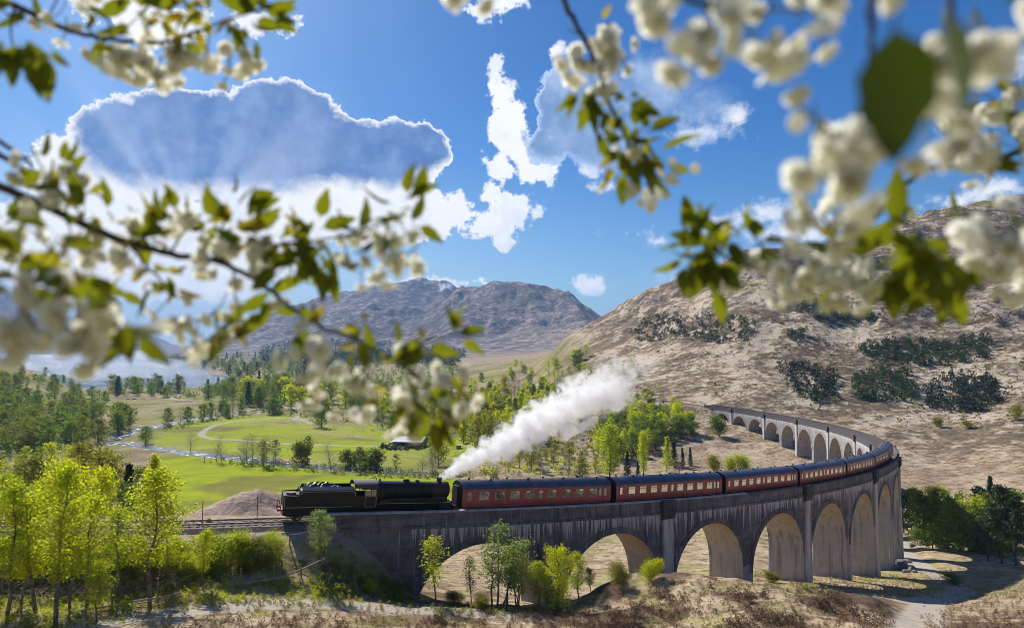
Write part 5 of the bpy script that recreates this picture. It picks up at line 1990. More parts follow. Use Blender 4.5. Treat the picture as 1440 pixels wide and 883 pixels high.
# --- behind the line on the left
for i, a in enumerate([
    ('round', lime_m, 148, 110, 650, "rounded lime tree above the foreground birches", 0.9), ('conetree', lime_m, 221, 105, 634, "pointed bright green tree at the edge of the meadow", 1.0),
    ('spruce', needle_m, 187, 120, 648, "small dark spruce between the lime trees and the meadow", 0.9), ('birch', gold_m, 120, 150, 615, "thin golden tree standing beside the bare brown patch", 1.3),
    ('round', gold_m, 147, 165, 624, "soft golden tree on the brown ground by the river", 1.0), ('round', olive_m, 55, 130, 632, "olive domed tree in the left middle wood", 0.9),
    ('birch', green_m, 180, 98, 672, "small darker tree in front of the dark spruce", 1.5), ('round', lime_m, 98, 100, 640, "broad lime tree behind the tallest foreground birch", 0.85),
    ('birch', lime_m, 205, 90, 690, "lime birch hidden behind the big bushy one", 1.4), ('birch', lime_m, 60, 85, 668, "lime birch behind the rails at left", 1.4),
    ('birch', lime_m, 20, 90, 660, "lime birch behind the rails by the left edge", 1.4), ('birch', lime_m, 130, 84, 690, "lime birch behind the rails under the rounded tree", 1.4),
    ('round', lime_m, 245, 92, 705, "low lime tree between the pointed tree and the earth heap", 0.9), ('round', pale_m, 30, 160, 652, "pale green tree near the left edge of the middle wood", 1.0)]):
    tree_uv('birch_tree' if a[0] == 'birch' else ('spruce_tree' if a[0] == 'spruce' else 'broadleaf_tree'), a[0], a[1], 1, a[2], 0, a[4], a[5], 'tree', 'trees behind the line', a[6], d=a[3])

# --- inside the curve and along the far leg
for a in [
    ('spruce_tree', 'spruce', needle_m, 882, 672, 634, "dark spruce just above the second carriage roof", 0.9), ('spruce_tree', 'spruce', needle_m, 897, 671, 648, "smaller dark spruce right of the taller one over the train", 0.9),
    ('larch_tree', 'larch', lime_m, 859, 672, 594, "tall feathery lime larch behind the train", 1.6), ('larch_tree', 'larch', lime_m, 905, 668, 605, "slim lime larch right of the two dark spruces", 0.9),
    ('larch_tree', 'conetree', lime_m, 938, 664, 612, "bushy lime tree beside the dark group inside the curve", 0.9), ('spruce_tree', 'spruce', needle_m, 948, 656, 620, "dark spruce in the small group inside the curve", 1.1),
    ('spruce_tree', 'spruce', needle_m, 971, 655, 628, "lone small dark spruce right of the group inside the curve", 0.8), ('spruce_tree', 'spruce', needle_m, 960, 656, 629, "narrow dark spruce between the group and the lone one", 0.8),
    ('bush', 'shrub', gold_m, 1006, 668, 637, "golden bush left of the bright green one inside the curve", 0.8), ('bush', 'shrub', lime_m, 1046, 668, 637, "large bright green bush above the third carriage", 1.0),
    ('bush', 'shrub', lime_m, 1028, 668, 640, "bright bush between the golden and the large green ones", 0.7),
    ('bush', 'shrub', green_m, 1012, 614, 581, "dark green bush half hiding the first far arch", 0.9),
    ('bare_tree', 'bare', twig_m, 800, 676, 632, "pale leafless tree left of the feathery larch", 1.0), ('bare_tree', 'bare', twig_m, 955, 668, 640, "pale bare scrub in front of the dark group inside the curve", 1.5),
]:
    tree_uv(a[0], a[1], a[2], 1, a[3], a[4], a[5], a[6], 'tree' if a[0] != 'bush' else 'bush', 'trees inside the curve', a[7], dmin=150)

# --- right, beyond the tall piers
for a in [
    ('pine_tree', 'pine', pine_m, 1408, 792, 680, "tall pine at the edge of the wood right of the viaduct", 0.9), ('pine_tree', 'pine', pine_m, 1428, 795, 690, "pine nearest the right frame edge", 0.9),
    ('pine_tree', 'pine', pine_m, 1390, 788, 716, "shorter pine left of the tall pine", 1.0), ('broadleaf_tree', 'round', green_m, 1350, 775, 702, "broad green tree touched by the viaduct shadow", 0.8),
    ('broadleaf_tree', 'round', green_m, 1312, 771, 738, "low dark green tree at the left end of the right wood", 1.2), ('broadleaf_tree', 'round', green_m, 1332, 772, 716, "green tree in the viaduct shadow by the track", 1.0),
    ('broadleaf_tree', 'round', lime_m, 1372, 765, 695, "brighter green tree rising over the right wood", 1.0), ('spruce_tree', 'spruce', pine_m, 1394, 745, 668, "narrow conifer standing above the right wood", 0.7),
    ('broadleaf_tree', 'round', green_m, 1290, 765, 742, "small dark tree beside the access track behind the last pier", 1.4), ('broadleaf_tree', 'round', needle_m, 1270, 750, 690, "dark tree close behind the tallest pier", 0.8),
    ('bush', 'shrub', gold_m, 1278, 706, 682, "golden bush right of the deck at the apex", 1.1), ('bush', 'shrub', olive_m, 1308, 704, 678, "olive bush on the slope beyond the apex", 1.0),
    ('bush', 'shrub', lime_m, 1326, 702, 681, "lime bush right of the olive bush beyond the apex", 1.0), ('bush', 'shrub', olive_m, 1342, 822, 806, "low yellow green bush beside the shaded road", 2.2),
    ('bush', 'shrub', gold_m, 1318, 600, 586, "small golden shrub low on the hillside", 1.3), ('bush', 'shrub', gold_m, 1362, 602, 590, "small golden shrub right of another on the hillside", 1.6), ('bush', 'shrub', gold_m, 1430, 590, 566, "golden shrub by the right frame edge on the hillside", 1.0),
]:
    tree_uv(a[0], a[1], a[2], 1, a[3], a[4], a[5], a[6], 'bush' if a[0] == 'bush' else 'tree', 'trees right of the viaduct', a[7], dmin=90)


def scatter_uv(poly, n, seed, dmin, dmax=9000, minsep=0.0):
    rg = random.Random(seed)
    us, vs_ = [p[0] for p in poly], [p[1] for p in poly]
    res = []
    tries = 0
    while len(res) < n and tries < n * 30:
        tries += 1
        u, v = rg.uniform(min(us), max(us)), rg.uniform(min(vs_), max(vs_))
        if not bool(inpoly(poly, np.array([u]), np.array([v]))[0]):
            continue
        p = hit(u, v, dmin)
        if p is None or p.y > dmax:
            continue
        if minsep and any((p.x - q[2].x) ** 2 + (p.y - q[2].y) ** 2 < minsep ** 2 for q in res):
            continue
        res.append((u, v, p, rg))
    return res


PLACES = ('rear', 'second', 'third', 'fourth', 'front')
SIDES = ('far left', 'left', 'centre', 'right', 'far right')
SIZES = ('very small', 'small', 'middling', 'tall', 'very tall')
TONE = {('round', 'green_leaves'): 'mid green rounded', ('round', 'olive_leaves'): 'olive rounded', ('birch', 'olive_leaves'): 'olive slender', ('round', 'lime_leaves'): 'lime rounded', ('birch', 'lime_leaves'): 'lime slender',
        ('spruce', 'dark_needles'): 'dark conical', ('round', 'silvery_leaves'): 'pale rounded', ('bare', 'grey_twigs'): 'leafless', ('larch', 'lime_leaves'): 'lime feathery', ('larch', 'olive_leaves'): 'olive feathery',
        ('round', 'golden_green_leaves'): 'golden rounded', ('birch', 'golden_green_leaves'): 'golden slender', ('shrub', 'olive_leaves'): 'olive shrubby', ('pine', 'pine_needles'): 'dark pine', }


def wood(poly, n, seed, dmin, kinds, hpx, label, group, cat='tree', name='broadleaf_tree', dmax=9000, minsep=3.0, hlim=(3, 16)):
    for u, v, p, rg in scatter_uv(poly, n, seed, dmin, dmax, minsep):
        k, lm, nm, wd = rg.choice(kinds)
        h0 = rg.uniform(*hpx)
        h = h0 / FPX * p.y
        h = min(max(h, hlim[0]), hlim[1])
        pos = PLACES[min(4, int(5 * (v - min(q[1] for q in poly)) / (max(q[1] for q in poly) - min(q[1] for q in poly))))]
        side = SIDES[min(4, int(5 * (u - min(q[0] for q in poly)) / (max(q[0] for q in poly) - min(q[0] for q in poly))))]
        size = SIZES[min(4, int(5 * (h0 - hpx[0]) / (hpx[1] - hpx[0])))]
        lab = "%s %s %s, %s row, %s" % (size, TONE[(k, lm.name)], label, pos, side)
        put_tree(nm, k, lm, 0, p.x, p.y, h, lab, cat, group, wd * rg.uniform(0.85, 1.2))


rd = [('round', green_m, 'broadleaf_tree', 0.95), ('round', olive_m, 'broadleaf_tree', 1.0), ('round', green_m, 'broadleaf_tree', 0.9), ('birch', olive_m, 'birch_tree', 1.4)]
lm = [('round', lime_m, 'broadleaf_tree', 0.9), ('birch', lime_m, 'birch_tree', 1.4), ('round', olive_m, 'broadleaf_tree', 0.9)]
wood([(-40, 530), (60, 520), (140, 566), (205, 590), (165, 612), (120, 632), (60, 640), (-40, 645)], 130, 11, 230, rd, (34, 58), "tree in the left river wood", "trees of the wood left of the river")
wood([(-60, 645), (60, 650), (130, 655), (150, 680), (200, 700), (190, 728), (-60, 728)], 44, 12, 86, lm, (58, 80), "tree between rails and river", "lime trees behind the rails", hlim=(4, 11))
wood([(155, 549), (300, 549), (435, 545), (440, 560), (330, 567), (250, 558), (160, 559)], 46, 13, 500, rd + [('spruce', needle_m, 'spruce_tree', 1.0)], (16, 28), "tree along the loch shore", "trees along the near loch shore", hlim=(6, 26))
wood([(236, 503), (330, 500), (420, 515), (430, 536), (330, 532), (262, 512)], 60, 14, 900, [('round', green_m, 'broadleaf_tree', 1.2), ('round', pale_m, 'broadleaf_tree', 1.2), ('spruce', needle_m, 'spruce_tree', 1.2)], (9, 17), "tree beyond the loch bay", "trees beyond the loch bay", hlim=(8, 26))
wood([(310, 556), (430, 548), (470, 556), (470, 586), (430, 584), (360, 580)], 40, 15, 400, rd + [('round', lime_m, 'broadleaf_tree', 1.0)], (24, 40), "tree above the farm track", "grove above the farm track", hlim=(6, 26))
wood([(440, 556), (640, 545), (650, 600), (560, 612), (470, 590)], 44, 16, 300, rd + [('round', lime_m, 'broadleaf_tree', 1.0), ('bare', twig_m, 'bare_tree', 1.0)], (24, 40), "tree behind the farm shed", "trees behind the farm shed", hlim=(5, 22))
lc = [('larch', lime_m, 'larch_tree', 1.1), ('larch', olive_m, 'larch_tree', 1.1), ('birch', lime_m, 'birch_tree', 1.3), ('larch', lime_m, 'larch_tree', 1.0), ('round', gold_m, 'broadleaf_tree', 0.8), ('bare', twig_m, 'bare_tree', 0.9)]
wood([(640, 600), (650, 560), (700, 550), (780, 556), (820, 575), (830, 605), (770, 625), (690, 640), (650, 632)], 120, 17, 250, lc, (36, 56), "tree behind the steam", "larches behind the steam plume", name='larch_tree', hlim=(6, 20))
wood([(830, 640), (840, 600), (905, 570), (960, 585), (975, 610), (930, 632), (880, 650)], 70, 18, 200, [('birch', lime_m, 'birch_tree', 1.3), ('round', lime_m, 'broadleaf_tree', 0.9), ('round', green_m, 'broadleaf_tree', 0.9), ('round', olive_m, 'broadleaf_tree', 0.9)], (26, 46), "tree below the far viaduct end", "trees below the far viaduct end", hlim=(3, 12))
wood([(700, 650), (800, 640), (850, 655), (840, 672), (700, 672)], 20, 19, 180, [('birch', gold_m, 'birch_tree', 1.4), ('bare', twig_m, 'bare_tree', 0.9), ('round', olive_m, 'broadleaf_tree', 0.8)], (26, 44), "tree behind the first carriage", "trees behind the first carriage", hlim=(3, 12))
wood([(300, 648), (420, 650), (540, 660), (640, 665), (640, 672), (540, 668), (420, 660), (330, 654)], 24, 20, 180, [('bare', twig_m, 'bare_tree', 1.0), ('bare', twig_m, 'bare_tree', 1.2), ('shrub', olive_m, 'bush', 1.0), ('birch', olive_m, 'birch_tree', 1.3)], (26, 46), "plant along the meadow's river bank", "bare trees along the river", hlim=(1.5, 15))
wood([(225, 596), (270, 588), (340, 578), (400, 582), (340, 584), (270, 596), (230, 606)], 16, 21, 250, [('bare', twig_m, 'bare_tree', 1.0), ('round', green_m, 'broadleaf_tree', 0.9)], (20, 36), "tree by the upper river bend", "trees by the upper river bend", hlim=(3, 15))
wood([(640, 545), (700, 515), (820, 500), (900, 520), (900, 545), (800, 545)], 30, 22, 420, [('round', green_m, 'broadleaf_tree', 1.0), ('round', lime_m, 'broadleaf_tree', 1.0), ('birch', lime_m, 'birch_tree', 1.4)], (12, 24), "tree at the hill foot", "trees at the hill foot", hlim=(3, 14))
wood([(1285, 740), (1400, 730), (1460, 740), (1460, 780), (1400, 785), (1300, 770)], 22, 23, 110, [('pine', pine_m, 'pine_tree', 1.0), ('round', green_m, 'broadleaf_tree', 0.9), ('birch', olive_m, 'birch_tree', 1.4)], (40, 80), "tree right of the access road", "dense wood right of the viaduct", hlim=(4, 12))
tree_uv('broadleaf_tree', 'round', gold_m, 1, 616, 655, 609, "golden leaved tree right of the farm shed", 'tree', None, 0.95, dmin=200)
tree_uv('broadleaf_tree', 'round', green_m, 1, 205, 624, 598, "dark rounded tree alone on the river bank", 'tree', None, 1.15, dmin=200)
tree_uv('bare_tree', 'bare', twig_m, 1, 268, 637, 603, "two stemmed leafless tree on the river bank by the goal frame", 'tree', None, 1.0, dmin=200)
tree_uv('broadleaf_tree', 'round', green_m, 1, 452, 601, 570, "broad dark tree beside the farm track bend", 'tree', None, 1.3, dmin=200)
tree_uv('spruce_tree', 'spruce', needle_m, 1, 349, 571, 536, "dark spruce towering over the shore trees", 'tree', None, 1.0, dmin=300)


def clumps(name, places, leaf, nq, size, kind='stuff', tall=1.0, seed=1, label=None):
    """many small plants that read as one mass, joined into one object"""
    rg = np.random.default_rng(seed)
    C, R_ = [], []
    for (x, y, r_) in places:
        z = ground(x, y)
        for k in range(nq):
            f = rg.uniform(0, 1)
            a = rg.uniform(0, 6.283)
            rad_ = r_ * (1 - 0.65 * f) * math.sqrt(rg.uniform(0.05, 1))
            C.append((x + rad_ * math.cos(a), y + rad_ * math.sin(a), z + f * r_ * 1.6 * tall))
            R_.append(r_)
    C, R_ = np.array(C), np.array(R_)[:, None]
    n = len(C)
    a = rg.normal(0, 1, (n, 3))
    a /= np.linalg.norm(a, axis=1)[:, None]
    b = np.cross(a, rg.normal(0, 1, (n, 3)))
    b /= np.linalg.norm(b, axis=1)[:, None] + 1e-9
    s = size * R_ * rg.uniform(0.6, 1.3, (n, 1))
    V = np.stack([C - a * s, C + b * s * 0.6, C + a * s, C - b * s * 0.6], 1).reshape(-1, 3)
    o = add_obj(name, mesh_np(name, V, np.arange(4 * n).reshape(n, 4), leaf))
    o['kind'] = kind
    if label:
        o['label'] = label
    return o


PATCH = [
    ([(936, 452), (1000, 440), (1067, 450), (1060, 478), (1010, 486), (960, 478)], 90), ([(884, 470), (920, 442), (966, 446), (960, 476), (900, 482)], 70),
    ([(1120, 440), (1135, 420), (1165, 430), (1239, 445), (1230, 452), (1150, 452)], 70), ([(1225, 412), (1262, 398), (1300, 402), (1290, 418), (1240, 422)], 60),
    ([(1200, 490), (1260, 478), (1330, 484), (1370, 470), (1395, 478), (1390, 505), (1330, 518), (1240, 512)], 150), ([(1092, 515), (1130, 505), (1178, 530), (1175, 560), (1140, 567), (1110, 548)], 90),
    ([(1195, 540), (1235, 516), (1290, 530), (1292, 560), (1230, 567), (1200, 560)], 100), ([(1300, 550), (1340, 526), (1395, 534), (1407, 565), (1380, 583), (1310, 580)], 120),
    ([(1108, 470), (1135, 462), (1130, 482), (1110, 482)], 12)]
for i, (poly, n) in enumerate(PATCH):
    pl_ = [(p.x, p.y, rg.choice((rg.uniform(0.8, 1.8), rg.uniform(1.6, 3.6)))) for u, v, p, rg in scatter_uv(poly, int(n * 2.2), 40 + i, 300)]
    clumps("pine_thicket", pl_, (pine_m, needle_m)[i % 2], 56, 0.22, seed=50 + i, tall=1.0)
scr = [(p.x, p.y, rg.uniform(0.4, 1.0) if rg.random() < 0.8 else rg.uniform(0.9, 2.0)) for u, v, p, rg in scatter_uv([(860, 470), (1000, 410), (1130, 372), (1300, 330), (1450, 300), (1450, 610), (1300, 600), (1000, 560), (900, 520)], 1700, 60, 300)]
clumps("hillside_scrub", scr[:800], pine_m, 12, 0.42, seed=61)
clumps("hillside_heath", scr[800:], olive_m, 12, 0.42, seed=62)
cpl = [(p.x, p.y, rg.uniform(6, 10)) for u, v, p, rg in scatter_uv([(364, 516), (366, 494), (405, 482), (470, 480), (560, 486), (655, 500), (640, 516), (560, 512), (470, 517), (412, 522)], 1300, 63, 900)]
clumps("far_plantation_forest", cpl, needle_m, 26, 0.30, seed=64, tall=1.7)

# undergrowth that fills the woods and valley
def fill(name, poly, n, leaf, rad_, seed, dmin, nq=16, size=0.36, tall=1.0):
    pl2 = [(p.x, p.y, rg.uniform(*rad_)) for u, v, p, rg in scatter_uv(poly, n, seed, dmin)]
    clumps(name, pl2, leaf, nq, size, seed=seed, tall=tall)


WL = [(-40, 530), (60, 520), (140, 566), (205, 590), (165, 612), (120, 632), (60, 640), (-40, 645)]
fill("wood_undergrowth", WL, 260, green_m, (1.8, 4.2), 90, 230, 26, 0.3)
fill("wood_undergrowth", [(-60, 645), (60, 650), (130, 655), (150, 680), (200, 700), (190, 728), (-60, 728)], 200, lime_m, (0.8, 1.8), 91, 86, 24, 0.26)
fill("wood_undergrowth", [(640, 610), (650, 560), (700, 550), (780, 556), (830, 575), (960, 585), (975, 612), (880, 650), (770, 640), (690, 655)], 300, olive_m, (1.2, 3.2), 92, 200, 26, 0.3)
fill("shore_thicket", [(155, 550), (435, 546), (470, 556), (470, 590), (430, 588), (360, 582), (310, 562), (160, 559)], 260, green_m, (1.5, 4.0), 93, 400)
fill("far_woodland", [(262, 505), (330, 500), (440, 500), (640, 505), (650, 545), (440, 552), (430, 536), (330, 534)], 520, green_m, (3.0, 6.5), 94, 700, 18, 0.34, 1.3)
fill("far_woodland", [(440, 545), (650, 540), (655, 600), (560, 612), (470, 592)], 240, olive_m, (1.5, 3.2), 95, 300)
fill("valley_scrub", [(430, 600), (640, 605), (700, 640), (860, 655), (860, 668), (690, 668), (560, 612), (440, 606)], 220, lime_m, (0.8, 2.4), 99, 200, 20, 0.3)
fill("valley_scrub", [(640, 600), (700, 530), (800, 515), (900, 530), (960, 570), (830, 575), (700, 550)], 260, olive_m, (1.0, 3.4), 100, 300, 20, 0.3)
fill("riverside_scrub", [(300, 645), (420, 652), (540, 662), (640, 667), (700, 660), (700, 674), (540, 672), (420, 663), (330, 655)], 420, olive_m, (0.5, 1.5), 96, 180, 20, 0.28)
fill("riverside_scrub", [(225, 602), (270, 592), (340, 580), (420, 578), (340, 588), (270, 600), (230, 610)], 90, olive_m, (0.6, 1.8), 97, 250)
fill("wood_undergrowth", [(1285, 740), (1400, 730), (1460, 740), (1460, 780), (1400, 782), (1300, 768)], 150, green_m, (0.8, 2.0), 98, 110)

# foreground ground cover
heather_m = leaf_mat("heather_twigs", (0.085, 0.045, 0.028), (0.16, 0.095, 0.062), 0.15, (1.2, 0.9, 0.7))
strawm = leaf_mat("dead_grass", (0.46, 0.36, 0.20), (0.33, 0.24, 0.12), 0.35, (1.1, 1.0, 0.7))
tuft_m = leaf_mat("grass_tufts", (0.25, 0.27, 0.05), (0.17, 0.19, 0.035), 0.4)


def cover(name, n, leaf, polys, rad_, nq, size, seed, mask=None, dmax=140, tall=1.0, dmin=40):
    pl_ = []
    rg = random.Random(seed)
    for poly, frac in polys:
        for u, v, p, r_ in scatter_uv(poly, int(n * frac), seed, dmin, dmax):
            m_ = 0.5 + 0.5 * float(fbm(np.array([p.x / 3.4]), np.array([p.y / 3.4]), 5, 87)[0])
            if mask is None or mask(m_, rg):
                pl_.append((p.x, p.y, rg.uniform(*rad_)))
    return clumps(name, pl_, leaf, nq, size, seed=seed, tall=tall)


HEATHER_R = [(880, 845), (960, 812), (1060, 806), (1150, 826), (1240, 868), (1262, 895), (560, 895), (600, 872), (760, 866)]
cover("heather", 850, heather_m, [(HEATHER_R, 1.0)], (0.22, 0.55), 110, 0.105, 70, lambda m_, rg: rg.random() < (0.12 if m_ < 0.50 else 1.0))
cover("heather_low", 420, heather_m, [([(300, 868), (560, 868), (560, 895), (240, 895)], 0.5), ([(1330, 850), (1440, 828), (1450, 895), (1310, 895)], 0.5)], (0.14, 0.36), 60, 0.13, 71)
cover("dead_grass", 1700, strawm, [(HEATHER_R, 0.55), ([(1290, 845), (1440, 820), (1450, 895), (1300, 895)], 0.2), ([(240, 850), (460, 835), (760, 858), (760, 895), (180, 895)], 0.25)], (0.08, 0.22), 26, 0.3, 72)
cover("moor_grass", 1500, strawm, [([(1090, 815), (1260, 808), (1280, 790), (1440, 790), (1450, 840), (1330, 840), (1250, 842)], 1.0)], (0.12, 0.28), 20, 0.24, 76)
cover("green_grass_tufts", 1300, tuft_m, [([(-20, 850), (330, 825), (460, 810), (600, 845), (600, 858), (300, 852), (100, 890), (-20, 890)], 0.6), ([(1090, 812), (1260, 808), (1330, 830), (1250, 842), (1120, 826)], 0.25), ([(600, 850), (760, 850), (760, 868), (600, 868)], 0.15)], (0.08, 0.24), 26, 0.3, 73)
cover("green_undergrowth", 300, lime_m, [([(-10, 845), (250, 830), (330, 815), (420, 812), (580, 846), (480, 848), (250, 850), (60, 872), (-10, 878)], 1.0)], (0.12, 0.36), 46, 0.15, 77)
cover("abutment_scrub", 170, olive_m, [([(440, 765), (470, 755), (520, 795), (590, 838), (590, 850), (470, 838), (420, 812)], 1.0)], (0.10, 0.28), 30, 0.22, 78)
cover("bank_undergrowth", 900, olive_m, [([(0, 760), (380, 760), (400, 800), (330, 815), (250, 830), (0, 850)], 0.8), ([(460, 790), (590, 835), (590, 850), (440, 830)], 0.2)], (0.15, 0.42), 20, 0.3, 74)

# grey brushwood under the birches
rg = random.Random(9)
tubes = []
for u, v, p, r_ in scatter_uv([(0, 782), (120, 776), (250, 782), (270, 815), (240, 836), (0, 852)], 620, 75, 40):
    for k in range(2):
        L_ = rg.uniform(0.5, 1.9)
        a = rg.uniform(0, 6.28)
        e_ = rg.uniform(0.05, 0.9)
        p0 = np.array([p.x + rg.uniform(-.3, .3), p.y + rg.uniform(-.3, .3), ground(p.x, p.y) + rg.uniform(0.0, 0.35)])
        dvec = np.array([math.cos(a) * math.cos(e_), math.sin(a) * math.cos(e_), math.sin(e_)]) * L_
        tubes.append((np.array([p0, p0 + dvec * 0.5 + np.array([0, 0, rg.uniform(0, 0.12)]), p0 + dvec]), [0.022, 0.016, 0.008], 3))
tv, tf_ = tubes_np(tubes)
bw = add_obj("brushwood", mesh_np("brushwood", tv, tf_, twig_m))
bw['kind'] = 'stuff'

# ------------------------------------------------------------------ steam
sm, N = new_mat("steam")
tcn = N.node('ShaderNodeTexCoord')
sp_ = N.node('ShaderNodeSeparateXYZ')
N.l.new(tcn.outputs['Object'], sp_.inputs[0])
ch_w = loco.matrix_basis @ Vector((3.28, 0, 3.95))
end_w = at(918, 510, 114)
axis = (end_w - ch_w)
PL = axis.length
PR0, PR1 = 0.34, 5.9
R_at = N.math('ADD', PR0, N.math('MULTIPLY', N.math('POWER', N.math('DIVIDE', N.math('MAXIMUM', sp_.outputs[0], 0.0), PL), 0.80), PR1))
cx = N.node('ShaderNodeCombineXYZ')
N.l.new(N.math('MULTIPLY', N.math('LOGARITHM', N.math('ADD', N.math('MAXIMUM', sp_.outputs[0], 0.0), 2.5), 2.718), 7.0), cx.inputs[0])
N.l.new(N.math('DIVIDE', sp_.outputs[1], R_at), cx.inputs[1])
N.l.new(N.math('DIVIDE', sp_.outputs[2], R_at), cx.inputs[2])
nz = N.noise(cx.outputs[0], 1.25, 6, 0.62, 0.2)
yz = N.node('ShaderNodeCombineXYZ')
N.l.new(sp_.outputs[1], yz.inputs[1])
N.l.new(sp_.outputs[2], yz.inputs[2])
rr_ = N.math('DIVIDE', N.vmath('LENGTH', yz.outputs[0], out=1), R_at)
core = N.math('SUBTRACT', 0.86, rr_)
nz2 = N.noise(tcn.outputs['Object'], 0.55, 6, 0.7, 0.6)
fld = N.math('ADD', core, N.math('MULTIPLY', N.math('SUBTRACT', nz, 0.5), 2.9))
fld = N.math('ADD', fld, N.math('MULTIPLY', N.math('SUBTRACT', nz2, 0.5), 2.3))
fld = N.math('SUBTRACT', fld, N.math('MULTIPLY', N.ramp(sp_.outputs[0], PL * 0.35, PL * 1.1), 0.62))
fade = N.math('MULTIPLY', N.ramp(sp_.outputs[0], PL * 1.08, PL * 0.45), N.ramp(sp_.outputs[0], -0.2, 0.3))
dn = N.math('MULTIPLY', N.ramp(fld, 0.05, 0.36), fade)
dn = N.math('MULTIPLY', dn, N.math('ADD', 0.45, N.math('DIVIDE', 1.9, N.math('ADD', 1.0, N.math('MULTIPLY', sp_.outputs[0], 0.35)))))
pv = N.node('ShaderNodeVolumePrincipled')
pv.inputs['Color'].default_value = (0.99, 0.99, 1.0, 1)
pv.inputs['Anisotropy'].default_value = 0.25
N.l.new(dn, pv.inputs['Density'])
out(N, None, pv.outputs[0])
try:
    sm.cycles.volume_step_rate = 0.12
except Exception:
    pass
prof = [(-0.1, 0.30)]
for k in range(1, 15):
    t = k / 14
    prof.append((PL * 1.05 * t, (PR0 + t ** 0.80 * PR1) * 1.35))
stm = MB().lathe(prof, 'x', (0, 0, 0), 16)
so_ = stm.obj("steam_plume", sm)
ax = axis.normalized()
sd_ = Vector((0, 0, 1)).cross(ax).normalized()
so_.matrix_world = Matrix.Translation(ch_w) @ Matrix((ax, sd_, ax.cross(sd_))).transposed().to_4x4()
tag(so_, kind='stuff')

# ------------------------------------------------------------------ fences, posts, small structures
wood_m = simple("weathered_wood", (0.30, 0.25, 0.21), (0.16, 0.125, 0.10), 4.0, 0.9, b=0.4)
pink_wood = simple("pinkish_post_wood", (0.34, 0.25, 0.21), (0.20, 0.13, 0.11), 4.0, 0.9)
pale_wood = simple("pale_log_wood", (0.46, 0.42, 0.37), (0.30, 0.26, 0.22), 3.0, 0.85, b=0.4)
MINV = {}


def fence(name, posts, rails, label):
    b0 = hit(*posts[0][:2])
    e = empty(name, (b0.x, b0.y, b0.z), label=label, cat="fence")
    inv = -Vector(e.location)
    for u, vb, vt in posts:
        p = hit(u, vb)
        d = CP * p.y + SP * p.z
        t = at(u + random.uniform(-2, 2), vt, d)
        MB().tube([Vector((p.x, p.y, p.z - 0.3)) + inv, t + inv], [0.075, 0.06], 7).obj("post", wood_m, e)
    for a, b, r_ in rails:
        pa, pb = hit(a[0], a[1]), hit(b[0], b[1])
        va, vb_ = Vector(pa) + Vector((0, 0, a[2])), Vector(pb) + Vector((0, 0, b[2]))
        m_ = (va + vb_) / 2 + Vector((0, 0, -0.05))
        MB().tube([va + inv, m_ + inv, vb_ + inv], [r_, r_ * 0.95, r_ * 0.8], 7).obj("rail", pale_wood, e)
    return e


fence("post_and_rail_fence", [(337, 826, 799), (386, 817, 794), (424, 811, 792), (458, 800, 772), (222, 846, 813), (158, 853, 822)],
      [((326, 826, 0.25), (402, 815, 0.30), 0.07), ((400, 815, 0.30), (458, 800, 1.0), 0.07), ((101, 862, 0.15), (178, 852, 0.25), 0.07), ((172, 852, 0.25), (256, 842, 0.45), 0.065), ((186, 852, 0.15), (256, 842, 0.3), 0.05)],
      "broken wooden fence with fallen pale rails beside the gravel path")
fence("bank_fence", [(345, 801, 777), (380, 783, 760), (407, 766, 750), (431, 763, 740)], [((407, 766, 0.9), (431, 763, 1.0), 0.035), ((431, 763, 0.2), (460, 775, 0.8), 0.045)],
      "short run of weathered posts on the bank below the abutment")


def pole(u, d, vt, name, label, r_=0.045):
    x, y = (u - 720) / FPX * d, d
    z = ground(x, y)
    top = at(u, vt, d).z
    e = empty(name, (x, y, z), label=label, cat="post")
    MB().tube([(0, 0, -0.3), (0.02, 0, top - z)], [r_, r_ * 0.85], 7).obj("post_shaft", wood_m, e)
    MB().tube([(0.02, 0, top - z), (0.02, 0, top - z + 0.03)], [r_ * 1.3, r_ * 0.7], 7).obj("post_cap", wood_m, e)
    return e


pole(290, 65.0, 702, "lineside_post", "thin wooden post beyond the rails above the orange marker")
pole(366, 69.5, 694, "lineside_post", "thin wooden post in front of the bare earth heap by the tender")
# round orange marker at the rail side
p = hit(294, 741)
e = empty("track_marker", p, label="round orange brown marker standing beside the rails", cat="marker")
om = simple("faded_orange_paint", (0.50, 0.24, 0.07), (0.34, 0.15, 0.05), 3.0, 0.6)
MB().tube([(0, 0, -0.2), (0, 0, 0.35)], 0.035, 6).obj("marker_stake", wood_m, e)
MB().lathe([(-0.06, 0.05), (-0.055, 0.27), (0.0, 0.30), (0.055, 0.27), (0.06, 0.05)], 'y', (0, 0, 0.52), 20).obj("marker_disc", om, e, smooth=True)

# goal-like wooden frame in the meadow
p = hit(292, 650, 150)
e = empty("goal_frame", p, (0, 0, 0.15), "small dark wooden goal frame standing alone in the green meadow", "goal frame")
wd = 2.9
for x_ in (-wd / 2, wd / 2):
    MB().tube([(x_, 0, -0.3), (x_, 0, 2.6)], 0.12, 6).obj("upright", dbark_m, e)
    MB().tube([(x_, 0, 0.1), (x_ - 0.9, -0.6, 0.05)], 0.10, 5).obj("brace", dbark_m, e)
MB().tube([(-wd / 2, 0, 2.5), (wd / 2, 0, 2.62)], 0.10, 6).obj("crossbar", dbark_m, e)
MB().tube([(-wd / 2, 0, 0.75), (wd / 2, 0, 0.8)], 0.08, 6).obj("low_bar", dbark_m, e)

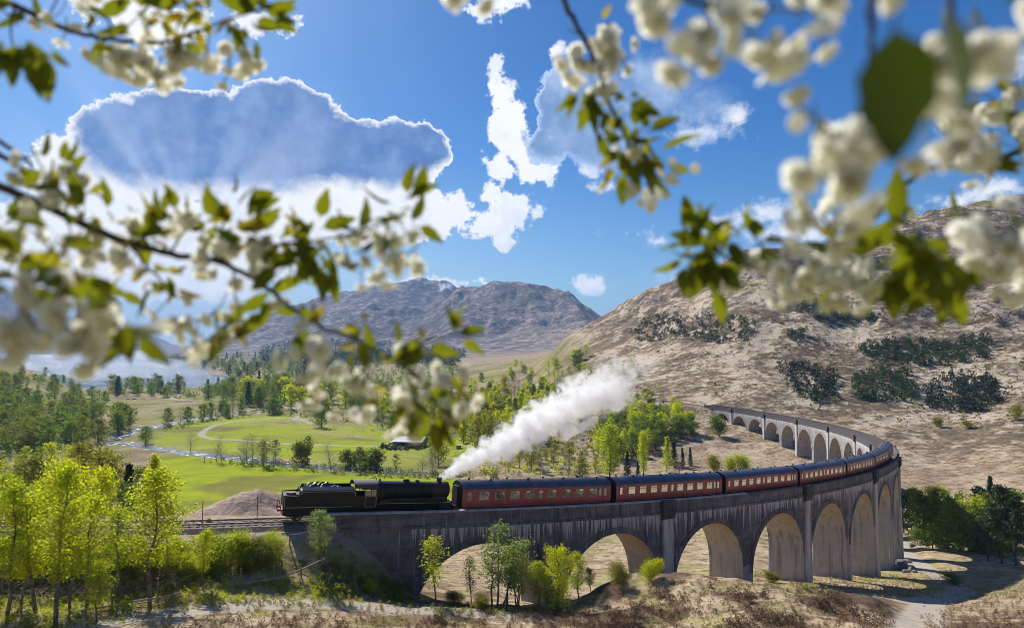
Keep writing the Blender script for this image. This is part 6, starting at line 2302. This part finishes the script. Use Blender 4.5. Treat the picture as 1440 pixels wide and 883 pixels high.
# farm shed
ph = hit(576, 627, 250)
dS = ph.y
mpx = dS / FPX
shed = empty("farm_shed", (ph.x, ph.y + 5, ground(ph.x, ph.y + 5)), (0, 0, -0.16), "low farm shed with a pale grey sheet roof behind a dark hedge", "shed")
sheet_m = simple("grey_sheet_roof", (0.42, 0.44, 0.50), (0.32, 0.34, 0.39), 0.8, 0.55)
dwall = simple("dark_shed_boarding", (0.06, 0.055, 0.05), (0.10, 0.09, 0.08), 2, 0.85)
hwid, hdep, eav, rid = 21 * mpx, 7.5, 3.0, 5.4
w_ = MB()
w_.box(-hwid, hwid, hdep - 0.15, hdep, 0, eav).box(hwid - 0.15, hwid, -hdep + 0.15, hdep - 0.151, 0, eav).box(-hwid, -hwid + 0.15, -hdep + 0.15, hdep - 0.151, 0, eav)
for x0_, x1_ in ((-hwid, -hwid * 0.45), (-0.2 * hwid, 0.3 * hwid), (0.55 * hwid, hwid)):
    w_.box(x0_ + 0.001, x1_, -hdep, -hdep + 0.149, 0, eav)
for x_ in (-hwid + 0.002, hwid - 0.152):
    w_.prism([(-hdep, eav + .001), (hdep, eav + .001), (0, rid - 0.1)], 'x', x_, x_ + 0.15)
w_.obj("shed_wall", dwall, shed)
for sg in (-1, 1):
    pts = [(sg * (hdep + 0.5), eav - 0.1), (0.0, rid), (0.0, rid + 0.1), (sg * (hdep + 0.5), eav)]
    MB().prism(pts, 'x', -hwid - 0.4, hwid + 0.4).obj("roof", sheet_m, shed)
MB().box(-hwid * 1.35, -hwid - 0.01, -hdep * 0.7, hdep * 0.5, 0, 2.2).obj("lean_to", simple("pale_render", (0.5, 0.48, 0.44), (0.4, 0.38, 0.35), 1, 0.9), shed)
hedge = [(p_.x, p_.y, rg.uniform(0.9, 1.5)) for u, v, p_, r__ in scatter_uv([(536, 627), (560, 630), (596, 628), (596, 632), (560, 634), (536, 632)], 90, 80, 250)]
clumps("hedge_foliage", hedge, needle_m, 22, 0.35, seed=81)
pc_ = hit(646, 631, 250)
cab_ = empty("field_hut", pc_, (0, 0, 0.3), "small dark hut with a flat roof at the meadow end right of the farm shed", "hut")
MB().box(-1.7, 1.7, -1.2, 1.2, 0, 2.1).obj("hut_wall", dwall, cab_)
MB().prism([(-1.9, 2.1), (1.9, 2.1), (1.9, 2.2), (-1.9, 2.45)], 'y', -1.4, 1.4).obj("hut_roof", sheet_m, cab_)
MB().box(-0.4, 0.4, -1.25, -1.201, 0.05, 1.9).obj("hut_door", wood_m, cab_)

# parked vehicles by the loch shore
carp = [((0.55, 0.56, 0.58), "pale parked car by the loch shore trees"), ((0.10, 0.11, 0.13), "dark parked car next to the pale one by the loch shore trees")]
for k, (c_, lab) in enumerate(carp):
    p_ = hit(181 + 8 * k, 562, 300)
    cpm = simple("car_paint", c_, tuple(0.8 * q for q in c_), 1, 0.35)
    e = empty("parked_car", p_, (0, 0, 0.2 + 0.3 * k), lab, "car", "cars parked by the loch")
    MB().prism([(-2.1, 0.35), (2.1, 0.35), (2.1, 0.85), (1.2, 0.95), (0.6, 1.45), (-1.4, 1.45), (-2.0, 0.95)], 'y', -0.85, 0.85).obj("body", cpm, e)
    MB().prism([(1.05, 0.98), (0.56, 1.40), (-1.34, 1.40), (-1.8, 0.98)], 'y', -0.86, 0.86).obj("window_band", under_m, e)
    for x_ in (-1.3, 1.3):
        for y_ in (-0.8, 0.8):
            MB().lathe([(-0.1, 0.32), (0.1, 0.32)], 'y', (x_, y_, 0.32), 12).obj("wheel", under_m, e)

# boulders and rubble at the foot of the tallest pier
stone_m = simple("grey_boulder", (0.20, 0.19, 0.20), (0.09, 0.085, 0.09), 2.0, 0.9, b=0.5)


def boulder(name, p, r_, seed, label, group):
    import bmesh
    bm = bmesh.new()
    bmesh.ops.create_icosphere(bm, subdivisions=2, radius=1)
    g_ = np.random.default_rng(seed)
    ax_ = g_.normal(0, 1, (7, 3))
    ax_ /= np.linalg.norm(ax_, axis=1)[:, None]
    for v in bm.verts:
        co_ = np.array(v.co)
        for a_ in ax_:
            s_ = co_ @ a_
            if s_ > 0.68:
                co_ = co_ - a_ * (s_ - 0.68)
        v.co = Vector(co_ * np.array([1.2, 0.9, 0.75]) * r_)
    me = bpy.data.meshes.new(name)
    bm.to_mesh(me)
    bm.free()
    me.materials.append(stone_m)
    o = add_obj(name, me, None, (p[0], p[1], p[2] + r_ * 0.25), (0, 0, seed))
    return tag(o, label, 'boulder', group)


blab = ["dark boulder pressed against the foot of the tallest pier", "largest pale topped boulder of the heap by the tallest pier", "boulder at the right end of the heap beside the access road",
        "small boulder in front of the heap by the tallest pier", "boulder on top of the heap by the tallest pier", "rock at the back of the heap by the tallest pier", "low rock between the heap and the access road"]
for k, (u, v, r_) in enumerate([(1262, 800, 1.1), (1271, 799, 1.5), (1282, 802, 1.1), (1274, 805, 0.7), (1268, 793, 1.3), (1276, 791, 1.0), (1287, 805, 0.6)]):
    p_ = hit(u, v, 80)
    boulder("boulder", p_, r_, 100 + k, blab[k], "boulders by the tallest pier")
boulder("boulder", hit(1283, 768, 80), 1.0, 120, "pale boulder at the roadside behind the last pier", "boulders by the access road")

# ------------------------------------------------------------------ cherry branches close to the camera
bl_m, N = new_mat("white_petals")
oi = N.node('ShaderNodeObjectInfo')
pc_ = N.mix(oi.outputs['Random'], (0.93, 0.92, 0.85), (0.88, 0.86, 0.74))
dd = pbsdf(N, pc_, 0.6, 0, None, 0.2)
tt = N.node('ShaderNodeBsdfTranslucent')
N.l.new(pc_, tt.inputs[0])
mx = N.node('ShaderNodeMixShader')
mx.inputs[0].default_value = 0.58
N.l.new(dd.outputs[0], mx.inputs[1])
N.l.new(tt.outputs[0], mx.inputs[2])
out(N, mx.outputs[0])
cl_m = leaf_mat("cherry_leaf", (0.12, 0.15, 0.014), (0.065, 0.095, 0.011), 0.46, (2.4, 2.0, 0.6))
yl_m = leaf_mat("young_cherry_leaf", (0.20, 0.22, 0.02), (0.22, 0.15, 0.03), 0.5, (2.0, 1.9, 0.7))
stalk_m = simple("green_stalk", (0.16, 0.20, 0.06), (0.13, 0.12, 0.05), 8, 0.7)
cbark = simple("cherry_bark", (0.075, 0.055, 0.048), (0.035, 0.026, 0.024), 30, 0.75, b=0.4)


def leaf_mesh(name, mat, L, Wd, bend, fold, seed):
    g_ = random.Random(seed)
    n = 7
    vs, fs = [], []
    for i in range(n + 1):
        t = i / n
        w = Wd * (math.sin(math.pi * min(1, t ** 0.8)) ** 0.85) * (1 - 0.25 * t) if 0 < i < n else 0.0004
        x_ = L * t
        z_ = -bend * L * t * t
        jag = 1 + 0.06 * (-1) ** i
        for s_ in (-1, 0, 1):
            vs.append((x_, s_ * w * jag, z_ + (abs(s_) * w * fold) + g_.uniform(-1, 1) * 0.0006))
    for i in range(n):
        for k in range(2):
            fs.append((i * 3 + k, i * 3 + k + 1, (i + 1) * 3 + k + 1, (i + 1) * 3 + k))
    m = MB().add(vs, fs)
    m.add([(-0.012, -0.0008, 0.004), (-0.012, 0.0008, 0.004), (0.002, 0.0008, 0), (0.002, -0.0008, 0)], [(0, 1, 2, 3)])
    return m.mesh(name, mat, 'all', fix=False)


def blossom_mesh(name, seed):
    g_ = random.Random(seed)
    m = MB()
    rings = ((6, 0.15, 0.017, 0.0085), (6, 0.6, 0.016, 0.008), (5, 1.05, 0.013, 0.007), (3, 1.4, 0.010, 0.005))
    if seed == 1:
        rings = ((5, 0.05, 0.021, 0.0095), (5, 0.45, 0.016, 0.007))
    elif seed == 2:
        rings = ((5, -0.1, 0.020, 0.009), (6, 0.35, 0.018, 0.008), (4, 0.9, 0.012, 0.006))
    for ring, (n, tilt, L, wd) in enumerate(rings):
        for k in range(n):
            a = 2 * math.pi * (k + 0.5 * ring) / n + g_.uniform(-0.2, 0.2)
            t = tilt + g_.uniform(-0.15, 0.15)
            rows = []
            for f, w_ in ((0.08, 0.25), (0.5, 0.95), (0.85, 0.9), (1.0, 0.35)):
                rad_, zz = L * f * math.cos(t), L * f * math.sin(t) + 0.003 * f * f
                row = []
                for s_ in (-1, 1):
                    px, py = rad_, s_ * wd * w_
                    row.append((px * math.cos(a) - py * math.sin(a), px * math.sin(a) + py * math.cos(a), zz + 0.002 * abs(s_) * (f - 0.5)))
                rows.append(row)
            b = [q for r__ in rows for q in r__]
            m.add(b, [(0, 1, 3, 2), (2, 3, 5, 4), (4, 5, 7, 6)])
    return m.mesh(name, bl_m, 'all', fix=False)


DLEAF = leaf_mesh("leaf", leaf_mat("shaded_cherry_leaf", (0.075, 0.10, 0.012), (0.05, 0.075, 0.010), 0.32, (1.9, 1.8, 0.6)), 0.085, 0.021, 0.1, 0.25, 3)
LEAF = [leaf_mesh("leaf", cl_m, 0.075, 0.019, 0.25, 0.35, 1), leaf_mesh("leaf", cl_m, 0.065, 0.016, 0.45, 0.5, 2), leaf_mesh("leaf", cl_m, 0.085, 0.021, 0.1, 0.25, 3)]
YLEAF = [leaf_mesh("leaf", yl_m, 0.05, 0.012, 0.3, 0.6, 4), leaf_mesh("leaf", yl_m, 0.042, 0.010, 0.5, 0.7, 5)]
BLOS = [blossom_mesh("blossom", k) for k in range(4)]
STK = MB().tube([(0, 0, 0), (0.004, 0.002, 0.018), (0, 0, 0.042)], 0.0011, 4).mesh("stalk", stalk_m)
bud = MB().lathe([(-0.004, 0.001), (0.0, 0.0055), (0.006, 0.0065), (0.011, 0.003), (0.012, 0.0005)], 'z', (0, 0, 0), 8).mesh("bud", bl_m, 'all')


def place(name, me, par, inv, P, dirn, scale, spin=None):
    """object whose local +X (leaf) or +Z (blossom) points along dirn"""
    q = dirn.to_track_quat('X' if name == 'leaf' else 'Z', 'Z' if name == 'leaf' else 'Y')
    if spin is None:
        spin = random.uniform(0, 6.28)
    ax_ = Vector((1, 0, 0)) if name == 'leaf' else Vector((0, 0, 1))
    from mathutils import Quaternion
    q = q @ Quaternion(ax_, spin)
    o = add_obj(name, me, par, P + inv, None, scale)
    o.rotation_mode = 'QUATERNION'
    o.rotation_quaternion = q
    return o


def cherry(label, twigs, leaves, blossoms, buds=()):
    """twigs: lists of (u, v, d, radius mm); leaves: (u, v, d, n, spread px, young share, hang); blossoms: (u, v, d, n, spread px)"""
    a0 = at(*twigs[0][0][:3])
    e = empty("cherry_branch", a0, (0, 0, 0), label, "cherry branch", "flowering cherry branches close to the camera")
    inv = -Vector(a0)
    for tw in twigs:
        P = dens([tuple(at(u, v, d)) + (r_,) for u, v, d, r_ in tw], 5)
        pts = [Vector(p[:3]) + inv + Vector([random.gauss(0, 0.0008) for _ in range(3)]) for p in P]
        MB().tube(pts, [max(0.0008, p[3] / 1000) for p in P], 7).obj("twig", cbark, e, smooth='all')
    for (u, v, d, n, sp, yng, hang) in leaves:
        c0 = at(u, v, d)
        for k in range(int(n * 1.35) if n > 1 else n):
            off = Vector((random.gauss(0, sp), random.gauss(0, sp * 0.7), random.gauss(0, sp))) * (d / FPX)
            P = c0 + off * 0.55
            dirn = (off.normalized() * 0.8 + Vector((random.gauss(0, .45), random.gauss(0, .35), random.gauss(0, .45) - hang))).normalized()
            me = random.choice(YLEAF if random.random() < yng else LEAF)
            place("leaf", me, e, inv, P, dirn, random.uniform(0.45, 0.75))
    for (u, v, d, n, sp) in blossoms:
        c0 = at(u, v, d)
        sp = sp * 1.2
        n = max(3, int(n * (0.50 if d > 0.8 else 0.40)))
        for k in range(n):
            off = Vector((random.gauss(0, sp), random.gauss(0, sp * 0.6), random.gauss(0, sp * 0.85))) * (d / FPX)
            P = c0 + off
            dirn = (off.normalized() + Vector((0, -0.3, -0.7))).normalized()
            o = place("blossom", random.choice(BLOS), e, inv, P, dirn, random.uniform(0.6, 0.98))
            if k % 2 == 0:
                place("stalk", STK, e, inv, P, (-dirn + Vector((0, 0, 0.6))).normalized(), random.uniform(0.8, 1.3))
    for (u, v, d, n, sp) in buds:
        c0 = at(u, v, d)
        for k in range(n):
            off = Vector((random.gauss(0, sp), random.gauss(0, sp * 0.6), random.gauss(0, sp))) * (d / FPX)
            place("bud", bud, e, inv, c0 + off, Vector((random.gauss(0, .3), 0, -1)).normalized(), random.uniform(0.8, 1.2))
    return e


D1 = 1.05
cherry("cherry branch reaching in from the top left corner with hanging dark leaves",
       [[(-60, -25, D1, 6), (20, 8, D1, 5), (62, 28, D1, 4.5), (110, 48, D1, 4), (160, 56, D1, 3.5), (225, 60, D1, 3), (262, 50, D1, 2.5), (320, 28, D1, 2), (372, 12, D1, 1.5)],
        [(160, 56, D1, 2), (150, 25, D1, 1.5), (120, 0, D1, 1)], [(225, 60, D1, 2), (240, 85, D1, 1.5), (250, 100, D1, 1)], [(20, 8, D1, 2), (15, 40, D1, 1.5), (20, 70, D1, 1.2)]],
       [(18, 70, 0.85, 5, 26, 0, 1.2), (58, 75, 0.85, 6, 22, 0, 1.2), (50, 15, D1, 5, 25, 0.1, 0.2), (145, 40, D1, 5, 20, 0.5, 0.3), (185, 20, D1, 4, 22, 0.6, 0), (225, 25, D1, 10, 26, 0.95, 0),
        (265, 15, D1, 12, 28, 0.95, 0), (305, 20, D1, 8, 24, 0.5, 0.3), (345, 30, D1, 8, 22, 0.1, 0.5), (372, 18, D1, 6, 20, 0, 0.1), (178, 80, D1, 4, 12, 0.7, 0.6), (270, 60, D1, 4, 14, 0.5, 0.9)],
       [(95, 22, D1, 12, 20), (135, 80, D1, 5, 9), (165, 95, D1, 12, 16), (195, 100, D1, 12, 15), (232, 100, D1, 12, 14), (228, 120, D1, 4, 7), (255, 85, D1, 8, 14), (295, 70, D1, 7, 14), (318, 95, D1, 9, 14), (335, 80, D1, 6, 12), (200, 50, D1, 6, 12)])
D2 = 1.0
cherry("long cherry branch sweeping in from the left edge across the loch",
       [[(-90, 235, D2, 7.5), (0, 263, D2, 7), (60, 288, D2, 6.5), (120, 316, D2, 6), (180, 341, D2, 5.5), (240, 357, D2, 5), (300, 367, D2, 4.5), (350, 388, D2, 4), (400, 425, D2, 3.5), (450, 458, D2, 3), (505, 480, D2, 2.5), (550, 506, D2, 2), (600, 540, D2, 1.5)],
        [(300, 367, D2, 3), (345, 345, D2, 2.6), (420, 342, D2, 2.2), (470, 334, D2, 1.8), (530, 318, D2, 1.4), (572, 296, D2, 1)], [(-40, 175, D2, 4), (0, 200, D2, 3.5), (46, 232, D2, 2.5)], [(-30, 200, D2, 5), (0, 218, D2, 4.5), (38, 240, D2, 3)],
        [(180, 341, D2, 2.5), (212, 380, D2, 2), (240, 405, D2, 1.4)], [(60, 288, D2, 2.5), (70, 255, D2, 2), (75, 225, D2, 1.4)], [(240, 357, D2, 2), (262, 320, D2, 1.6), (285, 300, D2, 1)], [(550, 506, D2, 1.5), (600, 480, D2, 1.2), (640, 470, D2, 1)]],
       [(70, 235, D2, 7, 22, 0.4, -0.3), (100, 270, D2, 7, 22, 0.3, 0), (20, 325, D2, 7, 24, 0.1, 0), (70, 340, 0.8, 7, 26, 0.2, 0.5), (140, 300, D2, 7, 22, 0.4, -0.2), (205, 325, D2, 12, 24, 0.6, -0.2), (235, 310, D2, 8, 20, 0.6, -0.3),
        (225, 395, D2, 9, 20, 0.4, 0.6), (335, 300, D2, 10, 24, 0.2, -0.2), (310, 320, D2, 10, 22, 0.6, 0), (350, 330, D2, 9, 20, 0.7, 0), (395, 330, D2, 9, 20, 0.7, 0), (410, 365, D2, 8, 18, 0.4, 0.9), (445, 325, D2, 8, 20, 0.2, -0.1), (455, 365, D2, 9, 18, 0, 1.0),
        (560, 290, D2, 5, 18, 0, -0.1), (575, 320, D2, 4, 15, 0, 0.6), (520, 320, D2, 5, 14, 0.1, 0.2), (440, 460, D2, 6, 18, 0.6, 0), (325, 455, D2, 7, 16, 0.3, 0.9), (375, 420, D2, 4, 16, 0.2, 0.3), (510, 485, D2, 7, 22, 0.5, 0.3), (560, 500, D2, 6, 20, 0.3, 0),
        (600, 485, D2, 6, 20, 0.1, 0), (640, 470, D2, 4, 12, 0.1, -0.3), (625, 545, D2, 7, 22, 0.4, 0.8), (585, 575, D2, 8, 18, 0.3, 1.0), (620, 585, D2, 6, 16, 0.2, 1.0), (150, 415, D2, 5, 16, 0.1, 0.2), (95, 400, 0.8, 5, 18, 0.5, 0.5), (180, 460, 0.8, 3, 10, 0, 0.8), (515, 560, D2, 5, 14, 0.9, 0.5)],
       [(45, 240, D2, 6, 12), (85, 250, D2, 8, 14), (80, 300, D2, 10, 18), (20, 370, D2, 12, 20), (110, 330, D2, 10, 18), (150, 350, D2, 12, 20), (120, 370, D2, 10, 18), (190, 365, D2, 10, 16), (250, 330, D2, 7, 14),
        (285, 365, D2, 12, 16), (310, 350, D2, 10, 14), (355, 355, D2, 9, 14), (320, 400, D2, 8, 14), (375, 380, D2, 7, 12), (240, 440, D2, 8, 14), (300, 470, D2, 10, 16), (275, 475, D2, 6, 10), (330, 440, D2, 7, 12), (390, 415, D2, 6, 10),
        (490, 345, D2, 10, 14), (520, 350, D2, 12, 16), (550, 360, D2, 10, 15), (555, 335, D2, 8, 12), (515, 380, D2, 8, 14), (570, 380, D2, 6, 8), (440, 500, 0.9, 12, 20), (425, 525, 0.9, 10, 18), (470, 540, D2, 10, 18), (540, 545, D2, 10, 18), (520, 590, D2, 8, 18),
        (570, 550, D2, 10, 18), (600, 545, D2, 10, 18), (632, 530, D2, 10, 16), (612, 595, D2, 6, 12), (645, 575, D2, 4, 8), (490, 575, D2, 8, 16)])
cherry("large blurred cherry blossom bunch hanging at the left over the loch",
       [[(-60, 395, 0.72, 4.5), (0, 388, 0.72, 4), (50, 396, 0.72, 3), (95, 408, 0.72, 2)]],
       [(95, 385, 0.72, 4, 18, 0.6, 0.4), (150, 415, 0.72, 4, 16, 0, 0.2), (185, 465, 0.72, 3, 10, 0, 0.9), (15, 420, 0.72, 3, 16, 0.7, 0.5), (35, 360, 0.72, 4, 20, 0.1, 0)],
       [(60, 430, 0.72, 14, 22), (100, 445, 0.72, 12, 20), (85, 470, 0.72, 11, 18), (120, 475, 0.72, 9, 16), (105, 508, 0.72, 9, 14), (145, 450, 0.72, 5, 10), (20, 460, 0.72, 10, 18), (10, 495, 0.72, 7, 12), (70, 390, 0.72, 10, 18), (40, 470, 0.72, 8, 18)])
D3 = 1.0
cherry("thin cherry twig hanging from the top centre of the sky",
       [[(775, -40, D3, 5), (800, 18, D3, 4.2), (818, 48, D3, 3.6), (838, 92, D3, 3.2), (856, 142, D3, 2.8), (876, 188, D3, 2.2), (900, 228, D3, 1.6), (935, 255, D3, 1)]],
       [(848, 28, D3, 1, 4, 1, -0.5), (815, 130, D3, 3, 8, 0.1, 1.2), (835, 135, D3, 3, 8, 0, 1.0), (885, 140, D3, 5, 14, 0.3, 0), (870, 160, D3, 5, 14, 0.3, 0.2), (870, 200, D3, 8, 20, 0.4, 0.2), (900, 190, D3, 8, 20, 0.3, 0), (885, 235, D3, 8, 18, 0.7, 0.6), (920, 215, D3, 6, 16, 0.3, 0), (860, 235, D3, 5, 14, 0.6, 0.5)],
       [(842, 65, D3, 10, 14), (815, 85, D3, 9, 12), (832, 108, D3, 8, 10), (865, 80, D3, 7, 10), (855, 60, D3, 6, 9), (868, 95, D3, 4, 7), (895, 215, D3, 6, 14)],
       [(905, 275, D3, 5, 10), (940, 252, D3, 6, 14), (925, 265, D3, 4, 10), (864, 120, D3, 2, 5), (850, 130, D3, 2, 5), (885, 262, D3, 4, 10)])
D4 = 0.5
cherry("very close blurred cherry spray at the top right with two broad hanging leaves",
       [[(1235, -60, D4, 3.5), (1226, 0, D4, 3), (1228, 45, D4, 2.4), (1224, 95, D4, 1.6)], [(900, -40, 0.55, 3), (990, 10, 0.55, 2.5), (1060, 20, 0.55, 2)], [(1330, -40, D4, 3), (1340, 40, D4, 2)]],
       [],
       [(985, 70, 0.55, 9, 26), (1030, 60, 0.55, 12, 34), (1080, 65, 0.55, 14, 36), (1130, 40, 0.55, 12, 34), (1060, 20, 0.55, 12, 40), (1160, 25, D4, 10, 34), (1380, 60, D4, 14, 45), (1330, 170, D4, 12, 38), (1310, 225, D4, 8, 28), (1400, 110, D4, 10, 32),
        (1360, 20, D4, 10, 36), (1340, 120, D4, 8, 30), (925, 10, 0.6, 6, 16), (945, 18, 0.6, 4, 12), (1165, 230, 0.52, 14, 28), (1190, 250, 0.52, 12, 28), (1200, 210, 0.52, 12, 26), (1175, 275, 0.52, 10, 24), (1420, 30, D4, 8, 30), (655, -4, 0.8, 5, 12)],
       [(958, 55, 0.5, 2, 5), (1122, 165, 0.5, 1, 2), (1035, 48, 0.5, 2, 5), (912, 5, 0.55, 3, 8)])
br = [o for o in bpy.data.objects if o.get('label', '').startswith("very close blurred")][0]
inv4 = -Vector(br.location)
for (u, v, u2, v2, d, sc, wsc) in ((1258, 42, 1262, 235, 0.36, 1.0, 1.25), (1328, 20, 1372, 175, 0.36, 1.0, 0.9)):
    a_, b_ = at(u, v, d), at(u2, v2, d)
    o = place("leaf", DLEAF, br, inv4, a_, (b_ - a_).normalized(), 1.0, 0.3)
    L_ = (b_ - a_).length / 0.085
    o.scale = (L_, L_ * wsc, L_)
D5 = 0.95
cherry("cherry branch at the right hanging in front of the hill ridge",
       [[(1480, 190, D5, 5), (1400, 225, D5, 4.5), (1312, 237, D5, 4), (1282, 252, D5, 3.8), (1252, 278, D5, 3.2), (1228, 310, D5, 2.6), (1190, 335, D5, 2.2), (1150, 345, D5, 1.8), (1118, 347, D5, 1.5), (1085, 355, D5, 1.2)],
        [(1252, 278, D5, 2.4), (1258, 320, D5, 2), (1300, 340, D5, 1.6), (1390, 320, D5, 1.4)], [(1085, 355, D5, 1.2), (1040, 362, D5, 1.2), (1000, 360, D5, 1)]],
       [(985, 350, D5, 12, 26, 0.1, -0.1), (1010, 375, D5, 10, 20, 0.1, 0.7), (1000, 335, D5, 8, 22, 0.1, -0.5), (1040, 335, D5, 5, 18, 0.2, -0.3), (965, 370, D5, 5, 16, 0.2, 0.4), (1070, 340, D5, 3, 12, 0.1, 0), (1110, 268, D5, 1, 3, 0, 0.1),
        (1245, 330, 0.75, 6, 18, 0, 0.9), (1275, 350, 0.75, 6, 20, 0, 0.5), (1300, 365, 0.8, 8, 22, 0.2, 0.8), (1335, 370, 0.8, 9, 22, 0.2, 0.8), (1320, 395, 0.8, 6, 14, 0.1, 1.2), (1260, 385, 0.75, 6, 16, 0, 1.0), (1355, 300, D5, 3, 12, 0.2, 0), (1255, 300, D5, 4, 12, 0.1, 0.6), (1185, 385, D5, 3, 10, 0, 1.0),
        (1405, 145, D5, 6, 20, 0.5, 0), (1390, 225, D5, 4, 12, 0, 0.9), (1420, 185, D5, 4, 18, 0, 0.2), (1180, 335, D5, 4, 16, 0.1, 0)],
       [(1170, 300, 0.75, 14, 26), (1200, 290, 0.75, 12, 22), (1150, 320, 0.75, 10, 20), (1180, 340, 0.75, 10, 20), (1140, 385, 0.85, 14, 22), (1175, 395, 0.85, 14, 22), (1210, 385, 0.85, 10, 18), (1160, 415, 0.85, 10, 18), (1205, 415, 0.85, 8, 14), (1125, 365, 0.85, 8, 14), (1050, 385, D5, 9, 16), (1065, 370, D5, 6, 12), (1095, 415, D5, 3, 8),
        (1385, 340, 0.75, 14, 24), (1420, 350, 0.75, 14, 24), (1400, 375, 0.75, 12, 20), (1430, 380, 0.75, 8, 16), (1365, 325, 0.75, 8, 14), (1400, 185, D5, 8, 14), (1365, 240, D5, 7, 12), (1425, 220, D5, 8, 14), (1435, 150, D5, 6, 12), (1385, 165, D5, 6, 12), (1415, 310, 0.75, 8, 20)])

hb_ = MB().box(-13000, 13000, -13000, 13000, zmin - 3, zmax + 12)
tag(hb_.obj("haze", hz), kind='stuff')
